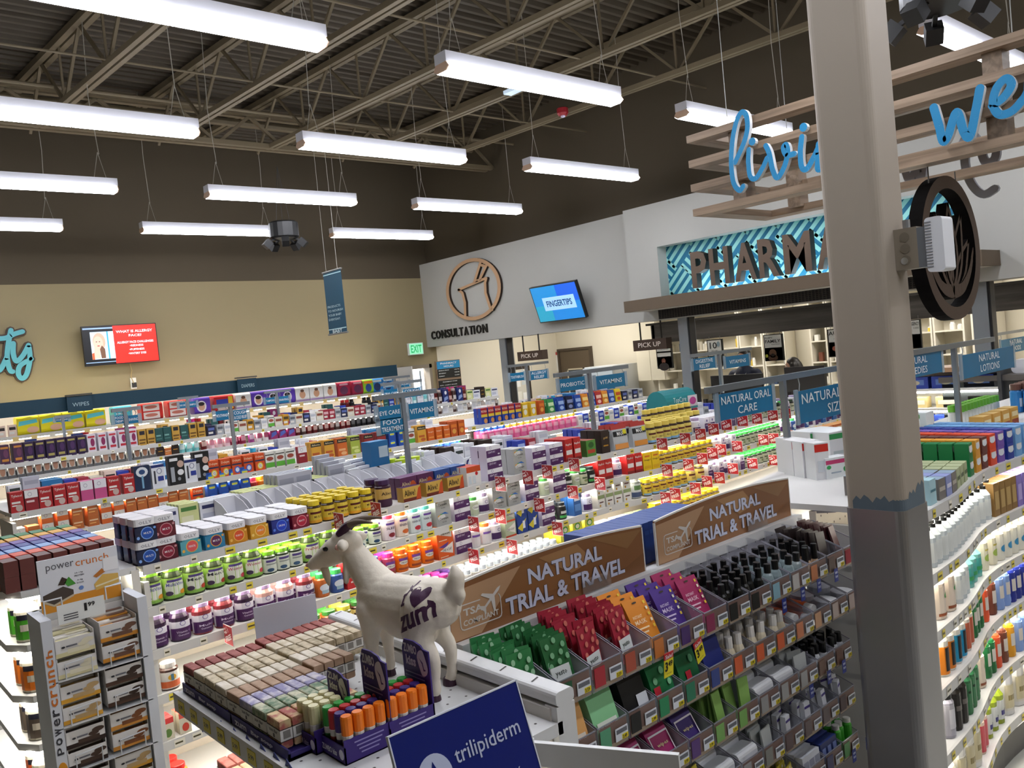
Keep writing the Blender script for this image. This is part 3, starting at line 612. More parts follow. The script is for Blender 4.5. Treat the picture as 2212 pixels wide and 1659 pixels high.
for z in (0, H): MB().tube([(0, -W / 2 - .02, z), (0, W / 2 + .02, z)], .012, '#6a6a66', 8).build('rail', t)
for y in (-W * .32, W * .32): MB().tube([(0, y, H), (0, y * .95, H + 1.6)], .0025, '#b5b3a8', 4).build('cord', t)
# --- black speaker clusters
def cluster(p, label, s=1.0):
    t = empty('speaker_cluster', p, label, 'speaker', 'black speaker clusters under the roof')
    BK = mat('#0c0c0d', .5)
    MB().lathe([(.17 * s, 0), (.19 * s, .02), (.19 * s, .2 * s), (.17 * s, .22 * s)], BK, 18).build('drum', t)
    for k in range(5):
        a = 2 * PI * k / 5 + .5; c, s_ = math.cos(a), math.sin(a)
        b = MB(); b.bar((.12 * s * c, .12 * s * s_, .01), (.2 * s * c, .2 * s * s_, -.04), .02, .02, BK); b.lathe([(.03 * s, 0), (.05 * s, .03), (.05 * s, .1 * s)], BK, 8)
        q = MB(); q.bar((.2 * s * c, .2 * s * s_, -.03), (.27 * s * c, .27 * s * s_, -.10), .09 * s, .09 * s, BK)
        b2 = MB(); b2.bar((.12 * s * c, .12 * s * s_, .01), (.21 * s * c, .21 * s * s_, -.04), .025, .025, BK); o = q.build('spotlight', t); b2.build('arm', o)
    for k in range(3): MB().tube([(.1 * math.cos(2.1 * k), .1 * math.sin(2.1 * k), .2 * s), (0, 0, .9)], .003, '#333333', 4).build('wire', t)
cluster(at(615, 516, Y=9.6), 'black drum-shaped ceiling cluster with small heads near the baby banner', .95)
cluster(at(2028, 16, Y=1.85), 'black drum-shaped ceiling cluster at the top beside the column', 1.05)
# --- wooden slat frame with script letters, hung over the natural department
XT, XB_ = 5.0, 5.95; Y1 = 3.57; Y0 = -0.6
t = empty('slat_frame', (XT, 1.5, 3.1), 'hanging wood slat frame carrying blue script letters', 'hanging frame')
WD = wood('surface_slatwood', '#77634f', '#a08972', 'Y', 3.0); WDX = wood('surface_slatwood_cross', '#6b5948', '#94806b', 'X', 3.0)
for z in (3.62, 3.445, 3.275, 3.10):
    for x in (0, XB_ - XT - .14): MB().box((x, Y0 - 1.5, z - 3.1 - .05), (x + .14, Y1 - 1.5, z - 3.1), WD).build('slat', t)
    MB().box((.14, Y1 - 1.5 - .14, z - 3.1 - .049), (XB_ - XT - .14, Y1 - 1.5, z - 3.1 - .001), WDX).build('end_slat', t)
for x in (.05, XB_ - XT - .19):
    for y in (Y1 - .36, 1.6, 0): MB().box((x, y - 1.5 - .05, -.02), (x + .12, y - 1.5 + .05, .5), WDX).build('upright', t)
for x, y in ((.07, Y1 - .3), (.07, 1.5), (XB_ - XT - .1, Y1 - .3), (XB_ - XT - .1, 1.5), (.07, .4)): MB().tube([(x, y - 1.5, .5), (x, y - 1.5, 2.2)], .003, '#8a8a84', 4).build('cable', t)
def crop(p, X): q = at(1400 + p[0] / 2.724, p[1] / 2.724, X=X); return (-(q.y - 1.5), q.z - 3.1)
BLU, WS = mat('#1b84b8', .45), mat('#dfe4e6', .5)
putl = lambda u, v, d: (XT * 0 - .02 - d, -u, v)
XL = XT - .05
LET = [('letter', .036, [[(512, 955), (560, 850), (584, 760), (578, 680), (548, 662), (515, 730), (494, 850), (490, 980), (505, 1080), (538, 1120), (560, 1096)]]),
       ('letter', .034, [[(592, 880), (590, 960), (602, 1040), (635, 1048), (675, 985), (700, 930)], [(612, 832), (613, 834)]]),
       ('letter', .036, [[(692, 858), (712, 900), (735, 1005), (762, 1045), (800, 985), (822, 900), (812, 852), (796, 872), (815, 912), (860, 905)]]),
       ('letter', .036, [[(904, 805), (896, 900), (905, 985), (935, 992), (975, 925), (1005, 860)], [(913, 748), (914, 750)]]),
       ('letter', .036, [[(1010, 850), (1005, 990)], [(1010, 920), (1060, 840), (1080, 980)]]), ('letter', .036, [[(1180, 800), (1120, 830), (1130, 930), (1185, 900), (1195, 790), (1190, 1050), (1140, 1100)]]),
       ('letter', .046, [[(1680, 632), (1712, 740), (1735, 830), (1765, 800), (1815, 660), (1860, 780), (1895, 800), (1930, 640), (1952, 520)]]),
       ('letter', .044, [[(2025, 620), (2090, 575), (2138, 500), (2105, 462), (2050, 520), (2030, 610), (2065, 672), (2140, 655), (2215, 575)]]),
       ('letter', .042, [[(2215, 575), (2300, 400), (2290, 330), (2250, 380), (2240, 560), (2290, 600)]])]
for nm, w, ss in LET:
    b = MB()
    for s_ in ss: ribbon(b, spline([crop(p, XL) for p in s_], 5), w * (1.5 if len(s_) == 2 else 1), putl, 0, .03, BLU, WS, 10)
    b.build(nm, t)
DG = mat('#8a8b90', .6); putr = lambda u, v, d: (XB_ - XT + d, -u, v)
for ss in ([[(1520, 1010), (1540, 1062), (1562, 1030), (1592, 1010), (1612, 1060), (1632, 905)]], [[(1850, 850), (1895, 790), (1950, 840), (1985, 950), (2045, 935), (2060, 840), (2110, 770), (2180, 785)], [(1880, 830), (1868, 960), (1905, 1080), (1975, 1145), (2045, 1110)]]):
    b = MB()
    for s_ in ss: ribbon(b, spline([crop(p, XB_ + .02) for p in s_], 4), .05, putr, .03, 0, DG, DG, 8)
    b.build('rear_letter', t)
# --- lotus medallion hung under the frame
c = at(2047, 537, Y=2.0); t = empty('lotus_medallion', (c.x, 2.0, c.z), 'round dark brown lotus medallion hanging beside the column', 'hanging emblem')
MBR, MBK = mat('#54463b', .7, spec=.2), mat('#0d0b0a', .9, spec=.05); Rm = .43
putm = lambda u, v, d: (u, -d, v)
b = MB(); annulus(b, (0, 0), Rm - .075, Rm, putm, -.05, .03, MBR, MBK, 48); b.build('ring', t)
def leaf(b, base, tip, bulge, d0, d1, w=.02):
    bx, bz = base; tx, tz = tip; L = math.hypot(tx - bx, tz - bz); nx, nz = -(tz - bz) / L, (tx - bx) / L
    def side(sg): return [(bx + (tx - bx) * k / 8 + sg * nx * bulge * math.sin(PI * (k / 8) ** .8), bz + (tz - bz) * k / 8 + sg * nz * bulge * math.sin(PI * (k / 8) ** .8)) for k in range(9)]
    for sg in (1, -1): ribbon(b, side(sg), w, putm, d0, d1, MBR, MBK, 6)
b = MB()
leaf(b, (0, -.24), (0, .26), .085, -.04, .02, .028); b.build('leaf', t)
for sg in (1, -1):
    b = MB(); leaf(b, (sg * .03, -.24), (sg * .19, .2), .07, -.04, .015, .026); b.build('leaf', t)
    b = MB(); leaf(b, (sg * .05, -.25), (sg * .3, .05), .06, -.04, .012, .026); b.build('leaf', t)
    b = MB(); ribbon(b, spline([(0, -.26), (sg * .14, -.24), (sg * .27, -.14), (sg * .35, .0)]), lambda k: .07 * (1 - k) + .02, putm, -.04, .018, MBR, MBK, 6); b.build('bowl_leaf', t)
for x in (-.2, .2): MB().tube([(x, 0, .38), (x, 0, 3.05 - c.z)], .004, '#55514a', 4).build('wire', t)

# --- aisle signs on poles
M_POLE = mat('#8d949b', .35, .7); M_HOLD = mat('#b9cbd8', .3, clear=.6)
def aisle_sign(xp, y, ztop, zbase, x0, x1, panels, label, r=.014):
    t = empty('aisle_sign', (xp, y, zbase), label, 'aisle sign', 'aisle signs on poles')
    MB().box((-r, -r, 0), (r, r, ztop - zbase), M_POLE).build('pole', t)
    MB().box((x0 - xp, -r, ztop - zbase - .001), (x1 - xp, r, ztop - zbase + .03), M_POLE).build('crossbar', t)
    for a, c, z0, z1, lines in panels:
        z0 -= zbase; z1 -= zbase; a -= xp; c -= xp; W = c - a; H = z1 - z0
        o = MB().box((0, -.004, 0), (W, .004, H), mat(SIGN, .4)).build('sign_panel', t, (a, 0, z0))
        b = MB(); e = .03
        for u in ((-e, 0), (W, W + e)): b.box((u[0], -.006, -.005), (u[1], .006, H + .01), M_HOLD)
        b.build('holder', o)
        b = MB(); n = len(lines); lh = H * (.31 if n > 1 else .32)
        for k, s_ in enumerate(lines):
            w = min(W * .93, glyphs(s_)[2] * lh * 1.25)
            b.text(s_, ((W - w) / 2, -.0065, H * (.5 + .24 * (n - 1) - .45 * k * (n > 1)) - lh / 2), UXB, UZ, w, lh, mat('#eef4f6', .5), bold=.006)
        b.build('lettering', o)
        b = MB()
        for u in (.02, W - .02): b.tube([(u, 0, H), (u + .01, 0, H + (ztop - zbase - z1) * .5), (u, 0, ztop - zbase - z0)], .003, '#9aa0a6', 4)
        b.build('hook', o)
def asign(Y, pole_t, pole_b, bar, panels, label, r=.014):
    T, Bq = at(*pole_t, Y=Y), at(*pole_b, Y=Y); x0, x1 = at(bar[0], pole_t[1], Y=Y).x, at(bar[1], pole_t[1], Y=Y).x
    P_ = []
    for tl, br, lines in panels: a, c = at(*tl, Y=Y), at(*br, Y=Y); P_.append((a.x, c.x, c.z, a.z, lines))
    aisle_sign(T.x, Y, T.z, Bq.z, x0, x1, P_, label, r)
# ================================================================== SHELVING AND GOODS
class Path:
    def __init__(s, pts):
        q = spline(pts, 8) if len(pts) > 2 else [tuple(pts[0]), tuple(pts[1])]
        s.p = [Vector((a, b)) for a, b in q]; s.c = [0.0]
        for a, b in zip(s.p, s.p[1:]): s.c.append(s.c[-1] + (b - a).length)
        s.L = s.c[-1]
    def at(s, t, off=0.0, z=0.0):
        t = max(0.0, min(s.L - 1e-6, t)); k = 0
        while s.c[k + 1] < t: k += 1
        d = (s.p[k + 1] - s.p[k]).normalized(); q = s.p[k] + d * (t - s.c[k])
        return Vector((q.x - d.y * off, q.y + d.x * off, z)), math.atan2(d.y, d.x)
    def of_px(s, px, z, off=0.0):
        lo, hi = 0.0, s.L
        for _ in range(30):
            m = (lo + hi) / 2
            if pix(s.at(m, off, z)[0])[0] < px: lo = m
            else: hi = m
        return lo
    def steps(s, s0, s1):
        if len(s.p) == 2: return [s0, s1]
        n = max(2, int((s1 - s0) / 0.12)); return [s0 + (s1 - s0) * k / n for k in range(n + 1)]
M_SH = mat('#dedcd8', .4); M_RAIL = mat('#d2d0cc', .35); M_PEG = mat('#cdc3b4', .6); M_LED = mat('#fff8ea', emit=STRIP)
def strip(path, s0, s1, o0, o1, z0, z1, m, b=None):
    b = b or MB(); st = path.steps(s0, s1); rg = []
    for t in st: rg.append([path.at(t, o, z)[0] for o, z in ((o0, z0), (o1, z0), (o1, z1), (o0, z1))])
    for a, c in zip(rg, rg[1:]):
        for k in range(4): b.poly([a[k], c[k], c[(k + 1) % 4], a[(k + 1) % 4]][::-1], m)
    b.poly(rg[0][::-1], m); b.poly(rg[-1], m); return b
def gondola(label, path, shelves, depth, s0=0.0, s1=None, ztop=1.4, led=True, lip=.035, tags=0, base=True, peg=True, ends=True, tagstep=.17, group='shelving units of the aisles'):
    s1 = path.L if s1 is None else s1
    t = empty('shelving_unit', path.at((s0 + s1) / 2, depth, 0)[0], label, 'shelving', group); o0 = t.location.copy()
    def put(b, name, par=t):
        b.v = [(x - o0.x, y - o0.y, z - o0.z) for x, y, z in b.v]; return b.build(name, par)
    n_tag = 0; rest = MB()
    for z, dp in shelves:
        put(strip(path, s0, s1, 0, dp, z - .025, z, M_SH), 'shelf')
        put(strip(path, s0, s1, -.012, 0, z - lip - .005, z + .004, M_RAIL), 'price_rail')
        if led: put(strip(path, s0, s1, .03, .05, z - .05, z - .03, M_LED), 'light_strip')
        q = s0 + .05
        while tags and q < s1 - .05:
            a, an = path.at(q, -.014, z - lip); d = Vector((math.cos(an), math.sin(an), 0)); w = random.choice((.03, .035, .05))
            b = MB() if n_tag < tags else rest
            b.poly([a, a + d * w, a + d * w + Vector((0, 0, .032)), a + Vector((0, 0, .032))], random.choice(('#e6d24a', '#e6d24a', '#efe9d8'))); b.poly([a + d * .004 - Vector((0, .0006, -.012)), a + d * (w * .8) - Vector((0, .0006, -.012)), a + d * (w * .8) - Vector((0, .0006, -.02)), a + d * .004 - Vector((0, .0006, -.02))], '#4a4426')
            if n_tag < tags: put(b, 'price_tag')
            n_tag += 1; q += tagstep * random.choice((.5, 1, 1, 1.4))
    if rest.v: put(rest, 'price_tags')['kind'] = 'stuff'
    put(strip(path, s0, s1, depth, depth + .03, .12, ztop, M_PEG), 'back_panel')
    if peg:
        b = MB(); q = s0 + .04
        while q < s1:
            for zz in [z - .06 - .05 * k for z, dp in shelves[:3] for k in range(2)]:
                a, an = path.at(q, depth - .0015, zz); d = Vector((math.cos(an), math.sin(an), 0)) * .004; b.poly([a - d, a + d, a + d + Vector((0, 0, .008)), a - d + Vector((0, 0, .008))], '#4a4038')
            q += .06
        put(b, 'peg_holes')
    if base: put(strip(path, s0, s1, .02, depth, 0, .13, mat('#5a5856', .5)), 'base')
    if ends:
        for q in (s0, s1 - .025): put(strip(path, q, q + .025, .0, depth, .0, ztop - .05, mat('#d6d3cc', .45)), 'end_panel')
    return t
# ---- packs: every proto is a dict(name, cat, me, parts, w, d, h, desc)
def cyl(r):
    return lambda u, v, e, h: (( r + e) * math.sin((u - .5) * 2.7), -(r + e) * math.cos((u - .5) * 2.7), v * h)
def decals(b, ds, f, h, asp):
    for k, q in enumerate(ds):
        e = .001 + .0004 * k
        fl = abs(f(.5, 0, 0, h)[1] - f(.9, 0, 0, h)[1]) < 1e-6
        if q[0] == 'r':
            _, u0, v0, u1, v1, c = q; n = 1 if fl else max(1, int((u1 - u0) * 12))
            for i in range(n): a, d_ = u0 + (u1 - u0) * i / n, u0 + (u1 - u0) * (i + 1) / n; b.poly([f(a, v0, e, h), f(d_, v0, e, h), f(d_, v1, e, h), f(a, v1, e, h)], c)
        elif q[0] == 'e':
            _, cx, cz, rx, rz, c = q
            if fl: b.poly([f(cx + rx * math.cos(2 * PI * i / 14), cz + rz * math.sin(2 * PI * i / 14), e, h) for i in range(14)], c)
            else:
                n = 8; g = [(cx - rx * math.cos(PI * i / n), rz * math.sin(PI * i / n)) for i in range(n + 1)]
                for (a, p_), (d_, q_) in zip(g, g[1:]): b.poly([f(a, cz - p_, e, h), f(d_, cz - q_, e, h), f(d_, cz + q_, e, h), f(a, cz + p_, e, h)], c)
        elif q[0] == 'p': b.poly([f(u, v, e, h) for u, v in q[1]], q[2])
        else:
            _, s_, u0, v0, u1, v1, c = q[:7]; V, F_, _a = glyphs(s_, .012, 1)
            b.raw([f(u0 + x * (u1 - u0), v0 + y * (v1 - v0), e, h) for x, y in V], F_, c)
def P(name, cat, me, parts, w, d, h, desc): return dict(name=name, cat=cat, me=me, parts=parts, w=w, d=d, h=h, desc=desc)
def bot(name, desc, r, h, body, cap, lab=None, ds=(), capr=.8, caph=.16, z0=.06, z1=.68, parts=True, n=14, sh=.08, cat='bottle', rough=.3):
    b = MB(); hb = h * (1 - caph); M = mat(body, rough) if isinstance(body, str) else body
    b.lathe([(r * .93, 0), (r, h * .02), (r, hb - h * sh), (r * .82, hb - h * sh * .4), (r * capr * .88, hb)], M, n)
    l = MB()
    if lab: l.lathe([(r + .0008, z0 * h), (r + .0008, z1 * h)], mat(lab, .4), n)
    decals(l, ds, cyl(r + .0006), h, 1)
    c = MB(); c.lathe([(r * capr, hb - .002), (r * capr, h * .985), (r * capr * .92, h)], mat(cap, .35), n)
    pr = []
    if parts:
        if l.v: pr.append(('label', l.mesh('label')))
        pr.append(('cap', c.mesh('cap')))
        return P(name, cat, b.mesh(name), pr, 2 * r, 2 * r, h, desc)
    for q in (l, c):
        k = len(b.v); b.v += q.v; b.sm += q.sm
        for f, i in zip(q.f, q.mi): b.f.append(tuple(a + k for a in f)); b.mi.append(b.m(q.ms[i]))
    return P(name, cat, b.mesh(name), [], 2 * r, 2 * r, h, desc)
def boxp(name, desc, w, d, h, front, ds=(), top=None, side=None, cat='box', parts=False):
    b = MB(); b.box((-w / 2, -d / 2, 0), (w / 2, d / 2, h), front, top=top or front, side=side or front)
    f = lambda u, v, e, hh: ((u - .5) * w, -d / 2 - e, v * h)
    decals(b, ds, f, h, 1)
    return P(name, cat, b.mesh(name), [], w, d, h, desc)
def pouch(name, desc, w, h, col, ds=(), top=None, thick=.05, gusset=True, cat='pouch'):
    # soft bag: fat at the foot, pinched flat at the top
    b = MB(); n = 6; prof = []
    for k in range(n + 1): v = k / n; prof.append((v * h, thick / 2 * (1 - v) ** .7 + .002, w / 2 * (1 - .04 * math.sin(PI * v))))
    for i in range(n):
        z0, t0, w0 = prof[i]; z1, t1, w1 = prof[i + 1]; m = (top or col) if i >= n - 1 else col
        for a, c in (((-w0, -t0, z0), (w1, -t1, z1)), ): b.poly([(-w0, -t0, z0), (w0, -t0, z0), (w1, -t1, z1), (-w1, -t1, z1)], m, True)
        b.poly([(w0, t0, z0), (-w0, t0, z0), (-w1, t1, z1), (w1, t1, z1)], m, True)
        b.poly([(w0, -t0, z0), (w0, t0, z0), (w1, t1, z1), (w1, -t1, z1)], m, True); b.poly([(-w0, t0, z0), (-w0, -t0, z0), (-w1, -t1, z1), (-w1, t1, z1)], m, True)
    b.poly([(-w / 2, thick / 2, 0), (w / 2, thick / 2, 0), (w / 2, -thick / 2, 0), (-w / 2, -thick / 2, 0)], col)
    def f(u, v, e, hh):
        t = thick / 2 * (1 - max(0, min(1, v))) ** .7 + .002; return ((u - .5) * w, -t - e * 2 - .0015, v * h)
    decals(b, ds, f, h, 1)
    return P(name, cat, b.mesh(name), [], w, thick, h, desc)
def soft(name, desc, w, d, h, col, ds=(), cat='pack'):
    # pillow-like wrapped pack (nappies)
    b = MB(); r = min(d, h) * .22; b.rbox((-w / 2, -d / 2, 0), (w / 2, d / 2, h), r, mat(col, .3), axis=0, n=3)
    decals(b, ds, lambda u, v, e, hh: ((u - .5) * w, -d / 2 - e, v * h), h, 1)
    return P(name, cat, b.mesh(name), [], w, d, h, desc)
def jar(name, desc, w, h, body, lid, ds=(), logo=None):
    b = MB(); b.rbox((-w / 2, -w / 2, 0), (w / 2, w / 2, h * .7), w * .22, mat(body, .25)); l = MB(); decals(l, ds, lambda u, v, e, hh: ((u - .5) * w, -w / 2 - e - .0004, v * h), h, 1)
    c = MB(); c.rbox((-w / 2 - .001, -w / 2 - .001, h * .69), (w / 2 + .001, w / 2 + .001, h), w * .2, mat(lid, .35))
    q = MB()
    if logo: V, F_, _a = glyphs(logo, .006, 1); q.raw([((-.3 + .6 * x) * w, -w / 2 - .0022, h * (.765 + .13 * y)) for x, y in V], F_, '#7d7d86')
    pr = [('label', l.mesh('label')), ('lid', c.mesh('lid'))] + ([('lettering', q.mesh('lettering'))] if q.v else [])
    return P(name, 'jar', b.mesh(name), pr, w, w, h, desc)
def pump(desc, r, h, body, head, lab, ds=(), name='pump_bottle'):
    b = MB(); b.lathe([(r * .95, 0), (r, h * .02), (r, h * .62), (r * .5, h * .74), (r * .36, h * .76)], mat(body, .2), 12); l = MB(); l.lathe([(r + .0008, h * .1), (r + .0008, h * .52)], mat(lab, .4), 12); decals(l, ds, cyl(r + .0006), h, 1)
    c = MB(); M = mat(head, .3); c.lathe([(r * .4, h * .76), (r * .4, h * .84), (r * .12, h * .85), (r * .12, h * .93)], M, 10); c.box((-r * .25, -r * .9, h * .93), (r * .25, r * .3, h), M)
    return P(name, 'bottle', b.mesh(name), [('label', l.mesh('label')), ('pump', c.mesh('pump'))], 2 * r, 2 * r, h, desc)
def tray(name, desc, w, d, h, col):
    b = MB(); m = mat(col, .3); b.box((-w / 2, -d / 2, 0), (w / 2, d / 2, .004), m); b.box((-w / 2, d / 2 - .004, 0), (w / 2, d / 2, h), m)
    for x in (-w / 2, w / 2 - .003): b.prism([(-d / 2, 0), (d / 2, 0), (d / 2, h), (0, h * .8), (-d / 2, h * .35)], 0, x, x + .003, m)
    ring = [(-w / 2, 0), (w / 2, 0)] + [(w / 2 * math.cos(PI * k / 10), h * .38 + h * .12 * math.sin(PI * k / 10)) for k in range(11)]
    b.prism(ring, 1, -d / 2, -d / 2 + .003, m)
    return P(name, 'tray', b.mesh(name), [], w, d, h, desc)
def put_thing(p, loc, rz, label, group):
    o = link(p['name'], p['me'], None, loc, rz); o['label'] = label; o['category'] = p['cat']; o['group'] = group
    for nm, me in p['parts']: link(nm, me, o)
    return o
_cnt = {}
def run(path, z, px0, px1, protos, place, group, rows=1, stack=1, off=.012, gap=.006, deepgap=.006, jit=.003, rnd=None, rowstep=0.0, s=None):
    """goods standing in a row along a shelf between two pixel columns of the photo"""
    if isinstance(protos, dict): protos = [protos]
    s0, s1 = s if s else (path.of_px(px0, z, off), path.of_px(px1, z, off))
    k = 0; t = s0; seq = []
    while True:
        p = protos[k % len(protos)] if rnd is None else rnd.choice(protos)
        if t + p['w'] > s1 + .01 and seq: break
        seq.append((p, t + p['w'] / 2)); t += p['w'] + gap; k += 1
        if t > s1: break
    ex = (s1 - t + gap) / max(1, len(seq))
    for j, (p, c) in enumerate(seq):
        key = (p['desc'], place); i = _cnt.get(key, 0); _cnt[key] = i + 1
        for r in range(rows):
            for q in range(stack):
                a, an = path.at(c + ex * (j + .5), off + p['d'] / 2 + r * (p['d'] + deepgap) + random.uniform(0, jit), z + q * p['h'] + r * rowstep + .0008)
                lab = '%s %s, %s' % (nth(i), p['desc'], place)
                if r and q: lab = '%s, %s layer, %s behind the %s, %s' % (p['desc'], ('upper', 'top')[min(q, 2) - 1], nth(r - 1), nth(i), place)
                elif q: lab = '%s %s above the %s, %s' % (p['desc'], nth(q - 1), nth(i), place)
                elif r: lab = '%s %s behind the %s, %s' % (p['desc'], nth(r - 1), nth(i), place)
                put_thing(p, a, an + random.uniform(-.03, .03), lab, group)
    return seq
# ---- prototypes
R = lambda *a: ('r',) + a
T = lambda *a: ('t',) + a
def olly(desc, body, c1, c2, word):
    return jar('gummy_jar', desc, .098, .107, body, '#ecebee', [R(.0, .02, 1, .62, body), ('e', .55, .36, .3, .27, c1), ('e', .55, .36, .26, .235, c2), T(word, .38, .32, .72, .41, '#f0eef2'), ('e', .12, .2, .07, .07, c1), ('e', .9, .55, .06, .05, c1)], 'OLLY')
OL = [olly('navy blue square gummy jar', '#16203f', '#7ea6e6', '#1c4fa8', 'MULTI'), olly('dark red square gummy jar', '#5a1423', '#c98a92', '#8c1c38', 'MULTI'), olly('coral and turquoise square gummy jar', '#58a4b0', '#e8b24a', '#e05a5c', 'PRENATAL'), olly('blue square gummy jar with giraffe spots', '#2a7fa8', '#e0a040', '#5a2050', 'MULTI'),
      olly('orange square gummy jar', '#d08a20', '#f0c060', '#e0562a', 'PROBIOTIC'), olly('amber square gummy jar', '#d9a02c', '#f4d27a', '#e88a2a', 'ENERGY'), olly('cobalt square gummy jar', '#1c2f86', '#5a82e0', '#1a3fc0', 'SKIN'), olly('crimson square gummy jar', '#7c1830', '#e08a94', '#b01c3c', 'BEAUTY'), olly('dark green square gummy jar', '#2a4a44', '#7fb09a', '#1f5a50', 'GLOW'), olly('sky blue square gummy jar', '#156a94', '#86cbe2', '#2a86b8', 'STRESS'), olly('violet square gummy jar', '#2f1c5c', '#8a74c8', '#33227c', 'SLEEP')]
def nm(desc, h=.125, r=.036, lab='#dfc447', body='#3a2412', cap='#e8cc30', low='#e6a62a', word='MULTI'): return bot('vitamin_bottle', desc, r, h, body, cap, lab, [R(.1, .44, .9, .53, '#5a1f16'), T(word, .3, .27, .75, .36, '#5a3a14'), R(.0, .07, 1, .18, low)], caph=.2, capr=.86)
NM = nm('yellow-capped brown vitamin bottle'); NM2 = nm('yellow-capped vitamin bottle with blue foot', low='#8ab8d8', h=.13)
FISH = nm('tall yellow-capped fish oil bottle', .16, .042, '#e2cf6e', '#2f1a12', '#e0c860', '#7fb0d6', 'FISH OIL')
ALV = bot('vitamin_bottle', 'dark gold-labelled bottle with purple cap', .047, .155, '#3a1c30', '#3a1a4a', '#caa860', [T('Alive!', .2, .44, .8, .56, '#1a1210'), R(.0, .06, 1, .3, '#3a1a3a')], caph=.17, capr=.92)
ALB = boxp('vitamin_box', 'low yellow vitamin carton', .13, .06, .085, '#c8a24c', [R(0, .0, 1, .24, '#6b2a1a'), ('p', [(.7, .05), (1, .05), (1, .95), (.86, .8)], '#c24a1c'), T('Alive!', .06, .38, .68, .82, '#1c120c')], top='#4a2a52', side='#a8843a')
ALT = boxp('vitamin_box', 'taller purple vitamin carton', .13, .05, .13, '#5a2a52', [R(0, .0, 1, .4, '#3a2a6a'), ('e', .75, .5, .2, .3, '#c2562a'), T('Alive!', .08, .6, .6, .8, '#e8d8a8')], top='#6a3a6a', side='#4a2348')
ALT2 = boxp('vitamin_box', 'taller blue vitamin carton', .13, .05, .13, '#2a4a8a', [('e', .75, .5, .2, .3, '#c2562a'), T('Alive!', .08, .6, .6, .8, '#e8d8a8')], top='#2a5a9a', side='#22407a')
HEART = boxp('vitamin_box', 'white carton with a red heart', .12, .06, .12, '#e8e6e2', [R(0, .7, 1, 1, '#c24a1c'), ('e', .7, .6, .1, .1, '#b81a24'), R(.1, .1, .3, .5, '#cfd8dc'), R(.4, .1, .6, .5, '#cfd8dc')], top='#c0402a')
CEN = boxp('vitamin_box', 'purple and white multivitamin carton', .135, .07, .075, '#eceaee', [R(0, .0, 1, .62, '#4a2058'), T('CENTURY', .1, .36, .62, .52, '#d8cce0'), ('e', .85, .2, .08, .06, '#e8e4ee'), ('e', .3, .82, .07, .13, '#8a78a8'), ('e', .3, .82, .055, .1, '#eceaee')], top='#e8e6ee', side='#d8d0e0')
CNT = boxp('vitamin_box', 'silver grey rainbow-swirl vitamin carton', .12, .065, .085, '#a9aaa6', [('e', .35, .62, .26, .22, '#d9d9d6'), ('p', [(.3, .85), (.6, .95), (.85, .75), (.55, .82)], '#2a6ab8'), ('p', [(.1, .7), (.3, .88), (.5, .82), (.3, .8)], '#3a9a4a'), ('p', [(.08, .66), (.1, .78), (.3, .84), (.22, .76)], '#e0a02a'), T('Centrum', .18, .42, .78, .6, '#26241f'), T('SILVER', .35, .22, .65, .3, '#5a5a58')], top='#b5b6b2')
CNB = bot('vitamin_bottle', 'green-labelled clear vitamin bottle', .036, .12, '#cfd8c8', '#4a9a4a', '#b8c4a8', [('e', .5, .45, .3, .14, '#e8ece4'), T('Centrum', .25, .4, .78, .5, '#2a2a22')])
WPB = bot('vitamin_bottle', 'white vitamin bottle with purple label', .04, .13, '#e9e8ec', '#b9a6cc', '#ece9f0', [R(0, .1, 1, .42, '#3a1a52'), ('e', .5, .56, .12, .08, '#6a5a90'), ('e', .5, .56, .09, .06, '#ece9f0')])
BOXR = boxp('vitamin_box', 'red supplement carton', .075, .1, .16, '#b8221f', [T('MegaRed', .1, .68, .9, .8, '#f0e8e4'), R(.1, .3, .9, .5, '#e8e2dc'), R(0, .0, 1, .14, '#7a1418')], top='#c83028', side='#a81c1c')
BOXG = boxp('vitamin_box', 'green leaf-printed carton', .1, .07, .12, '#4f8a3a', [R(.1, .2, .9, .42, '#b8402a'), ('e', .5, .7, .3, .18, '#2a5a24')], top='#8a3a22', side='#3a6a2c')
BOXK = boxp('vitamin_box', 'black coffee-coloured carton', .085, .07, .17, '#2a1c16', [R(.2, .3, .8, .36, '#b8862a'), T('gold', .25, .6, .75, .72, '#d8b060')], top='#3a241c')
MAXP = [pouch('vitamin_pouch', 'silver powder pouch with %s window' % c, .15, .19, '#b9bcbe', [R(.05, .55, .95, .76, '#17191c'), T('MAX', .3, .58, .72, .74, '#e8e8e8'), R(.7, .62, .93, .8, '#d8d02a'), R(.06, .05, .94, .26, k)], top='#a8342c', thick=.06) for c, k in (('orange', '#d8924a'), ('amber', '#cf8a3a'), ('green', '#5a9a4a'))]
VF = [bot('gummy_bottle', 'big green-lidded gummy bottle marked %s' % a.replace(chr(39),''), .047, .155, '#2f3a1c', '#8ac43c', '#a9cc64', [('e', .5, .4, .42, .24, '#e9ecdd'), R(.2, .56, .8, .63, '#4a3a7a'), T(a, .16, .43, .86, .53, c), R(0, .065, 1, .14, '#7fae4a'), ('e', .25, .22, .14, .07, '#3a2a4a'), ('e', .75, .22, .13, .07, f)], caph=.13, capr=.8, sh=.16) for a, c, f in (('MultiVites', '#5a5a9a', '#e09a2a'), ("Men's", '#22242a', '#a83a2a'), ("Women's", '#a83a5a', '#b83a4a'), ('PreNatal', '#b85a5a', '#8a3a3a'), ('Calcium', '#2a2a2a', '#c85a4a'))]
VFS = bot('gummy_bottle', 'small lime-capped gummy bottle', .036, .115, '#22301c', '#8ed33a', '#dfe4d6', [R(.2, .52, .8, .62, '#4a3a7a'), R(.2, .4, .8, .46, '#9aa09a'), ('e', .4, .18, .18, .08, '#2a4a6a')], caph=.16)
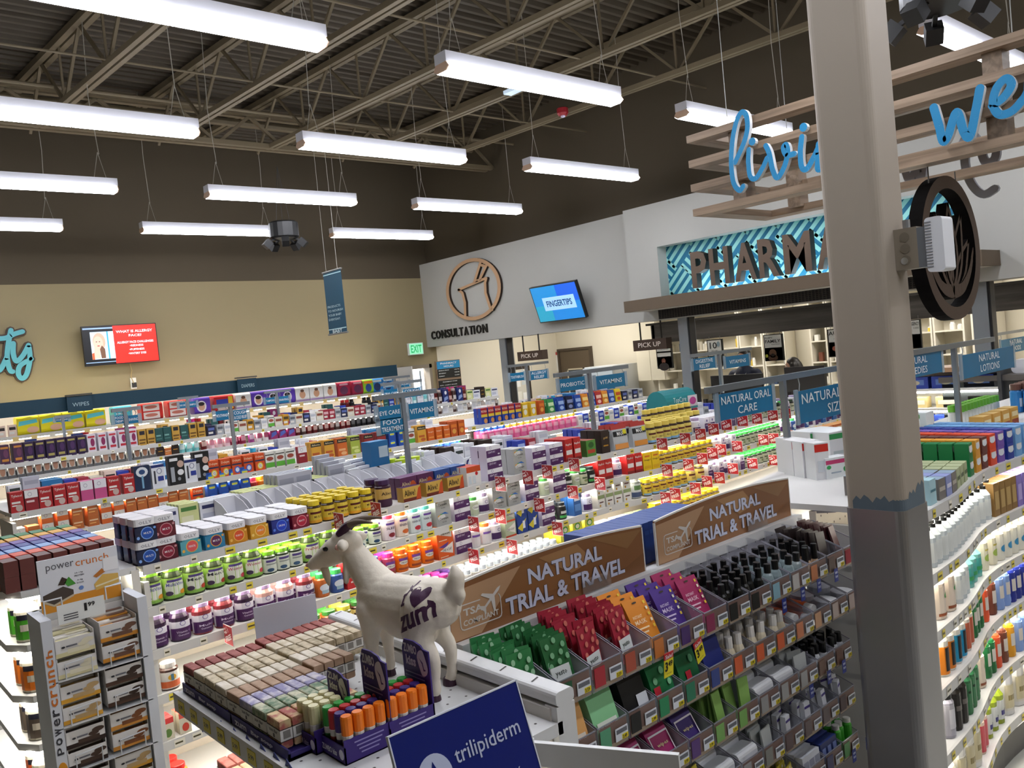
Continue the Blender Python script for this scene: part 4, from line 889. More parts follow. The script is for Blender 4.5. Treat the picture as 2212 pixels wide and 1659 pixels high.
def vft(desc, lab, cap, word, c2): return bot('vitamin_bottle', desc, .04, .145, lab, cap, lab, [R(.2, .62, .8, .7, '#5a3a8a'), T(word, .2, .44, .82, .53, '#3a2a4a'), ('e', .5, .22, .2, .09, c2)], caph=.14, z0=.03, z1=.8, sh=.06)
SLP = vft('white and pink sleep bottle', '#ecdce4', '#e04a6a', 'SLEEP', '#7a1a2a'); ENR = vft('white bottle with orange cap', '#f0e0d0', '#f08a3a', 'ENERGY', '#c8622a'); HSN = vft('white and teal-topped beauty bottle', '#dfeaea', '#5ab8b0', 'HAIR SKIN', '#b82a3a')
PUR = [bot('gummy_bottle', 'lavender-capped %s gummy bottle' % a, .046, .15, c, '#b9a0cf', '#e9e6ee', [R(0, .06, 1, .42, '#40194f'), ('e', .5, .56, .11, .075, '#6a5a9a'), ('e', .5, .56, .085, .058, '#e9e6ee'), T(w, .25, .26, .78, .33, '#cfc2da'), T('Gummies', .3, .17, .72, .23, '#cfc2da')], caph=.12, capr=.78, sh=.14, z1=.62) for a, c, w in (('dark berry', '#2a1430', 'Vitamin C'), ('pale pink', '#d9a9a0', 'Calcium'), ('red', '#7a2a30', 'Multi'))]
KID = [bot('gummy_bottle', 'green-lidded children vitamin bottle', .038, .125, c, g, c, [('e', .5, .4, .3, .16, '#d8e0e8'), R(.3, .15, .7, .3, '#9ab8c8')], caph=.18) for c, g in (('#b8622a', '#3fae5a'), ('#2a4a8a', '#3fae5a'), ('#2a6a4a', '#3fc05a'))]
REDP = pouch('vitamin_pouch', 'red supplement pouch', .12, .16, '#a81c22', [T('30', .25, .45, .6, .65, '#e8d8d4'), R(.2, .2, .7, .25, '#e8d8d4')])
def oad(desc, body, cap): return bot('vitamin_bottle', desc, .038, .13, body, cap, body, [R(.15, .5, .85, .62, '#6a3a8a'), ('e', .45, .42, .3, .09, '#e8e2d8'), T('ONE A DAY', .25, .38, .7, .46, '#2a2420'), R(.1, .1, .9, .2, '#8a3a1c')], caph=.17, capr=.84)
OADO, OADP, OADN = oad('orange-capped amber vitamin bottle', '#d87018', '#f0661c'), oad('pink-capped vitamin bottle', '#a83a5a', '#e83a94'), oad('navy-capped vitamin bottle', '#22386a', '#2a3f8a')
OADB = boxp('vitamin_box', 'orange vitamin carton', .13, .065, .1, '#d85a1c', [('p', [(.05, .75), (.7, .95), (.5, .6)], '#5a3a8a'), ('p', [(.1, .5), (.95, .9), (.9, .2)], '#ece4da'), T('ONE A DAY', .25, .42, .85, .6, '#2a2a2a'), R(.1, .08, .6, .14, '#f0c8a8')], top='#e86a20', side='#c24a18')
OADG = boxp('vitamin_box', 'pale green vitamin carton', .1, .065, .1, '#b8c4a4', [('p', [(.1, .5), (.95, .9), (.9, .2)], '#ece8de'), T('ONE A DAY', .15, .42, .85, .58, '#3a3a3a'), R(0, .0, 1, .12, '#c84a2a')], top='#c8d0b8')
OADY = boxp('vitamin_box', 'blue and yellow vitamin carton', .1, .065, .1, '#1f3f8a', [('p', [(.0, .4), (.9, .95), (.4, .1)], '#d8c83a'), T('1', .5, .3, .72, .8, '#e8ecf4')], top='#5a9ae0', side='#1a3470')
WOR = bot('vitamin_bottle', 'white and orange vitamin bottle', .04, .135, '#eceaea', '#f07a3a', '#eceaea', [('p', [(0, .06), (1, .06), (1, .3), (0, .45)], '#c24a1c'), R(.15, .5, .85, .6, '#6a4a9a')])
NBT = [bot('vitamin_bottle', 'green-lidded %s vitamin bottle' % a, .042, .125, c, l, '#e2cf86', [R(.1, .46, .9, .54, '#3a2a22'), T(w, .4, .3, .6, .42, '#8a3a1c'), R(.3, .12, .48, .24, '#8a2a1c'), R(.54, .12, .72, .24, '#8a2a1c')], caph=.16, capr=.86) for a, c, l, w in (('dark red', '#3a1a16', '#2a5a2a', 'B'), ('orange', '#c8622a', '#3a7a34', 'C'), ('olive', '#5a5a24', '#e0d84a', 'D'))]
OJAR = bot('vitamin_bottle', 'dark jar with a big letter label', .044, .125, '#3a1c14', '#e0dcd8', '#e8e4dc', [R(.0, .1, 1, .34, '#b8562a'), ('e', .5, .48, .16, .11, '#c89a2a'), R(.45, .36, .55, .6, '#2a6a8a')])
OJAR2 = bot('vitamin_bottle', 'dark jar with a blue-banded letter label', .044, .125, '#1c1a2a', '#e8e6e4', '#e8e4dc', [R(.0, .1, 1, .34, '#2a5aa8'), ('e', .5, .48, .16, .11, '#c89a2a')])
DKC = [bot('vitamin_bottle', 'dark bottle with %s cap' % a, .036, .11, '#2a1a3a', c, '#e4e0e6', [R(0, .1, 1, .3, '#3a1a52')]) for a, c in (('purple', '#4a2f6a'), ('navy', '#2a3a80'), ('blue', '#2a4ac0'), ('white', '#eceaea'), ('mauve', '#a88ab8'), ('magenta', '#c83a8a'))]
WCD = bot('vitamin_bottle', 'small dark bottle with pale blue cap', .03, .09, '#22180f', '#d5dee8', '#e8e4dc', [], caph=.3)
GCB = bot('vitamin_bottle', 'green-capped dark herbal bottle', .036, .115, '#1c2a1c', '#3fbf4f', '#b9bda4', [R(.2, .4, .8, .5, '#4a5a3a'), ('e', .5, .28, .18, .08, '#7a8a5a')], caph=.14)
BCB = bot('vitamin_bottle', 'black-capped dark herbal bottle', .036, .11, '#161a16', '#1f3a22', '#b9bda4', [R(.2, .4, .8, .5, '#4a5a3a')], caph=.14)
PWB = boxp('vitamin_box', 'tall purple and white supplement carton', .065, .06, .12, '#ece9ef', [R(0, 0, 1, .6, '#3f1b57'), T('Fish', .2, .4, .8, .52, '#d8cce4'), ('e', .5, .78, .14, .09, '#7a6aa0')], top='#f0eef2')
OMG = boxp('vitamin_box', 'yellow Omega-3 carton', .085, .07, .14, '#e6c21c', [T('Omega-3', .08, .5, .92, .64, '#2a2a1c'), R(.2, .74, .8, .82, '#c8641c'), R(.1, .1, .9, .26, '#d8a81c')], top='#efd04a', side='#d8b41c')
OMP = boxp('vitamin_box', 'pale olive supplement carton', .075, .06, .095, '#e4e2da', [R(0, .72, 1, 1, '#8a9a6a'), R(.2, .4, .8, .5, '#5a3a3a'), ('e', .3, .2, .1, .1, '#b8862a')], top='#9aa67a')
MLK = bot('supplement_bottle', 'grey plant protein bottle with white cap', .045, .17, '#8a8f8a', '#eceae6', '#d8dcd8', [R(0, .08, 1, .3, '#3a4a6a'), R(.2, .4, .8, .6, '#5a7a4a')])
YGB = boxp('vitamin_box', 'yellow-green digestive carton', .1, .08, .1, '#d8d24a', [('e', .5, .35, .3, .25, '#4a9a3a'), ('e', .5, .75, .12, .1, '#7ab83a'), ('e', .5, .35, .2, .16, '#e8e6c8')], top='#ece8b0')
WBX = boxp('medicine_box', 'white supplement carton with ring logo', .16, .09, .05, '#eceaec', [('e', .2, .5, .07, .3, '#8a86a0'), ('e', .2, .5, .05, .22, '#eceaec'), R(.4, .4, .8, .55, '#a8a4b8')])
BLKG = bot('vitamin_bottle', 'black and green diet bottle', .038, .12, '#17191a', '#22262a', '#17191a', [R(.1, .1, .9, .25, '#3a9a4a'), R(.2, .35, .8, .5, '#cfd4d0')])
BLUB = boxp('vitamin_box', 'tall blue supplement carton', .08, .06, .16, '#2a5a9a', [R(.1, .65, .9, .8, '#e8ecf4'), R(.1, .2, .9, .5, '#5a8ac8')], top='#3a6aaa')
# generic packs for the farther aisles
rb = random.Random(5)
def gbox(desc, w, h, front, band, d=.05, top=None, word=None, c3='#efece6', pic=None):
    ds = [R(0, .66, 1, .93, band), R(.1, .44, .75, .54, c3), R(.1, .32, .6, .38, c3)]
    if pic: ds += [('e', .62, .22, .26, .17, pic)]
    if word: ds += [T(word, .1, .72, .9, .88, c3)]
    return boxp('medicine_box', desc, w, d, h, front, ds, top=top)
TYL = gbox('red pain relief carton', .085, .15, '#b3262a', '#b3262a', word='Tylenol', pic='#c8b0a8'); TYW = gbox('red and white pain relief carton', .085, .15, '#ece8e6', '#ece8e6', c3='#b3262a'); TYW = boxp('medicine_box', 'red carton with white ring-logo head', .085, .05, .15, '#8e1f2a', [R(0, .62, 1, 1, '#ece9e8'), ('e', .4, .8, .16, .1, '#9a92a8'), ('e', .4, .8, .13, .08, '#ece9e8'), R(.1, .4, .7, .5, '#e8c8c8')])
PNK = boxp('medicine_box', 'pink and white pain relief carton', .085, .05, .15, '#c8548a', [R(0, .55, 1, 1, '#ece9ee'), ('e', .4, .78, .16, .1, '#9a92a8'), ('e', .4, .78, .13, .08, '#ece9ee')])
CARD = boxp('thermometer_card', 'dark blue ear-care card pack', .12, .03, .2, '#182a4a', [('e', .5, .75, .38, .2, '#e4e8ee'), ('e', .5, .75, .2, .1, '#2a4a7a'), R(.44, .1, .56, .6, '#7aa8c8')], cat='card pack')
THM = boxp('thermometer_card', 'white and blue thermometer card pack', .1, .03, .19, '#e6e8ee', [R(0, .88, 1, 1, '#1f2f6a'), ('e', .6, .72, .2, .12, '#1f2f6a'), ('e', .6, .72, .16, .1, '#e6e8ee'), R(.16, .2, .3, .75, '#3a3a42'), R(.45, .3, .9, .5, '#2a3a8a')], cat='card pack')
BRN = boxp('thermometer_box', 'tall black ear thermometer carton', .13, .06, .24, '#121316', [R(.1, .82, .6, .92, '#e8e8ea'), ('e', .75, .7, .2, .12, '#c8a898'), R(.12, .12, .35, .62, '#a8acb4'), ('e', .72, .42, .2, .1, '#e8e8ea'), ('e', .6, .2, .1, .06, '#8a8e94')])
DAY = boxp('medicine_box', 'orange cough syrup carton', .085, .05, .15, '#d0501f', [R(0, .55, 1, .64, '#2a2a4a'), T('Delsym', .1, .72, .9, .88, '#f0d8b8'), ('e', .5, .28, .3, .2, '#dfc23a'), ('e', .5, .28, .2, .13, '#e8e4d8'), T('12', .4, .22, .62, .36, '#2a2a4a')], top='#d8622a')
DAYB = boxp('medicine_box', 'orange cough syrup carton with blue badge', .085, .05, .15, '#d0501f', [R(0, .55, 1, .64, '#2a2a4a'), T('Delsym', .1, .72, .9, .88, '#f0d8b8'), ('e', .5, .28, .3, .2, '#3a5ab8'), ('e', .5, .28, .2, .13, '#d8e0f0')], top='#d8622a')
MUC = gbox('green-footed cold medicine carton', .08, .15, '#e4e2da', '#e4e2da', c3='#7a3a4a'); MUC = boxp('medicine_box', 'green-footed cold medicine carton', .08, .05, .15, '#e4e2da', [R(0, .78, 1, .84, '#2a2a22'), ('e', .5, .58, .4, .12, '#9a4a3a'), R(0, .08, 1, .36, '#5aa83a')])
AIR = [boxp('medicine_pouch', '%s cold remedy carton' % a, .1, .05, .17, c, [R(0, .74, 1, .94, '#1c1c1a'), T('Airborne', .1, .79, .9, .89, '#e8d8a8'), R(.1, .3, .8, .42, k), ('e', .6, .16, .3, .1, k)], top=c) for a, c, k in (('yellow', '#d9a23a', '#b85a2a'), ('lime', '#a8b84a', '#d8e08a'), ('dark red', '#8e2a2c', '#c86a5a'), ('orange', '#cf6a2a', '#e8b07a'))]
EMR = boxp('medicine_box', 'orange vitamin drink carton', .075, .06, .13, '#cf6422', [T('EmergenC', .08, .6, .92, .72, '#f4e0c8'), R(.1, .2, .9, .3, '#e89a4a')], top='#dcdcd8')
EMB = boxp('medicine_box', 'orange brown drink-mix carton', .085, .06, .16, '#b8521f', [R(.1, .6, .9, .8, '#d8762a'), ('e', .5, .35, .3, .16, '#e0a04a')], top='#c8622a')
HAL = boxp('medicine_box', 'red, yellow and blue lozenge carton', .085, .06, .17, '#1f3f9a', [R(0, .62, 1, 1, '#a01f24'), T('RICOLA', .08, .74, .92, .88, '#f0e0d0'), R(0, .44, 1, .62, '#d8b83a'), ('e', .65, .2, .28, .16, '#c88a4a')], top='#8e1a1e')
LOZ = [pouch('lozenge_bag', '%s lozenge bag' % a, .11, .16, c, [R(.1, .5, .9, .75, k), ('e', .5, .25, .3, .14, k)], thick=.045) for a, c, k in (('blue', '#23489a', '#9ab4e0'), ('orange', '#d8862a', '#f0d080'), ('dark blue', '#1a1f3a', '#7a86b0'), ('red', '#b02a2a', '#f0c0b0'), ('yellow', '#e0c020', '#b84a1c'), ('green', '#3a8a4a', '#c8e0b0'))]
GAL = boxp('medicine_box', 'yellow gold remedy carton', .085, .06, .16, '#d8b02a', [R(.1, .6, .9, .85, '#ece4c8'), ('e', .5, .35, .3, .2, '#e8e4d8')])
ALG = boxp('allergy_box', 'orange and white allergy carton', .075, .06, .085, '#d2652a', [R(0, .45, 1, 1, '#e6e0d4'), ('e', .4, .7, .16, .16, '#a89ab0'), ('e', .4, .7, .12, .12, '#e6e0d4')], top='#eceae4')
ALO = boxp('allergy_box', 'brown-orange allergy carton', .075, .06, .085, '#bf6a34', [R(.1, .5, .9, .62, '#e8c8a0'), R(.1, .25, .7, .35, '#e8a860')], top='#d89a6a')
ALBL = boxp('allergy_box', 'blue allergy carton', .08, .06, .085, '#1d4a9c', [('e', .5, .55, .36, .24, '#3a7ad0'), R(.2, .4, .8, .6, '#d8d84a')], top='#8ab8e8')
SYR = [bot('medicine_bottle', '%s-capped syrup bottle' % a, .036, .15, b_, c, None, [], parts=False, caph=.22, n=10, capr=.7) for a, b_, c in (('red', '#a02a2a', '#e8405a'), ('amber', '#c8701c', '#f0a82a'), ('blue', '#22222a', '#3aa8d0'), ('green', '#1c3a2a', '#2aa85a'), ('rose', '#3a1c1c', '#f05a6a'), ('royal blue', '#2a3a7a', '#4a7ae0'))]
PEP = bot('medicine_bottle', 'pink stomach remedy bottle', .045, .17, '#d8689a', '#d8b83a', None, [R(.15, .3, .85, .55, '#e8a8c0')], parts=False, n=12, caph=.24, capr=.75)
PEPB = bot('medicine_bottle', 'pink stomach remedy bottle with blue cap', .045, .17, '#d8689a', '#2a5ab0', None, [R(.15, .3, .85, .55, '#e8a8c0')], parts=False, n=12, caph=.24, capr=.75)
HRM = [boxp('hair_color_box', "men's hair colour carton with a %s face" % a, .075, .06, .16, '#d8d4cc', [R(0, .0, 1, .2, '#5a5a5c'), ('e', .42, .5, .32, .3, c), ('p', [(.1, .6), (.2, .9), (.6, .92), (.75, .62), (.6, .74), (.25, .74)], k), R(.82, .2, 1, .5, '#2a2a2c')], top='#b8b4aa') for a, c, k in (('dark-haired', '#b98a72', '#1c1512'), ('brown-haired', '#c0957c', '#4a3222'), ('tanned', '#a8775c', '#2a1c14'))]
HRP = [boxp('hair_color_box', '%s hair colour carton' % a, .085, .07, .2, c, [('e', .6, .55, .25, .22, k), R(.15, .15, .85, .28, g), R(.1, .8, .9, .9, g)], top=c) for a, c, k, g in (('dark purple', '#2c1640', '#4a2a5a', '#a89a5a'), ('plum and orange', '#4a2a4a', '#6a3a5a', '#c8843a'), ('white and red', '#dcd4dc', '#8a2a5a', '#b82a3a'))]
TAN_ = boxp('hair_box', 'tan hair dye carton with a dark window', .085, .06, .18, '#c0963f', [R(.2, .66, .85, .9, '#23202a'), R(.1, .3, .9, .4, '#6a4a1c'), R(.1, .12, .8, .2, '#6a4a1c')])
TEALB = boxp('hair_box', 'dark teal hair dye carton', .085, .06, .17, '#23504f', [R(.1, .45, .7, .55, '#7aa8a0'), R(.1, .25, .8, .32, '#4a7a74')], top='#3a6a68')
SHV = [bot('shampoo_bottle', '%s shampoo bottle' % a, .036, .2, b_, c, None, [R(.2, .2, .8, .5, k)], parts=False, n=10, caph=.16, capr=.75) for a, b_, c, k in (('aqua and pink', '#7ac4c8', '#c82a7a', '#d8ecec'), ('pale pink', '#e4c4cc', '#e8dce0', '#d88aa0'), ('wine red', '#7a1c3a', '#8a2a4a', '#c88aa0'), ('white and wine', '#e0d8dc', '#6a1c4a', '#a84a6a'), ('dark red', '#5a1618', '#a82020', '#c8a8a0'), ('clear brown', '#4a3430', '#b8a8a0', '#c8c0bc'), ('black', '#18181a', '#101012', '#5a5a5e'), ('violet', '#8a3a78', '#b06aa0', '#e0c8dc'))]
BLST = [boxp('razor_card', '%s razor card pack' % a, .1, .025, .2, c, [('e', .5, .75, .2, .14, '#e8e4ea'), ('p', [(.1, .1), (.9, .3), (.8, .5), (.2, .4)], k)], cat='card pack') for a, c, k in (('magenta', '#8a2a62', '#5a6ac0'), ('white and green', '#dfe4da', '#5a8a4a'), ('navy', '#22306a', '#8aa0d0'))]
DIA = [soft('diaper_pack', '%s diaper pack' % a, w, .2, .235, c, d_) for a, w, c, d_ in (('yellow and aqua', .25, '#e0d21c', [('p', [(.05, .5), (.95, .62), (.9, .82), (.1, .75)], '#5ac4cc'), ('e', .7, .25, .28, .18, '#d8a88a'), ('p', [(.2, .9), (.9, .85), (.6, .98)], '#f0ec5a')]), ('aqua', .24, '#4fb4c4', [R(.1, .3, .9, .36, '#d8ecec'), R(.1, .55, .7, .6, '#d8ecec'), ('e', .65, .75, .2, .12, '#a8d04a')]), ('red and white', .29, '#c8281f', [R(.08, .06, .84, .46, '#e4d4cc'), R(.08, .54, .84, .94, '#e4d4cc'), ('e', .45, .28, .3, .1, '#b86a5a'), ('e', .45, .76, .3, .1, '#b86a5a')]), ('purple', .24, '#5a3aa8', [('e', .45, .45, .3, .36, '#e4dce4'), ('e', .45, .42, .2, .24, '#c89a80'), ('e', .45, .6, .2, .12, '#22181a')]), ('red and blue', .3, '#b8242a', [R(.1, .2, .7, .75, '#2a3a9a'), R(.15, .05, .8, .3, '#c8b8b0'), R(.72, .1, .95, .9, '#e0b82a')]), ('white baby-photo', .24, '#e6e4e0', [('e', .5, .45, .22, .26, '#c89878'), ('e', .5, .72, .14, .1, '#6a4a3a'), R(0, .0, 1, .12, '#a88ab8')]), ('crimson', .22, '#9c1f42', [('e', .5, .42, .34, .3, '#5a2a4a'), R(.15, .78, .85, .9, '#e0a8b8')]), ('blue', .22, '#2476b8', [('e', .5, .4, .3, .3, '#1c2f5a'), R(.1, .75, .9, .9, '#d8e8f0')]), ('lime', .2, '#8ab82a', [('e', .5, .4, .3, .3, '#2a4a8a'), R(.1, .72, .9, .9, '#f08a2a')]))]
WHC = [boxp('first_aid_pack', '%s first-aid pack' % a, w, .03, h, c, [R(.1, .7, .9, .86, k), R(.1, .2, .7, .5, g)], cat='card pack') for a, w, h, c, k, g in (('white', .1, .17, '#e4e5ea', '#c8cad4', '#d4d6de'), ('pale grey', .12, .2, '#b4b5bf', '#9a9ca8', '#a4a6b2'), ('white and black', .09, .15, '#e8e9ec', '#2a3230', '#d0d2d8'), ('white and navy', .13, .13, '#e6e7ee', '#2a2f5a', '#c4c8da'), ('green and yellow', .11, .14, '#d8dc9a', '#4a7a3a', '#e8e6c0'))]
BBX = boxp('first_aid_pack', 'blue first-aid box', .15, .1, .15, '#21699c', [R(.45, .25, .95, .75, '#cfe0ea')], top='#2f7fb4', cat='box')
TRY = tray('display_tray', 'white plastic display tray', .16, .2, .14, '#e9e9ee')
TPB = bot('ointment_tub', 'white and lime ointment pump tub', .05, .15, '#e8ecec', '#c0d82a', '#e8ecea', [R(.1, .1, .9, .2, '#c0d82a')], parts=False, cat='tub')
SAL = [boxp('care_carton', '%s' % a, w, .06, h, c, [R(.1, .55, .9, .8, k), R(.1, .2, .7, .4, '#e0dcd4')]) for a, w, h, c, k in (('white care carton', .08, .12, '#e8e6e4', '#b8bcc4'), ('crimson care carton', .08, .13, '#9a2a3a', '#d8b0b4'), ('royal blue care carton', .09, .13, '#23389a', '#9ab0e0'), ('navy care carton', .09, .12, '#1c2244', '#5a6aa8'), ('pale pink care carton', .09, .15, '#e0c8b8', '#2a2020'), ('grey care carton', .08, .12, '#a8acb0', '#5a5e66'), ('amber care carton', .08, .14, '#c8922a', '#4a3a1c'), ('cream care carton', .1, .12, '#dcd4c0', '#8a4a3a'))]
# ================================================================== THE AISLES
rg = random.Random(11)
# ---- vitamin aisle
G1 = Path([(1.16, 4.0), (2.4, 4.05), (4.3, 4.2), (5.2, 4.13), (6.5, 4.15), (8.5, 4.3)])
Z1 = (1.395, 1.2, 1.0, .79, .57)
gondola('long white vitamin aisle shelving behind the goat statue', G1, [(Z1[0], .95), (Z1[1], .44), (Z1[2], .44), (Z1[3], .44), (Z1[4], .44), (.3, .44)], .45, ztop=1.37, tags=100)
V1, V2, V3, V4, V5 = ['vitamin aisle %s shelf' % k for k in ('top', 'second', 'third', 'fourth', 'fifth')]
r1 = lambda z, a, b, p, pl, **k: run(G1, Z1[z], a, b, p, pl, k.pop('group', 'goods ' + pl), **k)
r1(0, 296, 342, OL[0], V1, rows=3, stack=2); r1(0, 342, 386, OL[1], V1, rows=3, stack=2)
r1(0, 390, 672, [OL[k] for k in (2, 3, 4, 5, 6, 7, 8, 9, 10)], V1, rows=3)
r1(0, 675, 814, NM, V1, rows=4); r1(0, 815, 866, ALV, V1, rows=2); r1(0, 868, 1008, ALB, V1, rows=1); run(G1, Z1[0], 868, 940, ALT, V1, 'goods ' + V1, rows=2, off=.1); run(G1, Z1[0], 942, 1010, ALT2, V1, 'goods ' + V1, rows=2, off=.1)
r1(0, 1010, 1042, HEART, V1, rows=2); r1(0, 1043, 1100, CEN, V1, rows=2, stack=3); r1(0, 1103, 1148, CNT, V1, stack=2, rows=2); r1(0, 1150, 1222, CEN, V1, rows=2, stack=2); r1(0, 1224, 1258, BOXR, V1, rows=2); r1(0, 1260, 1298, BOXG, V1, rows=2); r1(0, 1300, 1322, BOXK, V1, rows=3)
r1(0, 1324, 1405, MAXP, V1, rows=3); r1(0, 1407, 1500, FISH, V1, rows=2, deepgap=.01); run(G1, Z1[0], 1420, 1520, FISH, V1, 'goods ' + V1, rows=2, off=.22, rowstep=.07, stack=1); r1(0, 1503, 1522, WPB, V1, rows=3)
r1(0, 1524, 1600, PWB, V1, rows=3); r1(0, 1602, 1700, [BCB, GCB], V1, rows=3); r1(0, 1702, 1830, [WPB, BCB, PWB, GCB], V1, rows=2)
r1(1, 312, 575, [VF[0], VF[0], VF[1], VF[1], VF[2], VF[2], VF[3], VF[4]], V2, rows=2); r1(1, 577, 660, VFS, V2, rows=3); r1(1, 662, 800, [VF[3], VF[4], VFS, VFS, VF[4]], V2, rows=2); r1(1, 802, 836, VFS, V2, rows=2)
r1(1, 836, 862, SLP, V2, rows=2); r1(1, 864, 893, ENR, V2, rows=3); r1(1, 894, 940, HSN, V2, rows=2); r1(1, 941, 980, CNT, V2, stack=2, rows=2); r1(1, 982, 1020, CEN, V2, stack=2, rows=2); r1(1, 1022, 1042, CNB, V2, rows=2); r1(1, 1043, 1064, WPB, V2, rows=2); r1(1, 1066, 1128, CNT, V2, stack=2); r1(1, 1130, 1172, CEN, V2, stack=2); r1(1, 1174, 1196, CNB, V2); r1(1, 1198, 1224, CEN, V2, stack=2)
r1(1, 1226, 1292, [BLKG, CNB, GCB], V2, rows=2); r1(1, 1294, 1326, BOXR, V2, rows=2); r1(1, 1328, 1354, WPB, V2, rows=2); r1(1, 1356, 1390, BOXR, V2, rows=2); r1(1, 1392, 1426, OMG, V2, rows=2); r1(1, 1428, 1545, NM2, V2, rows=3); r1(1, 1547, 1592, [WPB, PWB], V2, rows=2); r1(1, 1594, 1690, GCB, V2, rows=3); r1(1, 1705, 1760, [WPB, KID[1], WPB], V2, rows=2); r1(1, 1762, 1830, [PWB, WPB, BLUB], V2, rows=2)
r1(2, 322, 560, [PUR[0], PUR[0], PUR[2], PUR[2], PUR[0], PUR[2], PUR[2]], V3, rows=2); r1(2, 562, 690, [PUR[1], PUR[1], PUR[2], PUR[0]], V3, rows=2); r1(2, 690, 752, KID, V3, rows=2); r1(2, 753, 790, REDP, V3, rows=2); r1(2, 800, 836, OADN, V3, rows=3); r1(2, 838, 862, OADP, V3, rows=3); r1(2, 864, 946, OADO, V3, rows=3); r1(2, 948, 984, OADB, V3, stack=2, rows=2); r1(2, 986, 1022, CEN, V3, stack=2); r1(2, 1024, 1070, WOR, V3, rows=2); r1(2, 1071, 1090, WPB, V3, rows=2); r1(2, 1092, 1118, OADG, V3, stack=2, rows=2); r1(2, 1120, 1166, OADY, V3, stack=2, rows=2); r1(2, 1168, 1206, CEN, V3, stack=2); r1(2, 1208, 1236, BLKG, V3, rows=2); r1(2, 1237, 1262, BLUB, V3, rows=2); r1(2, 1264, 1290, [WPB, SLP], V3); r1(2, 1292, 1366, OMP, V3, stack=2, rows=2); r1(2, 1368, 1396, MLK, V3, rows=2); r1(2, 1397, 1490, NM2, V3, rows=3); r1(2, 1492, 1530, FISH, V3, rows=2); r1(2, 1532, 1610, [PWB, WPB], V3, rows=2); r1(2, 1612, 1700, GCB, V3, rows=3); r1(2, 1740, 1830, [WPB, KID[2], BLUB], V3)
r1(3, 334, 415, [OJAR, OJAR2], V4, rows=1); r1(3, 640, 800, [NBT[0], NBT[1], NBT[1], NBT[2]], V4, rows=2); r1(3, 850, 1000, DKC, V4, rows=3); r1(3, 1010, 1210, WCD, V4, rows=3); r1(3, 1212, 1290, YGB, V4, stack=2, rows=2); r1(3, 1292, 1370, WBX, V4, stack=2); r1(3, 1372, 1410, OMP, V4, rows=2); r1(3, 1412, 1440, OMG, V4); r1(3, 1442, 1560, NM, V4, rows=3)
LEM = [boxp('tea_box', '%s tea-style carton' % a, .055, .04, .1, '#d8d0b8', [R(0, .74, 1, 1, c), ('e', .5, .3, .3, .2, k)], top=c) for a, c, k in (('red-topped', '#c83a3a', '#5a7a3a'), ('coral-topped', '#d8584a', '#b83a2a'), ('turquoise-topped', '#4aaac0', '#3a6a3a'), ('yellow-topped', '#e8c040', '#5a7a3a'))]
RLJ = bot('gummy_bottle', 'red-lidded amber gummy bottle', .045, .13, '#c88a3a', '#e02a24', '#c8863a', [R(.2, .2, .8, .5, '#e0c88a')], caph=.16)
r1(4, 345, 420, LEM, V5, rows=2); run(G1, .3, 350, 430, RLJ, 'vitamin aisle sixth shelf', 'goods on the sixth vitamin shelf', rows=2)
# white plastic trays with first-aid packs on the far half of the vitamin aisle's top
PT = 'far half of vitamin aisle top'
s0, s1 = G1.of_px(500, 1.4, .55), G1.of_px(1010, 1.4, .55)
for k in range(14): t_ = s0 + (s1 - s0) * (k + .5) / 14; a, an = G1.at(t_, .62, 1.396); put_thing(TRY, a, an, '%s white plastic tray in the low row behind the jars' % nth(k), 'white plastic trays on the vitamin aisle top')
sa = G1.of_px(330, 1.4, .8)
run(G1, 1.396, 0, 0, WHC + [ALG], PT, 'first-aid packs ' + PT, rows=4, off=.74, s=(sa, G1.of_px(700, 1.4, .8)), rnd=rg, deepgap=.02)
run(G1, 1.396, 0, 0, [WHC[1], WHC[2], WHC[3], WHC[0]], PT, 'first-aid packs ' + PT, rows=4, off=.74, s=(G1.of_px(700, 1.4, .8), G1.of_px(815, 1.4, .8)), deepgap=.02, rowstep=.02)
run(G1, 1.396, 0, 0, BBX, PT, 'first-aid packs ' + PT, off=.76, s=(G1.of_px(805, 1.4, .8), G1.of_px(835, 1.4, .8)), stack=2)
run(G1, 1.396, 0, 0, TPB, PT, 'first-aid packs ' + PT, off=.7, rows=2, s=(G1.of_px(845, 1.4, .8), G1.of_px(905, 1.4, .8)))
run(G1, 1.396, 0, 0, [WHC[0], SAL[5], BOXK, WHC[2]], PT, 'first-aid packs ' + PT, off=.72, rows=3, s=(G1.of_px(905, 1.4, .8), G1.of_px(1120, 1.4, .8)), deepgap=.03)
SIGNARCH = boxp('shelf_topper', 'white arched topper with a rainbow square', .13, .012, .1, '#eceef0', [R(.55, .25, .85, .55, '#3aa86a'), R(.3, .25, .55, .55, '#3a8ac8'), ('p', [(0, 0), (.05, 0), (.3, .7), (.6, .97), (.5, 1), (.2, .8)], '#3a2a6a')], cat='card')
run(G1, 1.396, 0, 0, SIGNARCH, PT, 'arched cards ' + PT, off=.45, rows=2, deepgap=.05, s=(G1.of_px(1000, 1.45, .5), G1.of_px(1080, 1.45, .5)))
run(G1, 1.396, 0, 0, [SAL[2], SAL[1], WHC[0], SAL[5], CEN], PT, 'first-aid packs ' + PT, off=.6, rows=3, s=(G1.of_px(1120, 1.4, .6), G1.of_px(1560, 1.4, .6)), deepgap=.01)
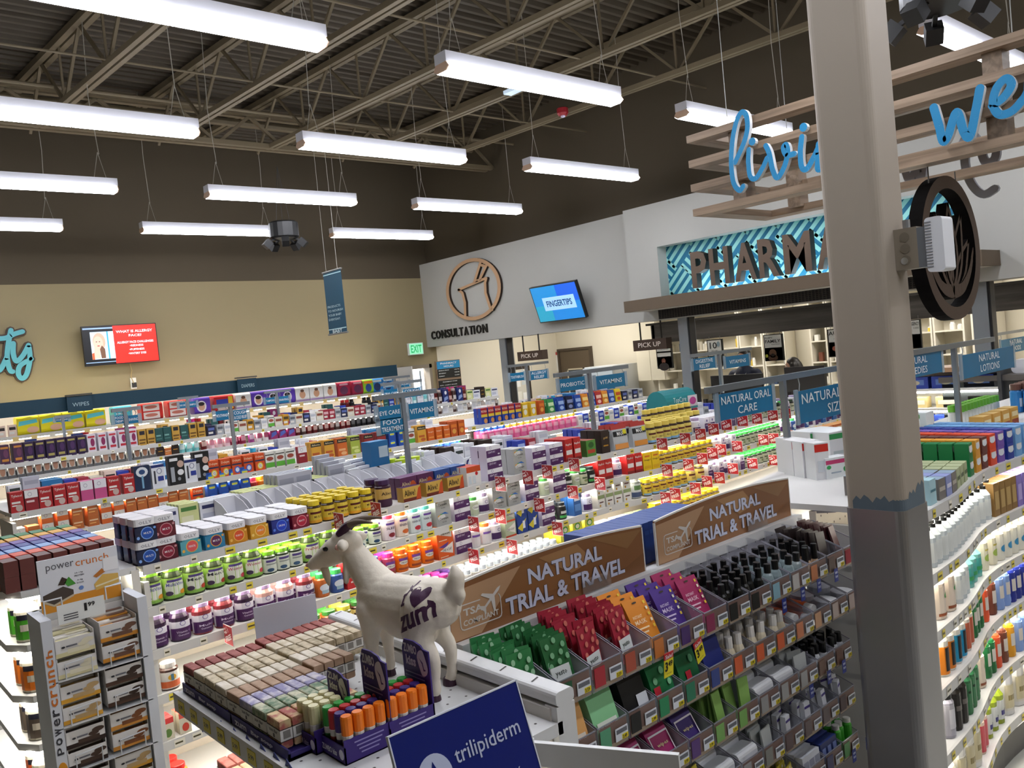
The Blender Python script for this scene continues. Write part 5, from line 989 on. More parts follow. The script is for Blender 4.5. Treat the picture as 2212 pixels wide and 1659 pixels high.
# ---- cold remedy aisle
G2 = Path([(1.16, 6.9), (5.35, 6.9)]); G2b = Path([(5.37, 6.9), (8.45, 6.95)])
gondola('long white cold and pain remedy aisle shelving', G2, [(1.4, .95), (1.2, .44), (1.0, .44)], .45, ztop=1.38, tags=24, tagstep=.4)
gondola('white allergy aisle shelving in front of the pharmacy', G2b, [(1.475, .95), (1.27, .44), (1.05, .44)], .45, ztop=1.45, tags=16, tagstep=.4)
C1, C2 = 'cold aisle top shelf', 'cold aisle second shelf'
r2 = lambda a, b, p, **k: run(G2, 1.4, a, b, p, C1, 'goods ' + C1, **k)
r2(25, 175, [TYL, TYW, TYL, TYL, TYL, TYL, TYW, TYW], rows=2); r2(177, 262, [PNK, PNK, TYL, TYW], rows=2); r2(262, 300, TYL, rows=2); r2(300, 322, CARD, rows=2); r2(322, 368, THM, rows=2); r2(368, 403, BRN); r2(403, 428, THM); r2(428, 452, BRN); r2(452, 502, DAY, rows=2); r2(502, 575, [DAYB, DAYB, DAY], rows=3); r2(575, 640, MUC, rows=3); r2(640, 672, [TYW, MUC]); r2(672, 755, [AIR[0], AIR[0], AIR[3]], rows=2); r2(755, 785, AIR[1], rows=2); r2(785, 840, AIR[2], rows=2); r2(840, 880, ALBL, rows=3, stack=2); r2(880, 925, [MUC, AIR[0], AIR[1]], rows=2); r2(925, 975, EMR, rows=3); r2(975, 1040, EMB, rows=3)
q2 = lambda a, b, p, **k: run(G2b, 1.475, a, b, p, 'allergy aisle top shelf', 'goods on the allergy aisle top', **k)
q2(1041, 1128, HAL, rows=2); q2(1128, 1162, GAL, rows=2); q2(1162, 1182, EMB, rows=2); q2(1182, 1225, [LOZ[5], LOZ[0], LOZ[0]], rows=4); q2(1225, 1260, [LOZ[2], LOZ[0]], rows=4); q2(1260, 1330, [LOZ[1], LOZ[0], LOZ[3]], rows=3); q2(1330, 1345, LOZ[4], rows=3); q2(1345, 1390, [SAL[3], SAL[5]], rows=3)
w2 = lambda a, b, p, **k: run(G2, 1.2, a, b, p, C2, 'goods ' + C2, **k)
w2(30, 90, [ALG, ALO], rows=2, stack=1); w2(90, 155, ALG, rows=2, stack=2); w2(155, 220, ALO, rows=2, stack=2); w2(220, 300, [ALG, ALG, ALO], stack=2); w2(300, 410, [ALO, ALO, ALG], stack=2); w2(410, 450, DAY); w2(450, 545, ALBL, stack=3); w2(545, 700, [SYR[0], SYR[1], SYR[4], SYR[2]], rows=2); w2(700, 940, [SAL[0], WHC[0], SAL[5]], rows=2, stack=1); w2(940, 1000, SYR[5], rows=2); w2(1000, 1050, SYR[3], rows=3)
run(G2b, 1.27, 1045, 1100, PEPB, 'allergy aisle second shelf', 'goods on the allergy aisle second shelf', rows=2); run(G2b, 1.27, 1100, 1250, PEP, 'allergy aisle second shelf', 'goods on the allergy aisle second shelf', rows=2); run(G2b, 1.27, 1250, 1400, [SAL[0], SAL[2], MUC], 'allergy aisle second shelf', 'goods on the allergy aisle second shelf', rows=2, stack=1)
for pth, a, b, z in ((G2, 20, 560, 1.4), (G2, 560, 1000, 1.4), (G2b, 1040, 1390, 1.475)):
    pl = 'far half of %s aisle top' % ('cold' if pth is G2 else 'allergy')
    run(pth, z, 0, 0, SAL + WHC[:3] + [SYR[2], BBX], pl, 'goods ' + pl, off=.58, rows=2, rnd=rg, s=(pth.of_px(a, z, .6), pth.of_px(b, z, .6)), deepgap=.04)
# ---- hair and mouth care aisle (taller)
G3 = Path([(1.4, 9.75), (8.3, 9.8)])
gondola('tall white hair care aisle shelving before the back wall', G3, [(1.575, .95), (1.425, .4), (1.2, .4)], .45, ztop=1.56, tags=20, tagstep=.5)
H1, H2 = 'hair aisle top shelf', 'hair aisle second shelf'
g3 = lambda a, b, p, **k: run(G3, 1.575, a, b, p, H1, 'goods ' + H1, **k)
g3(0, 55, HRP[1], rows=2); g3(55, 190, HRP[0], rows=2); g3(190, 300, HRP[2], rows=2); g3(300, 338, TAN_, rows=2); g3(338, 372, TEALB, rows=2); g3(372, 392, TAN_); g3(392, 410, TEALB); g3(410, 446, TAN_, rows=2); g3(446, 470, [SAL[3], SAL[1]], rows=2); g3(470, 640, [SAL[5], SAL[0], MUC, SAL[7], SAL[6]], rows=2); g3(640, 700, [SAL[7], SAL[3], SAL[0]], rows=2); g3(700, 830, [SAL[1], SAL[1], SAL[5], SAL[3], SAL[7]], rows=2); g3(880, 940, [WHC[0], SHV[0]], rows=2); g3(940, 1010, [SHV[4], SHV[5], BLST[2]], rows=2); g3(1010, 1100, [WHC[4], WHC[3], BOXK], rows=2)
w3 = lambda a, b, p, **k: run(G3, 1.425, a, b, p, H2, 'goods ' + H2, **k)
w3(0, 150, HRM[0], rows=1); w3(150, 240, HRM[1]); w3(240, 340, HRM[2]); w3(340, 388, [BOXK, ALO]); w3(388, 434, SHV[0], rows=2); w3(434, 452, SHV[4]); w3(452, 502, SHV[1], rows=2); w3(502, 536, SHV[2], rows=2); w3(536, 556, SHV[7]); w3(556, 584, SHV[3], rows=2); w3(584, 640, BLST[0], rows=2); w3(640, 760, [SHV[4], SHV[5], SHV[4]], rows=2); w3(760, 870, SHV[6], rows=2); w3(870, 1080, [SAL[0], SHV[5], WHC[0]], rows=1)
for a, b in ((20, 500), (500, 880), (900, 1090)):
    run(G3, 1.576, 0, 0, SAL + [SHV[6], SHV[0], SHV[4]] + [TAN_, TEALB, BLST[2], BLST[0]], 'far half of hair aisle top', 'goods on the far half of the hair aisle top', off=.56, rows=2, rnd=rg, s=(G3.of_px(a, 1.58, .6), G3.of_px(b, 1.58, .6)), deepgap=.05)
# ---- wall shelves with diapers, teal valance
GW = Path([(1.2, 12.2), (8.4, 12.2)])
gondola('white wall shelving with diapers under the teal valance', GW, [(1.765, .46), (1.42, .46), (1.1, .46)], .48, ztop=2.2, tags=0, peg=False)
DW = 'shelf under the teal valance'
for a, b, p in ((-30, 40, SAL[4]), (38, 232, DIA[0]), (234, 302, DIA[1]), (303, 416, DIA[2]), (417, 461, DIA[3]), (460, 512, DIA[4]), (512, 546, DIA[5]), (546, 640, DIA[3]), (640, 730, DIA[5]), (730, 790, DIA[6]), (790, 805, DIA[8]), (805, 852, DIA[7])):
    run(GW, 1.765, a, b, p, DW, 'packs ' + DW, rows=1, jit=.02, off=.03)
run(GW, 1.42, 20, 820, [SAL[4], SAL[7], SAL[1], BLST[2], SAL[0]], 'lower wall shelf behind hair aisle', 'packs on the lower wall shelf', rnd=rg)
b = MB()
for k in range(34):
    s_ = .12 + k * .21; a, an = GW.at(s_, -.016, 1.70); b2 = MB().box((0, 0, 0), (.07, .004, .06), '#e8cf8a'); 
    b.box((a.x, a.y - .03, a.z), (a.x + .07, a.y - .026, a.z + .055), '#e8cf8a' if k % 3 else '#e6e2d4')
tag(b.build('shelf_talkers'), 'small paper price talkers along the diaper shelf edge', 'price tags', kind='stuff')
x0, x1 = at(-60, 880, Y=12.0).x, at(858, 800, Y=12.0).x; zt, zb = 2.205, 2.015
t = empty('teal_valance', ((x0 + x1) / 2, 12.0, zb), 'long dark teal valance board over the diaper shelf', 'valance'); w = (x1 - x0) / 2
MB().box((-w, 0, 0), (w, .04, zt - zb), mat('#0a3344', .6)).build('front_board', t); MB().box((w - .04, .04, 0), (w, .68, zt - zb), mat('#0a3344', .6)).build('end_board', t); MB().box((-w, .3, .1), (w - .05, .33, .11), M_LED).build('light_strip', t)
for k, (px, py, s_) in enumerate(((174, 872, 'WIPES'), (535, 832, 'DIAPERS'))):
    p = at(px, py, Y=11.93); t = empty('valance_sign', p, 'small dark teal %s sign standing out from the valance' % s_.lower(), 'aisle sign', 'small signs on the valance')
    MB().box((-.16, -.01, -.1), (.14, 0, .1), mat('#0b3446', .4)).build('sign_panel', t); MB().box((-.16, -.02, .11), (.15, .07, .13), '#3a3a38').build('bracket', t)
    b = MB(); b.text(s_, (-.1, -.013, -.03), UXB, UZ, .2, .05, '#9ab4bc'); b.build('lettering', t)
# ---- the aisle signs
N = 'teal hanging aisle sign'
asign(4.5, (868, 858), (893, 1030), (806, 942), [((816, 880), (866, 902), ['EYE CARE']), ((820, 907), (873, 931), ['FOOT', 'TREATMENT']), ((881, 873), (938, 899), ['VITAMINS'])], 'pole sign reading EYE CARE, FOOT TREATMENT and VITAMINS')
asign(4.5, (1272, 806), (1287, 935), (1197, 1356), [((1207, 820), (1264, 839), ['PROBIOTIC']), ((1286, 813), (1350, 833), ['VITAMINS'])], 'pole sign reading PROBIOTIC and VITAMINS')
asign(4.5, (1553, 765), (1563, 848), (1487, 1622), [((1496, 776), (1545, 794), ['DIGESTIVE', 'RELIEF']), ((1566, 771), (1618, 789), ['VITAMINS'])], 'pole sign reading DIGESTIVE RELIEF and VITAMINS')
asign(7.4, (1136, 790), (1146, 875), (1092, 1184), [((1101, 807), (1132, 821), ['TOOTHBRUSH']), ((1145, 802), (1182, 817), ['ALLERGY', 'RELIEF'])], 'pole sign reading TOOTHBRUSH and ALLERGY RELIEF')
asign(7.4, (862, 830), (872, 925), (823, 911), [((828, 843), (859, 857), ['ORAL CARE']), ((870, 841), (908, 855), ['COUGH', '& COLD RELIEF'])], 'pole sign reading ORAL CARE and COUGH & COLD RELIEF')
asign(7.4, (497, 878), (507, 985), (458, 539), [((465, 889), (494, 906), ['MOUTHWASH']), ((503, 887), (534, 905), ['COUGH', '& COLD RELIEF'])], 'pole sign reading MOUTHWASH and COUGH & COLD RELIEF')
asign(7.4, (269, 888), (284, 995), (240, 304), [((247, 899), (268, 914), ['FOOD', 'THERAPY']), ((276, 898), (299, 913), ['SHAVING'])], 'pole sign with two dark panels before the aqua diaper packs')
asign(10.25, (404, 862), (411, 922), (384, 428), [((387, 870), (401, 881), ['HAIR CARE']), ((408, 868), (424, 879), ['SHAMPOO'])], 'thin pole sign before the red and white diaper packs')
asign(10.25, (597, 848), (604, 910), (570, 628), [((573, 860), (594, 871), ['TAMPONS']), ((601, 857), (624, 869), ['SHAVING'])], 'thin pole sign before the purple diaper packs')
asign(10.25, (135, 903), (140, 955), (118, 152), [((120, 903), (133, 911), ['SOAP']), ((136, 901), (147, 910), ['HAIR'])], 'thin pole sign before the yellow diaper packs')
asign(10.25, (852, 818), (858, 880), (828, 885), [((831, 827), (850, 836), ['FAMILY', 'PLANNING']), ((860, 824), (884, 835), ['BLADDER'])], 'thin pole sign before the bright doorway')
asign(2.35, (1690, 822), (1712, 1035), (1524, 1846), [((1550, 853), (1669, 885), ['NATURAL ORAL', 'CARE']), ((1722, 846), (1872, 880), ['NATURAL TRIAL', 'SIZE'])], 'near pole sign reading NATURAL ORAL CARE and NATURAL TRIAL SIZE')
asign(2.0, (2060, 752), (2070, 935), (1906, 2146), [((1912, 777), (2034, 803), ['NATURAL', 'REMEDIES']), ((2076, 768), (2190, 793), ['NATURAL', 'LOTIONS'])], 'pole sign reading NATURAL REMEDIES and NATURAL LOTIONS')
asign(3.4, (2235, 712), (2240, 830), (2143, 2300), [((2161, 735), (2225, 754), ['NATURAL', 'FOODS'])], 'blue aisle sign at the right edge beyond NATURAL LOTIONS'); 
# ---- teal round-topped category sign on the vitamin aisle
p0, p1 = at(1418, 868, Y=4.75), at(1482, 850, Y=4.75)
t = empty('cylinder_sign', ((p0.x + p1.x) / 2, 4.75, p0.z - .1), 'teal half-round store brand sign standing on the vitamin aisle', 'sign')
w = (p1.x - p0.x) / 2; hh = .17; b = MB(); ring = [(-.12, 0), (.12, 0)] + [(.12 * math.cos(PI * k / 12), .06 + .13 * math.sin(PI * k / 12)) for k in range(13)]
b.prism(ring, 0, -w, w, mat('#1c7a80', .4)); b.build('body', t)
b = MB(); b.box((w * .35, -.124, .02), (w * .97, -.1205, .12), '#d8cfd4'); b.poly([(w * .66 + .05 * math.cos(k), -.1255, .07 + .035 * math.sin(k)) for k in [2 * PI * q / 12 for q in range(12)]], '#b83a8a'); b.text('TopCare', (-w * .6, -.1215, .06), UXB, UZ, w * .85, .06, '#dfeef0'); b.build('print', t)
# ================================================================== TRIAL AND TRAVEL SHELF
M_WH = mat('#dcdcdb', .35, var=.02)
X0, X1, YP = 1.36, 3.2, 1.88
t = empty('travel_shelving', (2.3, 2.3, 0), 'white pegboard shelving holding the clear trial-size bins', 'shelving', 'shelving units of the aisles')
q = lambda b, n: (setattr(b, 'v', [(x - 2.3, y - 2.3, z) for x, y, z in b.v]), b.build(n, t))[1]
q(MB().box((X0, YP, .1), (X1, YP + .03, 1.385), mat('#c2c1c8', .45)), 'back_panel')
b = MB()
for i in range(60):
    for j in range(8): x = X0 + .03 + i * .0305; z = 1.36 - j * .05 - (i % 2) * .025; b.poly([(x + .005 * math.cos(k), YP - .001, z + .005 * math.sin(k)) for k in [2 * PI * s / 6 for s in range(6)]], '#3a3836')
q(b, 'peg_holes')
q(MB().box((X0, YP - .012, 1.365), (X1, YP + .05, 1.40), M_WH), 'top_rail'); q(MB().box((X0, YP + .05, 1.36), (X1, 2.42, 1.385), M_WH), 'top_deck'); q(MB().box((X0, 1.62, 0), (X1, 2.42, .16), mat('#5f5d5a')), 'base'); q(MB().box((X0, 2.39, .1), (X1, 2.42, 1.36), M_PEG), 'far_panel')
for x in (2.262,): q(MB().box((x - .03, YP - .016, 1.25), (x + .03, YP - .002, 1.385), mat('#e4e4e4')), 'upright')
# two header boards
def board(px, label):
    (bl, br, tl, tr) = [at(*p, Y=YP) for p in px]; W = br.x - bl.x; H = .165
    t = empty('header_board', (bl.x, YP + .02, 1.40), label, 'sign board', 'brown trial and travel boards')
    top = [(W * k / 20, H - .018 + .034 * math.sin(PI * min(1, k / 20 * .8 + .1)) * (1 if k < 20 else 1)) for k in range(21)]
    MB().prism([(0, 0), (W, 0)] + top[::-1], 1, 0, .008, mat('#875a36', .5), cap0=mat('#875a36', .5), cap=mat('#875a36', .5)).build('panel', t)
    b = MB(); e = -.0012
    def pl(pts, c): b.poly([(u * W, e, v * H) for u, v in pts], c)
    pl([(.005, .02), (.13, .02), (.33, .96), (.005, .87)], '#b8916e'); pl([(.33, .96), (.42, .98), (.62, .3), (.2, .33)], '#8d6039'); pl([(.42, .99), (.62, 1.02), (.7, .62), (.58, .5)], '#a67b50'); pl([(.7, 1.02), (.995, .9), (.9, .6)], '#936a42'); pl([(.75, .02), (.995, .02), (.995, .4)], '#7c5230')
    b.build('facets', t)
    b = MB()
    for k in range(20): b.bar((top[k][0], .003, top[k][1] + .001), (top[k + 1][0], .003, top[k + 1][1] + .001), .008, .006, '#e4e0da')
    for x in (.0, W): b.bar((x, .003, 0), (x, .003, H - .012), .008, .005, '#e4e0da', up=(1, 0, 0))
    b.build('white_edge', t)
    b = MB(); wt, ol = mat('#ccd0e6', .5), mat('#3a3040', .5)
    for s_, u0, v0, u1, v1 in (('NATURAL', .36, .56, .75, .86), ('TRIAL & TRAVEL', .245, .13, .875, .46)):
        b.text(s_, (u0 * W, -.0016, v0 * H), UXB, UZ, (u1 - u0) * W, (v1 - v0) * H, ol, bold=.055); b.text(s_, (u0 * W + .001, -.0024, v0 * H + .0005), UXB, UZ, (u1 - u0) * W - .002, (v1 - v0) * H - .001, wt, bold=.03)
    b.build('lettering', t)
    b = MB(); fr = mat('#d8d2cc', .5); pr = lambda u, v, d: (u, -d, v)
    x0, x1, z0, z1, r = .045 * W, .225 * W, .17 * H, .60 * H, .012
    pts = [(x1 - r + r * math.cos(a), z1 - r + r * math.sin(a)) for a in (PI / 2 * .7, PI / 4, 0)] + [(x1 - r + r * math.cos(a), z0 + r + r * math.sin(a)) for a in (0, -PI / 4, -PI / 2)] + [(x0 + r + r * math.cos(a), z0 + r + r * math.sin(a)) for a in (-PI / 2, -PI * .75, -PI)] + [(x0 + r + r * math.cos(a), z1 - r + r * math.sin(a)) for a in (PI, PI * .75, PI / 2)] + [(.135 * W, z1)]
    ribbon(b, pts, .003, pr, .001, .0016, fr, fr, 5)
    b.text('TSA', (.06 * W, -.002, .40 * H), UXB, UZ, .085 * W, .13 * H, fr, bold=.03); b.text('COMPLIANT', (.057 * W, -.002, .23 * H), UXB, UZ, .155 * W, .1 * H, fr, bold=.02)
    A = lambda pts: b.poly([(.185 * W + (x * .8 - y * .6) * .05, -.0026, .56 * H + (x * .6 + y * .8) * .05) for x, y in pts], fr)
    A([(-.9, -.07), (.7, -.1), (.95, 0), (.7, .1), (-.9, .07)]); A([(-.1, .08), (.25, .08), (-.25, .75), (-.42, .75)]); A([(-.42, -.75), (-.25, -.75), (.25, -.08), (-.1, -.08)]); A([(-.85, .05), (-.62, .05), (-.85, .34), (-.98, .34)]); A([(-.98, -.34), (-.85, -.34), (-.62, -.05), (-.85, -.05)])
    b.build('travel_badge', t)
    MB().poly([(W * .62, -.01, -.004), (W * .78, -.01, -.004), (W * .78, -.01, .05), (W * .62, -.01, .05)], mat('#fdfdfd', .2, clear=.93)).build('clip', t)
board(((984, 1395), (1405, 1245), (984, 1268), (1395, 1135)), 'brown trial and travel board directly behind the goat statue')
board(((1432, 1225), (1718, 1112), (1428, 1123), (1710, 1030)), 'brown trial and travel board farther from the goat statue')
# blue packs standing behind the boards
G0T = Path([(1.4, 1.98), (3.2, 1.98)])
BLP = boxp('blue_pack', 'slim dark blue pack', .034, .16, .15, '#1f3f86', [R(.1, .0, .16, 1, '#17306a'), R(.2, .7, .9, .8, '#2a4f9a')], top='#26498f', side='#1b377a', cat='pack')
run(G0T, 1.386, 1300, 1520, BLP, 'behind the brown travel boards', 'slim blue packs behind the travel boards', off=0, gap=.0015, jit=.01)
WCN = boxp('remedy_box', 'pale blue box with a small figure', .1, .13, .09, '#c6d4de', [('e', .5, .6, .08, .14, '#3a6a6a'), R(.15, .15, .85, .25, '#9ab4c4')], top='#4a6a9a', side='#cdd9e2')
p = at(1600, 1050, Z=1.4); 
for k in range(5): put_thing(WCN, (2.92 + k * .125, 2.06 + .02 * k, 1.387), .0 if k < 2 else -.5, '%s pale blue box in the row beside the near pole sign' % nth(k), 'pale blue boxes beside the near pole')
RWB = boxp('remedy_box', 'tall white remedy box with red head', .075, .09, .22, '#e6e6ea', [R(0, .8, 1, .97, '#c4261f'), R(0, .02, 1, .12, '#c4402f'), R(.15, .35, .85, .6, '#cfd4dc')], top='#eceaea', side='#e2e3e2')
for k in range(3):
    p = at((1740, 1763, 1790)[k], (1040, 1045, 1050)[k] + 2, Z=1.4); put_thing(RWB, (p.x, p.y + .05, 1.401), -.5, '%s tall white box with red head beside the near pole' % nth(k), 'tall white and red remedy boxes')
    put_thing(RWB, (p.x + .07, p.y + .13, 1.401), -.5, 'tall white box with red head hidden behind the %s in front' % nth(k), 'tall white and red remedy boxes')
PKB = boxp('remedy_box', 'white and red remedy box', .09, .06, .11, '#dfe0e6', [R(0, 0, 1, .3, '#b02a34'), R(.1, .5, .9, .8, '#b8bcc8')], top='#e8c8cc')
p = at(1786, 1040, Z=1.4); put_thing(PKB, (p.x, p.y + .06, 1.401), -.4, 'small white box with a red foot on the white deck', 'remedy boxes on the white deck')
CAM = boxp('remedy_box', 'white remedy box', .14, .07, .14, '#e6e8ec', [R(0, .78, 1, .92, '#b83a6a'), ('e', .12, .68, .1, .07, '#3a9a5a'), ('e', .85, .55, .1, .1, '#2a8a4a'), R(.2, .45, .65, .5, '#9aa4b4'), ('p', [(.1, .0), (.9, .05), (.7, .16), (.2, .05)], '#2a3a9a')], top='#eceef0')
p = at(1818, 1048, Z=1.4); put_thing(CAM, (p.x, p.y + .04, 1.401), -.35, 'white box with a pink band and green dots beside the column', 'remedy boxes on the white deck')
GRC = boxp('remedy_box', 'large white carton', .24, .16, .18, '#e3e5e6', [R(0, .78, 1, .95, '#2f8a4a'), R(.1, .3, .6, .4, '#b8c4c4')], top='#eaecec')
for k, (px, py) in enumerate(((1790, 1000), (1832, 1003))): p = at(px, py, Z=1.4); put_thing(GRC, (p.x + .1, p.y + .12, 1.401), -.3, '%s large white carton with green band on the white deck' % nth(k), 'large white cartons on the deck')
TIN = boxp('tin', 'small grey tin', .06, .09, .035, '#9a98a2', [R(.2, .3, .8, .6, '#6a6872')], top='#a5a3ad', cat='tin')
for k, (px, py) in enumerate(((1808, 1108), (1834, 1106))): p = at(px, py, Z=1.4); put_thing(TIN, (p.x, p.y + .06, 1.401), .6, '%s grey tin at the white deck edge beside the column' % nth(k), 'grey tins on the white deck')
# clear bins with brown cards
M_ACR = mat('#cfd0d8', .08, clear=.84); M_CARD = mat('#80665c', .35, clear=.22); M_CARD2 = mat('#a2907c', .4)
BW, BD = .122, .255
def bin_mesh():
    b = MB(); w = BW / 2
    b.poly([(-w, 0, 0), (w, 0, 0), (w, BD, .02), (-w, BD, .02)], M_ACR); b.poly([(-w, 0, 0), (w, 0, 0), (w, 0, .075), (-w, 0, .075)], M_ACR)
    for x in (-w, w): b.poly([(x, 0, 0), (x, BD, .02), (x, BD, .15), (x, BD * .75, .145), (x, 0, .078)], M_ACR)
    e = mat('#8f8f99', .2)
    for x in (-w, w): b.bar((x, 0, .078), (x, BD * .75, .145), .002, .003, e)
    b.bar((-w, 0, .076), (w, 0, .076), .003, .003, e)
    c = MB(); c.poly([(-w + .003, -.0015, .004), (w - .003, -.0015, .004), (w - .003, -.0015, .073), (-w + .003, -.0015, .073)], M_CARD); c.poly([(-w + .003, -.002, .004), (w - .003, -.002, .004), (w - .003, -.002, .016), (-w + .003, -.002, .016)], M_CARD2)
    return b.mesh('clear_bin'), c.mesh('front_card')
BINM, CARDM = bin_mesh()
def price_mesh(s_):
    b = MB(); b.box((.004, -.006, .016), (.056, -.004, .052), '#dfe3ea'); b.box((.03, -.0065, .016), (.056, -.006, .03), '#e6d21f'); b.box((.008, -.0065, .036), (.052, -.006, .048), '#6a6c74'); b.text(s_, (.032, -.007, .018), UXB, UZ, .018, .01, '#1c1a10', bold=.02); return b.mesh('price_label')
PRC = {s_: price_mesh(s_) for s_ in ('3.59', '3.99', '2.99', '3.49', '4.99')}
ROWZ = (1.249, 1.072, .893, .712, .53)
def swatch(c):
    b = MB(); b.box((-.055, -.004, .012), (-.012, -.0025, .066), mat(c, .4)); return b.mesh('product_print')
def mini(desc, cap, body, r=.018, h=.115, clearb=0.0, caph=.25): return bot('travel_bottle', desc, r, h, mat(body, .12, clear=clearb) if clearb else body, cap, None, [] if clearb else [R(.2, .2, .8, .4, '#d8d4cc')], parts=False, n=10, caph=caph, capr=.6 if caph < .3 else .7, sh=.2)
def sachet(desc, col, dots=None, lab=None, w=.085, h=.15, th=.008):
    ds = []
    if dots: ds = [('e', u, v, .08, .055, dots) for u, v in ((.2, .85), (.5, .93), (.8, .82), (.3, .68), (.65, .7), (.85, .6), (.15, .5), (.5, .55), (.75, .4))]
    if lab: ds += [R(.05, .22, .8, .48, '#dfe4e2'), T(lab, .2, .29, .65, .4, '#2a3a32')]
    return pouch('sachet', desc, w, h, col, ds, thick=th, cat='sachet')
def pack(desc, col, name='mask_pack', w=.1, h=.155, ds=(), th=.03): return pouch(name, desc, w, h, col, list(ds), thick=th, cat='pack')
SQ = lambda c: [('e', .45, .92, .1, .02, '#3a2a1a')] + [R(.8, .85 - .12 * k, .88, .91 - .12 * k, k2) for k, k2 in enumerate(('#e8c83a', '#f0ecd0', '#e8c83a', '#f0e8c8', '#e8c83a'))] + [T('INSTANT', .1, .62, .5, .68, c), T('MASK', .1, .5, .6, .59, c), R(.1, .4, .6, .43, c), R(.1, .32, .5, .35, c)]
GS = sachet('green dotted face mask sachet', '#2a6a3a', '#7fb88a', 'yesto'); GS0 = sachet('green dotted face mask sachet', '#2f7a44', '#9ac8a0'); RS = sachet('red face mask sachet', '#a8283c', '#d87a6a', 'yesto'); RS0 = sachet('red face mask sachet', '#a62c42')
OP, PP, MP = pack('orange facial mask pack', '#df8a1f', ds=SQ('#f6dcb0')), pack('purple facial mask pack', '#4a2a86', ds=SQ('#d8c8e8')), pack('magenta facial mask pack', '#a52a5e', ds=SQ('#ecc8d8'))
ORB = pack('orange facial wipes pouch', '#e0a866', 'wipes_pouch', ds=[R(.12, .05, .88, .42, '#e6dccb'), T("BURT'S BEES", .18, .3, .82, .36, '#b82a24'), R(.2, .12, .7, .2, '#8a8478')], th=.07, w=.105); GRB = pack('pale green facial wipes pouch', '#8fcf98', 'wipes_pouch', ds=[R(.12, .05, .88, .42, '#e6ecdf'), T("BURT'S BEES", .18, .3, .82, .36, '#b82a24'), R(.2, .12, .7, .2, '#7a9a80')], th=.07, w=.105)
BLKP = pack('black wipes pouch', '#131416', 'wipes_pouch', ds=[R(.55, .05, .98, .55, '#dfe3ea')], th=.06, w=.105); YES = pack('green dotted wipes pouch', '#1f7a48', 'wipes_pouch', ds=[('e', .25, .6, .09, .07, '#8ad0a0'), ('e', .6, .75, .1, .07, '#8ad0a0'), ('e', .8, .5, .08, .06, '#8ad0a0'), R(.08, .3, .35, .5, '#c8283c'), R(.2, .05, .95, .16, '#dfe8e4')], th=.06, w=.105); YES2 = pack('dark green wipes pouch', '#1d6a40', 'wipes_pouch', ds=[R(.3, .35, .55, .5, '#c8283c'), R(.2, .05, .9, .16, '#dfe8e4'), ('e', .7, .7, .1, .08, '#6ab88a')], th=.06, w=.105); NAV = pack('navy wipes pouch', '#232f78', 'wipes_pouch', ds=[R(.2, .05, .8, .3, '#c8d0e8')], th=.06, w=.105)
CAR = lambda desc, c: pack(desc, c, 'travel_wipes', ds=[R(.06, .04, .94, .08, '#f0e8f0'), R(.06, .68, .94, .72, '#f0e8f0'), R(.06, .04, .1, .72, '#f0e8f0'), R(.9, .04, .94, .72, '#f0e8f0'), T('wipes', .25, .4, .75, .5, '#e8d8a8')], th=.05, h=.13)
MG, PU = CAR('magenta makeup wipes pack', '#a81f68'), CAR('violet makeup wipes pack', '#3a2272')
GSL = sachet('slim pale green bath sachet', '#8fba62', None, None, .05, .14); WSF = soft('cotton_pack', 'soft white cotton pack', .112, .07, .075, '#e2e4e8'); DKS = sachet('dark brown sample sachet', '#2c2120', None, None, .06, .13); MAR = sachet('dark maroon sample sachet', '#4a2426', None, None, .06, .13); CLS = sachet('clear sample sachet', '#c2c6c4', None, None, .07, .11); WBS = boxp('dental_pack', 'white and violet dental pack', .035, .02, .11, '#e4e6ec', [R(0, .8, 1, .88, '#4a3a8a'), R(.2, .2, .8, .5, '#c4c8d4')], cat='pack'); YWP = sachet('yellow and white sample pack', '#e2d04a', '#eceae0', None, .06, .11)
BKB, CLB, CRB, ORG, WHB = mini('glossy black travel bottle', '#0b0b0c', '#121413', .019, .12), mini('clear travel bottle with black cap', '#101011', '#c4d8dc', .021, .12, .6), mini('cream travel bottle with tall black cap', '#0e0e0f', '#d8b898', .017, .12, caph=.45), mini('orange-filled travel bottle with frosted cap', '#e6e2dc', '#e2d6bc', .02, .115, caph=.3), mini('white travel bottle with black cap', '#0f0f10', '#e0e2e8', .018, .1, caph=.35)
TUB = bot('clay_tub', 'green-lidded white clay tub', .04, .05, '#e4e6e4', '#5a9a4a', None, [], parts=False, caph=.3, capr=.98, cat='tub'); JARW = bot('cream_jar', 'clear jar with white lid', .045, .05, '#c8ccd0', '#e4e6ea', None, [], parts=False, caph=.4, capr=1.0, cat='jar')
def tube_proto(desc, c):
    b = MB(); b.tube([(0, 0, .022), (0, .1, .03), (0, .17, .036)], .022, mat(c, .3), 10, r1=.012); me = b.mesh('cream_tube'); k = MB(); k.tube([(0, -.035, .02), (0, .0, .022)], .02, mat('#e4e4e2', .3), 10); return P('cream_tube', 'tube', me, [('cap', k.mesh('cap'))], .046, .2, .05, desc)
OTB = tube_proto('orange hand cream tube lying down', '#d9622f'); BXG = boxp('sample_box', 'small grey sample box', .04, .03, .1, '#8e959c', [R(.1, .5, .9, .7, '#c4ccd4')]); BXW = boxp('sample_box', 'small white sample box', .04, .03, .1, '#dcdee4', [R(.1, .4, .9, .8, '#a8aab8')]); BXB = boxp('sample_box', 'small navy sample box', .04, .03, .1, '#26346e', [R(.2, .5, .8, .8, '#8a9ad0')], top='#2a3f8a'); GTU = bot('toothpaste_tube', 'bright green toothpaste tube', .018, .12, '#4ab03a', '#e8e8e4', None, [], parts=False, caph=.12)
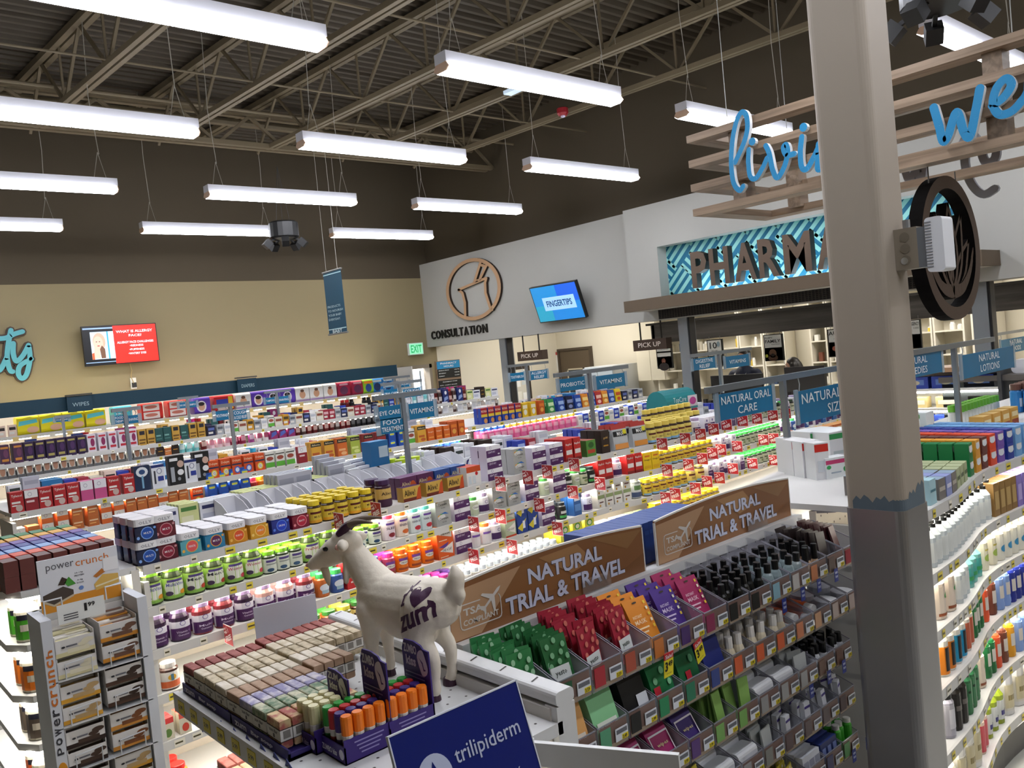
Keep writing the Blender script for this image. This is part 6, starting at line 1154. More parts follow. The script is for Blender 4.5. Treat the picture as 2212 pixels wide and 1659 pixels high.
BINS = [[(GS0, 's', '3.59', '#2a5a3a'), (GS, 's', '3.59', '#2a5a3a'), (RS, 's', '3.59', '#b0323c'), (RS, 's2', '3.59', '#b0523c'), (OP, 'p', '3.99', '#c8783a'), (PP, 'p', '3.99', '#4a2f6a'), (MP, 'p', '4.99', '#8a2f52'), (BKB, 'b', '3.99', '#1c1c1a'), (BKB, 'b', '3.99', '#1c1c1a'), (CLB, 'b', '2.99', '#8ab4c4'), (CLB, 'b', '2.99', '#c8c4c0'), (CRB, 'b', '2.99', '#c87a4a'), (DKS, 's3', '2.99', '#5a4a44'), (MAR, 's3', '2.99', '#8a2a34')],
        [None, (ORB, 'p1', '2.99', '#c89a5a'), (GRB, 'p1', '3.49', '#5aa07a'), (BLKP, 'p1', '2.99', '#1a1a1a'), (YES, 'p1', '3.99', '#2a8a5a'), (YES2, 'p1', '3.99', '#2a7a5a'), (NAV, 'p1', '3.99', '#3a4a8a'), (ORG, 'b', '3.99', '#d8643a'), (ORG, 'b', '3.99', '#d8643a'), (ORG, 'b', '3.99', '#d8643a'), (OTB, 't', '3.99', '#d8845a'), (OTB, 't', '3.99', '#d8a47a'), (JARW, 'j', '3.99', '#b8a8a0'), (JARW, 'j', '3.99', '#b8a8a0')],
        [None, None, (TUB, 'u', '2.99', '#7a9a6a'), (MG, 'w', '3.99', '#8a2a6a'), (MG, 'w', '3.99', '#8a2a6a'), (PU, 'w', '3.99', '#5a3a7a'), (GSL, 's4', '2.99', '#7aaa5a'), (GSL, 's4', '2.99', '#7aaa5a'), (WSF, 'c', '2.99', '#9a9a9a'), (WSF, 'c', '2.99', '#a8a8a8'), (CLS, 's4', '2.99', '#a8a8a8'), (WHB, 'b', '2.99', '#6a4a3a'), (WHB, 'b', '2.99', '#6a4a3a'), None],
        [None, None, None, None, (YWP, 's4', '2.99', '#c8a83a'), (YWP, 's4', '2.99', '#9a8a6a'), (WSF, 'c', '2.99', '#9a9a9a'), (WSF, 'c', '2.99', '#9a9a9a'), (CLS, 's4', '2.99', '#8a8a84'), (WBS, 's4', '2.99', '#6a5a5a'), (WBS, 's4', '2.99', '#6a5a5a'), (WBS, 's4', '2.99', '#6a5a5a'), (WBS, 's4', '2.99', '#5a4a4a'), None],
        [None, None, None, None, None, None, None, (BXG, 'x', '2.99', '#6a6a6a'), (BXG, 'x', '2.99', '#6a6a6a'), (YWP, 's4', '2.99', '#8a8a5a'), (BXW, 'x', '2.99', '#8a7a7a'), (BXB, 'x', '2.99', '#3a3a6a'), (GTU, 'b', '2.99', '#4a8a4a'), None]]
rowname = ('top', 'second', 'third', 'fourth', 'bottom')
br = random.Random(3); swc = {}
for ri, row in enumerate(BINS):
    for k, it in enumerate(row):
        if not it: continue
        pr, mode, price, sw = it; x = 1.46 + .13 * (k - 1) + BW / 2; z = ROWZ[ri]; y = 1.6
        o = link('clear_bin', BINM, None, (x, y, z)); tag(o, 'clear bin of %ss, %s in the %s bin row' % (pr['desc'].split(' ', 1)[1] if len(pr['desc'].split()) > 3 else pr['desc'], nth(k - sum(1 for j in row[:k] if j is None)), rowname[ri]), 'bin', 'clear trial-size bins')
        link('front_card', CARDM, o); link('price_label', PRC[price], o)
        if sw not in swc: swc[sw] = swatch(sw)
        link('product_print', swc[sw], o)
        where = '%s bin of %s row' % (nth(k - sum(1 for j in row[:k] if j is None)), rowname[ri]); grp = 'goods in the %s' % where
        def add(i, dx, dy, dz, rx=0, rz=0, ry=0):
            g = put_thing(pr, (x + dx, y + dy, z + .006 + dz), rz, '%s %s, %s' % (pr['desc'], ('%s from the front' % nth(i)), where), grp); g.rotation_euler = (rx, ry, rz); return g
        if mode in ('s', 's2', 's3'):
            n = 9 if mode != 's3' else 8
            for i in range(n): add(i, br.uniform(-.008, .008) + (.01 if mode == 's2' else 0), .045 + i * .021, .012 + i * .0012, -.16 + br.uniform(-.1, .1), br.uniform(-.2, .2), br.uniform(-.08, .08))
        elif mode == 's4':
            for i in range(9): add(i, br.uniform(-.03, .03), .02 + i * .026, .003 + i * .002, -.1 + br.uniform(-.1, .1), br.uniform(-.3, .3))
        elif mode == 'p':
            for i in range(3): add(i, br.uniform(-.004, .004) - .006 * i, .06 + i * .045, .008 + i * .005, -.38, br.uniform(-.06, .06))
        elif mode == 'p1':
            for i in range(2): add(i, br.uniform(-.003, .003), .038 + i * .09, .004 + i * .008, -.13, br.uniform(-.05, .05))
        elif mode == 'w':
            for i in range(2): add(i, br.uniform(-.004, .004), .045 + i * .08, .008 + i * .01, -.4, br.uniform(-.06, .1))
        elif mode == 'b':
            i = 0
            for r in range(4):
                for c in (-1, 0, 1) if pr['w'] < .039 else (-.65, .65): add(i, c * (pr['w'] + .001), .03 + r * .045 + (.01 if c == 0 else 0), .002 + r * .0035, -.05, br.uniform(0, 6)); i += 1
        elif mode == 't':
            for i in range(3): add(i, (-.03, .006, .036)[i], .065 + .004 * i, .004 + (.03 if i == 1 else 0), .0, br.uniform(-.1, .1))
        elif mode == 'j':
            for i in range(2): add(i, 0, .055 + .1 * i, .008 + .007 * i, .06)
        elif mode == 'u':
            for i in range(4): add(i, (-.029, .03)[i % 2] * 0 + (0, .0)[i % 2], .05 + .084 * (i % 2), .006 + .051 * (i // 2), .06)
        elif mode == 'c':
            for i in range(3): add(i, br.uniform(-.004, .004), .045 + .075 * i, .012 + .012 * i, -.08, br.uniform(-.06, .06))
        elif mode == 'x':
            i = 0
            for r in range(5):
                for c in (-1, 0, 1)[:2 + (pr['w'] < .05)]: add(i, c * (pr['w'] - .0005) * .98, .025 + r * .034, .003 + .003 * r, -.08); i += 1
def sale(px, py, lab, rz=0.0):
    p = at(px, py, Y=1.585); t = empty('sale_tag', p, lab, 'sale tag', 'yellow sale tags on the bins'); t.rotation_euler = (.1, rz, 0)
    MB().box((-.022, -.001, -.055), (.022, .0, 0), mat('#f0e020', .4)).box((-.022, -.0015, -.0), (.022, .0005, .02), mat('#c41f26', .4)).build('card', t)
    b = MB(); b.text('Sale!', (-.017, -.0022, .003), UXB, UZ, .034, .012, '#f4e4e4', bold=.02); b.text('3', (-.018, -.0022, -.036), UXB, UZ, .013, .03, '#17150c', bold=.03); b.text('49', (-.003, -.0022, -.024), UXB, UZ, .02, .018, '#17150c', bold=.03); b.text('WITH CARD', (-.012, -.0022, -.046), UXB, UZ, .024, .004, '#6a6420'); b.build('lettering', t)
sale(1444, 1423, 'yellow 3.49 sale tag hanging straight below the orange mask bin'); sale(1508, 1395, 'yellow 3.49 sale tag hanging askew below the violet mask bin', -.35)
NI = MB(); NI.box((-.014, -.001, -.05), (.014, 0, 0), '#1c2f86'); NI.text('new', (-.009, -.002, -.02), UXB, UZ, .018, .009, '#c8d0ec', bold=.02); NI.text('item', (-.009, -.002, -.035), UXB, UZ, .018, .011, '#c8d0ec', bold=.02); NIM = NI.mesh('new_item_tag')
for k, (px, py) in enumerate(((1693, 1293), (1733, 1268), (1768, 1250), (1805, 1228), (1790, 1448), (1822, 1425), (1858, 1400), (1752, 1478), (1844, 1618), (1873, 1590))):
    p = at(px, py, Y=1.59); o = link('new_item_tag', NIM, None, p); tag(o, 'small blue new-item tag, %s among the travel bins' % nth(k), 'tag', 'blue new-item tags on the travel bins')
# ================================================================== SOAP DISPLAY AND GOAT
ZD = 1.33
t = empty('display_shelving', (1.06, 2.1, 0), 'white end shelving under the goat statue and soap bars', 'shelving', 'shelving units of the aisles')
q = lambda b, n: (setattr(b, 'v', [(x - 1.06, y - 2.1, z) for x, y, z in b.v]), b.build(n, t))[1]
b = MB().box((.77, 1.42, ZD - .03), (1.30, 2.45, ZD), M_WH)
q(b, 'shelf')
b = MB()
for i in range(16):
    for j in range(29):
        if (i + j) % 2: x, y = .80 + .03 * i, 1.46 + .033 * j; b.poly([(x + .004 * math.cos(k), y + .004 * math.sin(k), ZD + .0006) for k in [2 * PI * s / 6 for s in range(6)]], '#4a4744')
q(b, 'shelf_holes')
q(MB().box((.755, 1.42, ZD - .05), (.77, 2.45, ZD + .004), M_RAIL), 'price_rail')
q(MB().box((.80, 1.42, 1.05), (1.30, 2.45, 1.08), M_WH), 'shelf'); q(MB().box((.785, 1.42, 1.03), (.80, 2.45, 1.085), M_RAIL), 'price_rail'); q(MB().box((.81, 1.5, ZD - .05), (.83, 2.43, ZD - .032), M_LED), 'light_strip')
q(MB().box((1.28, 1.44, .1), (1.31, 2.47, 1.36), mat('#c9c5bd', .5)), 'back_panel')
b = MB().rbox((1.285, 1.42, 1.365), (1.345, 2.5, 1.40), .012, M_WH, axis=1)
for k in range(9): b.poly([(1.30 + dx, 1.52 + .12 * k + dy, 1.4006) for dx, dy in ((0, 0), (.03, .01), (.03, .004), (0, -.006))], '#3a3836')
q(b, 'top_rail'); b = MB().box((1.285, 1.42, 0), (1.345, 1.46, 1.365), M_WH)
for k in range(14): b.box((1.283, 1.43, 1.3 - .05 * k), (1.2845, 1.445, 1.33 - .05 * k), '#2a2826')
q(b, 'upright'); q(MB().box((.8, 1.44, 0), (1.28, 2.45, .12), mat('#5f5d5a')), 'base')
b = MB(); tg = []
for k in range(11):
    y = 2.39 - .093 * k
    b = MB().box((.7535, y - .022, ZD - .042), (.755, y + .022, ZD - .008), '#e8d42a'); b.text('5.99', (.753, y + .016, ZD - .03), UXP, UZ, .03, .012, '#2a2612', bold=.02); q(b, 'price_tag')
for k, (px, py) in enumerate(((413, 1541), (434, 1558), (461, 1568), (482, 1581), (510, 1597), (538, 1614), (569, 1633), (598, 1652), (625, 1668))):
    p = at(px, py, X=.765); o = MB().box((-.001, -.02, -.022), (0, .02, .022), '#1f3796').box((-.002, -.008, -.016), (-.001, .008, -.003), '#c8d0e8').box((-.002, -.01, .002), (-.001, .008, .014), '#c8d0e8').build('new_item_tag', None, p); o.rotation_euler = (.5, 0, 0); tag(o, 'blue hanging tag, %s along the soap shelf rail' % nth(k), 'tag', 'blue tags along the soap shelf')
# soap bars
def soap(desc, c1, c2):
    m = mat(c1, .7, var=.0); m = m.copy(); nt = m.node_tree; nd = nt.nodes; bs = nd['Principled BSDF']
    tc, nz, cr, oi = nd.new('ShaderNodeTexCoord'), nd.new('ShaderNodeTexNoise'), nd.new('ShaderNodeValToRGB'), nd.new('ShaderNodeObjectInfo')
    nz.noise_dimensions = '4D'; nz.inputs['Scale'].default_value = 38; nz.inputs['Detail'].default_value = 3; cr.color_ramp.elements[0].position = .42; cr.color_ramp.elements[1].position = .62
    cr.color_ramp.elements[0].color = (*lin(c1), 1); cr.color_ramp.elements[1].color = (*lin(c2), 1); L = nt.links.new
    mu = nd.new('ShaderNodeMath'); mu.operation = 'MULTIPLY'; mu.inputs[1].default_value = 40
    L(oi.outputs['Random'], mu.inputs[0]); L(mu.outputs[0], nz.inputs['W']); L(tc.outputs['Object'], nz.inputs['Vector']); L(nz.outputs['Fac'], cr.inputs[0]); L(cr.outputs[0], bs.inputs['Base Color'])
    b = MB(); b.rbox((-.014, -.035, 0), (.014, .035, .066), .004, m, axis=1, n=2)
    s = MB(); e = .0008; wv = '#e4e2dc'
    n = 8
    pts = [(-.0355 + .071 * k / n, .044 + (.002 if k % 2 else -.002)) for k in range(n + 1)]
    s.box((-.0148, -.0358, .018), (.0148, .0358, .046), mat(wv, .6)); s.box((-.0153, -.036, .045), (.0153, .036, .0465), '#2a2424'); s.box((-.0153, -.036, .0175), (.0153, .036, .019), '#2a2424'); s.text('zum Bar', (-.0158, .022, .034), UXP, UZ, .044, .008, '#3a3434', bold=.02); s.box((-.0156, -.004, .022), (-.0153, .004, .031), '#4a4444'); s.box((-.008, -.0362, .024), (.010, -.0359, .042), '#8a8680')
    return P('soap_bar', 'soap', b.mesh('soap_bar'), [('paper_sleeve', s.mesh('paper_sleeve'))], .028, .07, .066, desc)
SOAPS = [soap('%s soap bar' % a, c, d) for a, c, d in (('dusty pink', '#a8625a', '#8c463e'), ('cream', '#e6dac4', '#d2c2a4'), ('speckled beige', '#d4c4a6', '#9a8a6a'), ('pale sand', '#d8ccb6', '#ece2d2'), ('clay brown', '#a98a70', '#b99a80'), ('lavender and white', '#9590b4', '#ddd6da'), ('green and white', '#6a8468', '#d0ccb0'), ('rose and cream', '#b06058', '#d8c090'))]
for ln in range(8):
    y = 2.395 - .077 * ln
    for i in range(15):
        x = .800 + .0305 * i
        if x > 1.24 or (y < 2.2 and x > 1.13) or (y < 2.02 and x > 1.0): break
        dz = (.012 if i < 7 else .02)
        put_thing(SOAPS[ln], (x, y + random.uniform(-.002, .002), ZD + dz), random.uniform(-.04, .04), '%s, %s from the rail in its lane on the soap shelf' % (SOAPS[ln]['desc'], nth(i)), 'marbled soap bars on the soap shelf')
for k, (y0, y1) in enumerate(((2.1, 2.44), (1.775, 2.095))):
    t = empty('soap_tray', (.785, (y0 + y1) / 2, ZD), 'purple soap tray lettered in white, %s from the back' % nth(k), 'tray', 'purple soap trays'); w = (y1 - y0) / 2; PU_ = mat('#2f2468', .5)
    b = MB().box((-.005, -w, 0), (0, w, .026), PU_).box((0, -w, 0), (.2, w, .008), PU_)
    for s_ in (-w, w - .004): b.prism([(-.005, 0), (.3, 0), (.3, .012), (-.005, .03)], 1, s_, s_ + .004, PU_) if False else b.box((-.005, s_, 0), (.2, s_ + .004, .018), PU_)
    b.build('carton', t); b = MB(); b.text('zum', (-.0065, w * .85, .006), UXP, UZ, .07, .013, '#d8d4e4', bold=.03); b.text('Bar soap', (-.0065, w * .25, .006), UXP, UZ, .12, .013, '#d8d4e4', bold=.03); b.build('lettering', t)
for ln in range(5):
    y = 2.3 - .085 * ln
    for i in range(6): put_thing(SOAPS[(0, 4, 6, 5, 2)[ln]], (.83 + .0305 * i, y, 1.083), 0, '%s, %s from the rail on the lower soap shelf' % (SOAPS[(0, 4, 6, 5, 2)[ln]]['desc'], nth(i)), 'soap bars on the lower shelf')
GSG = boxp('card_sign', 'blank pale card sign', .2, .004, .12, '#d4d6e4', [], cat='card')
p = at(610, 1395, X=1.18); put_thing(GSG, (1.15, 2.52, ZD + .03), -.2, 'large blank pale card standing behind the pink soap bars', 'card behind the soap')
SPI = boxp('small_box', 'olive soap tin carton', .05, .035, .06, '#8a8468', [R(.1, .2, .9, .6, '#4a4640')], top='#a89c7c')
for k in range(8): put_thing(SPI, (1.1 + .04 * (k % 4), 2.35 - .06 * (k // 4) + .03 * (k % 4), ZD), .3, '%s olive soap carton between soap bars and goat' % nth(k), 'olive soap cartons by the goat')
# lip balm tubes in purple boxes
def lip(desc, cap, low):
    b = MB(); b.lathe([(.0125, 0, low), (.0125, .042, '#c8c4c0'), (.0125, .055, '#e6e2dc'), (.0125, .06, '#e6e2dc')], low, 12); c = MB(); c.lathe([(.0135, .058), (.0135, .096), (.0115, .1)], mat(cap, .35), 12); return P('lip_balm', 'lip balm', b.mesh('lip_balm'), [('cap', c.mesh('cap'))], .027, .027, .1, desc)
LIP = [lip('orange-capped lip balm', '#ee7a14', '#cf4a1c'), lip('violet-capped lip balm', '#3c2470', '#3a2a5a'), lip('red-capped lip balm', '#b81f26', '#8a2a22'), lip('green-capped lip balm', '#2f9a3a', '#2a7a3a')]
M_ZP = mat('#35206f', .5)
def kiss(px, py, w, d, hh, cols, place, label, l1='ZUMBO', n=4):
    # the box opens towards the rail (-X); its header card stands at the far end
    c = at(px, py, Z=ZD); ox, oy = c.x, c.y + w
    t = empty('lip_balm_box', (ox, oy, ZD), label, 'display box', 'purple lip balm boxes', -PI / 2)
    b = MB().box((0, 0, 0), (w, .003, .04), M_ZP).box((0, 0, 0), (.003, d, .045), M_ZP).box((w - .003, 0, 0), (w, d, .055), M_ZP).box((0, 0, 0), (w, d, .003), M_ZP); b.build('carton', t)
    c = MB(); c.prism([(0, 0), (w, 0), (w, hh * .95), (w * .8, hh * .96), (w * .72, hh), (w * .45, hh * 1.03), (w * .1, hh * 1.02), (0, hh * .9)], 1, d - .004, d, M_ZP); c.build('header_card', t)
    b = MB(); wt = mat('#dcd8e8', .5); e = d - .0055
    b.text(l1, (w * .08, e, hh * .86), UXB, UZ, w * .5, hh * .12, wt, bold=.04); b.text('kiss', (w * .14, e, hh * .7), UXB, UZ, w * .38, hh * .13, wt, bold=.04)
    b.poly([(w * .77 + w * .17 * math.cos(a) * (1 - .25 * math.sin(2 * a)), e, hh * .78 + hh * .17 * math.sin(a)) for a in [2 * PI * k / 22 for k in range(22)]], wt); b.poly([(w * u, e - .0005, hh * v) for u, v in ((.66, .84), (.76, .77), (.8, .68), (.9, .7), (.82, .71), (.79, .79))], M_ZP)
    for k in range(2): b.box((w * .08, e - .0001, hh * (.6 - .05 * k)), (w * .8, e + .0001, hh * (.615 - .05 * k)), '#8a80b0')
    b.text(l1 + ' kiss', (w * .08, -.001, .012), UXB, UZ, w * .6, .014, wt, bold=.03); b.ball((w * .85, 0, .02), .012, wt, 10, 6, (.9, .1, 1))
    for k in range(4): b.box((w + .0005, d * (.2 + .04 * k), .042 - .009 * k), (w + .001, d * (.8 - .04 * k), .045 - .009 * k), '#8a80b8')
    b.build('lettering', t)
    for k, pr in enumerate(cols):
        for r in range(n): put_thing(pr, (ox + .018 + .0285 * r, oy - .017 - .0275 * k, ZD + .004), random.uniform(0, 6), '%s, %s from the rail in the %s' % (pr['desc'], nth(r), place), 'lip balms in the %s' % place)
GRV = [LIP[3], LIP[2], LIP[1], LIP[0]]
kiss(748, 1655, .112, .128, .2, GRV, 'near purple box', 'purple lip balm box nearest the soap bars'); kiss(846, 1612, .112, .128, .19, GRV, 'far purple box', 'purple lip balm box beside the goat hind legs')
LBT = lip('pale yellow lip tube', '#d8d0a0', '#c8b890'); kiss(684, 1632, .1, .1, .15, [LBT, LBT, LBT], 'small purple box', 'small purple box of pale lip tubes at the soap rail', 'ZUM', 3)
# --- goat statue
def organic(name, caps, balls, voxel, mtl, it=6, parent=None, keep=False, fac=.5):
    b = MB(); m = mat('#ffffff')
    for pts, rad in caps:
        P_ = spline(pts, 4) if len(pts) > 2 else pts; n = len(P_); rs = []
        for k in range(n):
            u = k / (n - 1) * (len(rad) - 1); i = min(int(u), len(rad) - 2); rs.append(rad[i] + (rad[i + 1] - rad[i]) * (u - i))
        for k in range(n - 1):
            p, q = Vector(P_[k]), Vector(P_[k + 1]); d = (q - p); c = b
            b.ball(p, rs[k], m, 14, 8)
            if d.length > 1e-5:
                up = Vector((0, 0, 1)) if abs(d.normalized().z) < .9 else Vector((1, 0, 0)); a = d.cross(up).normalized(); e = a.cross(d).normalized()
                r0 = [p + (a * math.cos(2 * PI * j / 14) + e * math.sin(2 * PI * j / 14)) * rs[k] for j in range(14)]; r1 = [q + (a * math.cos(2 * PI * j / 14) + e * math.sin(2 * PI * j / 14)) * rs[k + 1] for j in range(14)]
                for j in range(14): b.poly([r0[j], r1[j], r1[(j + 1) % 14], r0[(j + 1) % 14]], m)
                b.poly(r0, m); b.poly(r1[::-1], m)
        b.ball(P_[-1], rs[-1], m, 14, 8)
    for c, r, sc in balls: b.ball(c, r, m, 18, 12, sc)
    o = b.build('tmp'); md = o.modifiers.new('r', 'REMESH'); md.mode = 'VOXEL'; md.voxel_size = voxel; md.use_smooth_shade = True
    sm = o.modifiers.new('s', 'SMOOTH'); sm.iterations = it; sm.factor = fac
    dg = bpy.context.evaluated_depsgraph_get(); me = D.meshes.new_from_object(o.evaluated_get(dg)); D.objects.remove(o)
    me.materials.clear(); me.materials.append(mtl)
    for p in me.polygons: p.use_smooth = True
    me.name = name; return me
gs = 1.0
M_GOAT = mat('#e9dfce', .6, var=.12, scale=22, bump=.35); M_HOOF = mat('#3c2233', .5); M_SKIN = mat('#c99a8a', .6)
caps = [([(-.125, 0, .24), (-.06, 0, .232), (.02, 0, .23), (.09, 0, .238)], [.066, .072, .074, .066]), ([(-.10, 0, .225), (-.01, 0, .208), (.07, 0, .22)], [.058, .072, .06]),
        ([(.085, 0, .255), (.135, .003, .31), (.172, .012, .362)], [.06, .044, .035]), ([(.17, .016, .385), (.215, .032, .372), (.262, .052, .343), (.285, .061, .328)], [.036, .033, .0215, .0165]), ([(.165, .018, .392), (.195, .026, .398)], [.032, .028]), ([(.21, .034, .35), (.262, .054, .325)], [.022, .0125]),
        ([(-.155, 0, .27), (-.185, .0, .285), (-.198, 0, .315), (-.192, 0, .345)], [.024, .026, .022, .004]), ([(-.185, 0, .28), (-.205, 0, .27), (-.2, 0, .245)], [.022, .016, .006])]
LEG = {1: (.105, .034, -.121, .047), -1: (.112, .032, -.094, .0495)}
for s in (1, -1):
    fx, fy, hx, hy_ = LEG[s]
    caps.append(([(fx - .015, s * fy, .21), (fx - .004, s * fy, .145), (fx, s * fy, .11)], [.045, .025, .019])); caps.append(([(fx, s * fy, .11), (fx - .003, s * fy, .055), (fx - .001, s * fy, .03), (fx + .008, s * fy, .012)], [.019, .0125, .0145, .0145]))
    caps.append(([(hx + .02, s * .03, .235), (hx + .036, s * .043, .18), (hx + .02, s * .046, .145)], [.062, .046, .03])); caps.append(([(hx + .02, s * .046, .145), (hx - .012, s * hy_, .108), (hx - .012, s * hy_, .055), (hx - .01, s * hy_, .03), (hx, s * hy_, .012)], [.028, .019, .0135, .0155, .015]))
    caps.append(([(.172, .012 + s * .03, .345), (.168, .012 + s * .034, .285)], [.006, .0085]))
balls = [((-.12, 0, .24), .066, (1, .95, 1)), ((.08, 0, .225), .066, (1, .92, 1.1)), ((-.07, 0, .15), .032, (1, .9, .9)), ((-.01, 0, .18), .06, (1.3, 1, .8))]
gm = organic('goat_statue', caps, balls, .0042, M_GOAT, 5)
GA = math.atan2(.21, -.045); GL = Vector((1.206, 1.905, ZD))
goat = link('goat_statue', gm, None, GL, GA); tag(goat, 'white goat statue with purple horns standing on the end shelf', 'statue')
hd = Vector((.09, .038, 0)).normalized(); hl = Vector((-hd.y, hd.x, 0))
def HP(f_, l_, z_): q_ = Vector((.19, .024, 0)) + hd * f_ + hl * l_; return (q_.x, q_.y, z_)
for s in (1, -1):
    P_ = spline([HP(.0, s * .013, .412), HP(-.025, s * .017, .437), HP(-.065, s * .024, .449), HP(-.11, s * .034, .446)], 4)
    h1 = MB(); h1.tube(P_[:6], .0145, mat('#3f2038', .5), 10, r1=.012); o = h1.build('horn', goat); h2 = MB(); h2.tube(P_[5:], .012, mat('#6a5a4c', .6), 10, r1=.002); h2.build('horn_tip', o)
    em_ = organic('ear', [([HP(-.01, s * .026, .393), HP(-.025, s * .055, .392), HP(-.035, s * .075, .386)], [.011, .0165, .005])], [], .003, M_GOAT, 2); o = link('ear', em_, goat); b = MB(); b.ball(HP(-.014, s * .055, .389), .012, M_SKIN, 10, 6, (.7, 1.3, .8)); b.build('inner_ear', o)
    b = MB(); b.ball(HP(.042, s * .0285, .378), .0085, mat('#15100d', .1), 10, 6, (1.1, .8, .8)); b.build('eye', goat)
    fx, fy, hx, hy_ = LEG[s]
    for x, y in ((fx + .007, fy), (hx, hy_)):
        b = MB(); b.lathe([(.0185, 0), (.0185, .006), (.0165, .018), (.0155, .02)], M_HOOF, 12, (x, s * y, -.0005), sx=1.15); b.build('hoof', goat)
        b = MB(); b.ball((x - .014, s * y, .037), .0058, M_HOOF, 8, 5, (1, 1.9, .8)); b.build('dewclaw', goat)
bm_ = organic('beard', [([(.25, .05, .318), (.244, .049, .295), (.24, .048, .268)], [.012, .011, .003])], [], .003, mat('#cbbda6', .8, var=.15, scale=60), 1); link('beard', bm_, goat)
b = MB(); b.ball((.2965, .066, .328), .0105, mat('#c88a84', .5), 10, 6, (.6, 1.1, .7)); b.build('nose', goat)
# purple painted lettering following the flank
from mathutils.bvhtree import BVHTree
bv = BVHTree.FromPolygons([v.co for v in gm.vertices], [tuple(p.vertices) for p in gm.polygons])
def drape(b, pts2, faces, m):
    vs = []
    for x, z in pts2:
        h = bv.ray_cast(Vector((x, .4, z)), Vector((0, -1, 0)))[0]; vs.append((x, (h.y if h else .05) + .0012, z))
    b.raw(vs, faces, m)
b = MB(); MP_ = mat('#43203f', .6)
def drape(b, pts2, faces, m, L=.006):
    tr = [[Vector(pts2[i]) for i in (f[0], f[k], f[k + 1])] for f in faces for k in range(1, len(f) - 1)]; i = 0
    while tr:
        t3 = tr.pop(); e3 = [(t3[k] - t3[(k + 1) % 3]).length for k in range(3)]; k = e3.index(max(e3))
        if e3[k] > L:
            a, c, d_ = t3[k], t3[(k + 1) % 3], t3[(k + 2) % 3]; mdl = (a + c) / 2; tr += [[a, mdl, d_], [mdl, c, d_]]; continue
        b.poly([(x, (bv.ray_cast(Vector((x, .4, z)), Vector((0, -1, 0)))[0] or Vector((0, .05, 0))).y + .0012, z) for x, z in t3], m)
def dt(s_, x0, x1, z0, z1, ang=-.45):
    V, F_, _a = glyphs(s_, .03, 3); drape(b, [(x0 + (x1 - x0) * u, z0 + (z1 - z0) * v + ang * (x1 - x0) * u) for u, v in V], F_, MP_)
dt('I', -.074, -.082, .25, .274); dt('I', -.069, -.088, .270, .276); dt('I', -.069, -.088, .248, .254); dt('zum', -.066, -.165, .18, .222)
hp = [(.9 * math.sin(a) ** 3, .8 * math.cos(a) - .32 * math.cos(2 * a) - .13 * math.cos(3 * a)) for a in [2 * PI * k / 24 for k in range(24)]]
drape(b, [(-.122 - u * .027, .277 + v * .025) for u, v in hp] + [(-.122, .277)], [(k, (k + 1) % 24, 24) for k in range(24)], MP_)
drape(b, [(-.076, .294), (-.098, .29), (-.098, .286), (-.076, .289)], [(0, 1, 2, 3)], MP_); drape(b, [(-.086, .302), (-.092, .302), (-.088, .282), (-.082, .282)], [(0, 1, 2, 3)], MP_); drape(b, [(-.144, .268), (-.16, .264), (-.15, .252)], [(0, 1, 2)], MP_)
b.build('painted_lettering', goat)
# --- dark blue brand sign in front
BL = mat('#0c2074', .18)
tl, tr = at(836, 1592, Y=1.2), at(1114, 1462, Y=1.2); W = tr.x - tl.x; H = .34
t = empty('brand_sign', (tl.x, 1.2, tl.z), 'shiny dark blue sign with a water drop emblem at the bottom', 'sign'); t.rotation_euler = (-.3, 0, 0)
MB().box((0, 0, -H), (W, .006, 0), mat('#d8dae4', .3), front=BL).build('panel', t); b = MB(); wt = mat('#c3cce8', .4); e = -.0012
for a in (((0, e, -.0025), (W, 0, 0)), ((0, e, -H), (.0025, 0, 0)), ((W - .0025, e, -H), (W, 0, 0))): b.box(*a, mat('#dfe2ee', .4))
b.text('trilipiderm', (W * .40, e, -.098), UXB, UZ, W * .52, .036, wt, bold=.006); b.text('founded by', (W * .42, e, -.155), UXB, UZ, W * .42, .018, wt); b.text('dermatology pharmacists', (W * .1, e, -.182), UXB, UZ, W * .86, .02, wt)
cx, cz = W * .24, -.095; rr = .04
b.poly([(cx + rr * .9 * math.cos(a), e, cz + rr * math.sin(a)) for a in [2 * PI * k / 32 for k in range(32)]], wt)
b.poly([(cx + x * .019, e * 1.5, cz + .001 + z * .026) for x, z in ((0, 1.05), (.25, .55), (.62, .0), (.8, -.35), (.62, -.75), (.2, -.95), (-.2, -.95), (-.62, -.75), (-.8, -.35), (-.62, 0), (-.25, .55))], BL)
for k in range(3): b.poly([(cx - .03 + .016 * k, e * 1.6, cz - .022 - .005 * k), (cx + .02 + .012 * k, e * 1.6, cz - .017 - .005 * k), (cx + .03 + .004 * k, e * 1.6, cz - .013 - .005 * k), (cx - .02 + .016 * k, e * 1.6, cz - .0195 - .005 * k)], BL)
b.build('emblem_and_lettering', t)
b = MB(); a, c = at(1135, 1625, Z=1.36), at(1330, 1672, Z=1.36)
t = empty('display_stand', (.9, 1.1, 0), 'white metal display stand beside the dark blue sign', 'stand')
b.bar((a.x - .9, a.y - 1.1, 1.36), (c.x - .9 + .1, c.y - 1.1 - .08, 1.36), .012, .05, M_WH); b.build('rail', t); MB().bar((a.x - .9, a.y - 1.1, 1.385), (a.x - .9 + .02, a.y - 1.1 + .02, 0), .04, .02, M_WH).build('post', t); MB().box((-.3, -.12, 0), (.4, .1, .04), M_WH).build('base', t)
for y in (-.05,): MB().box((-.28, y - .02, .04), (.12, y + .08, 1.2), M_WH).build('column', t)
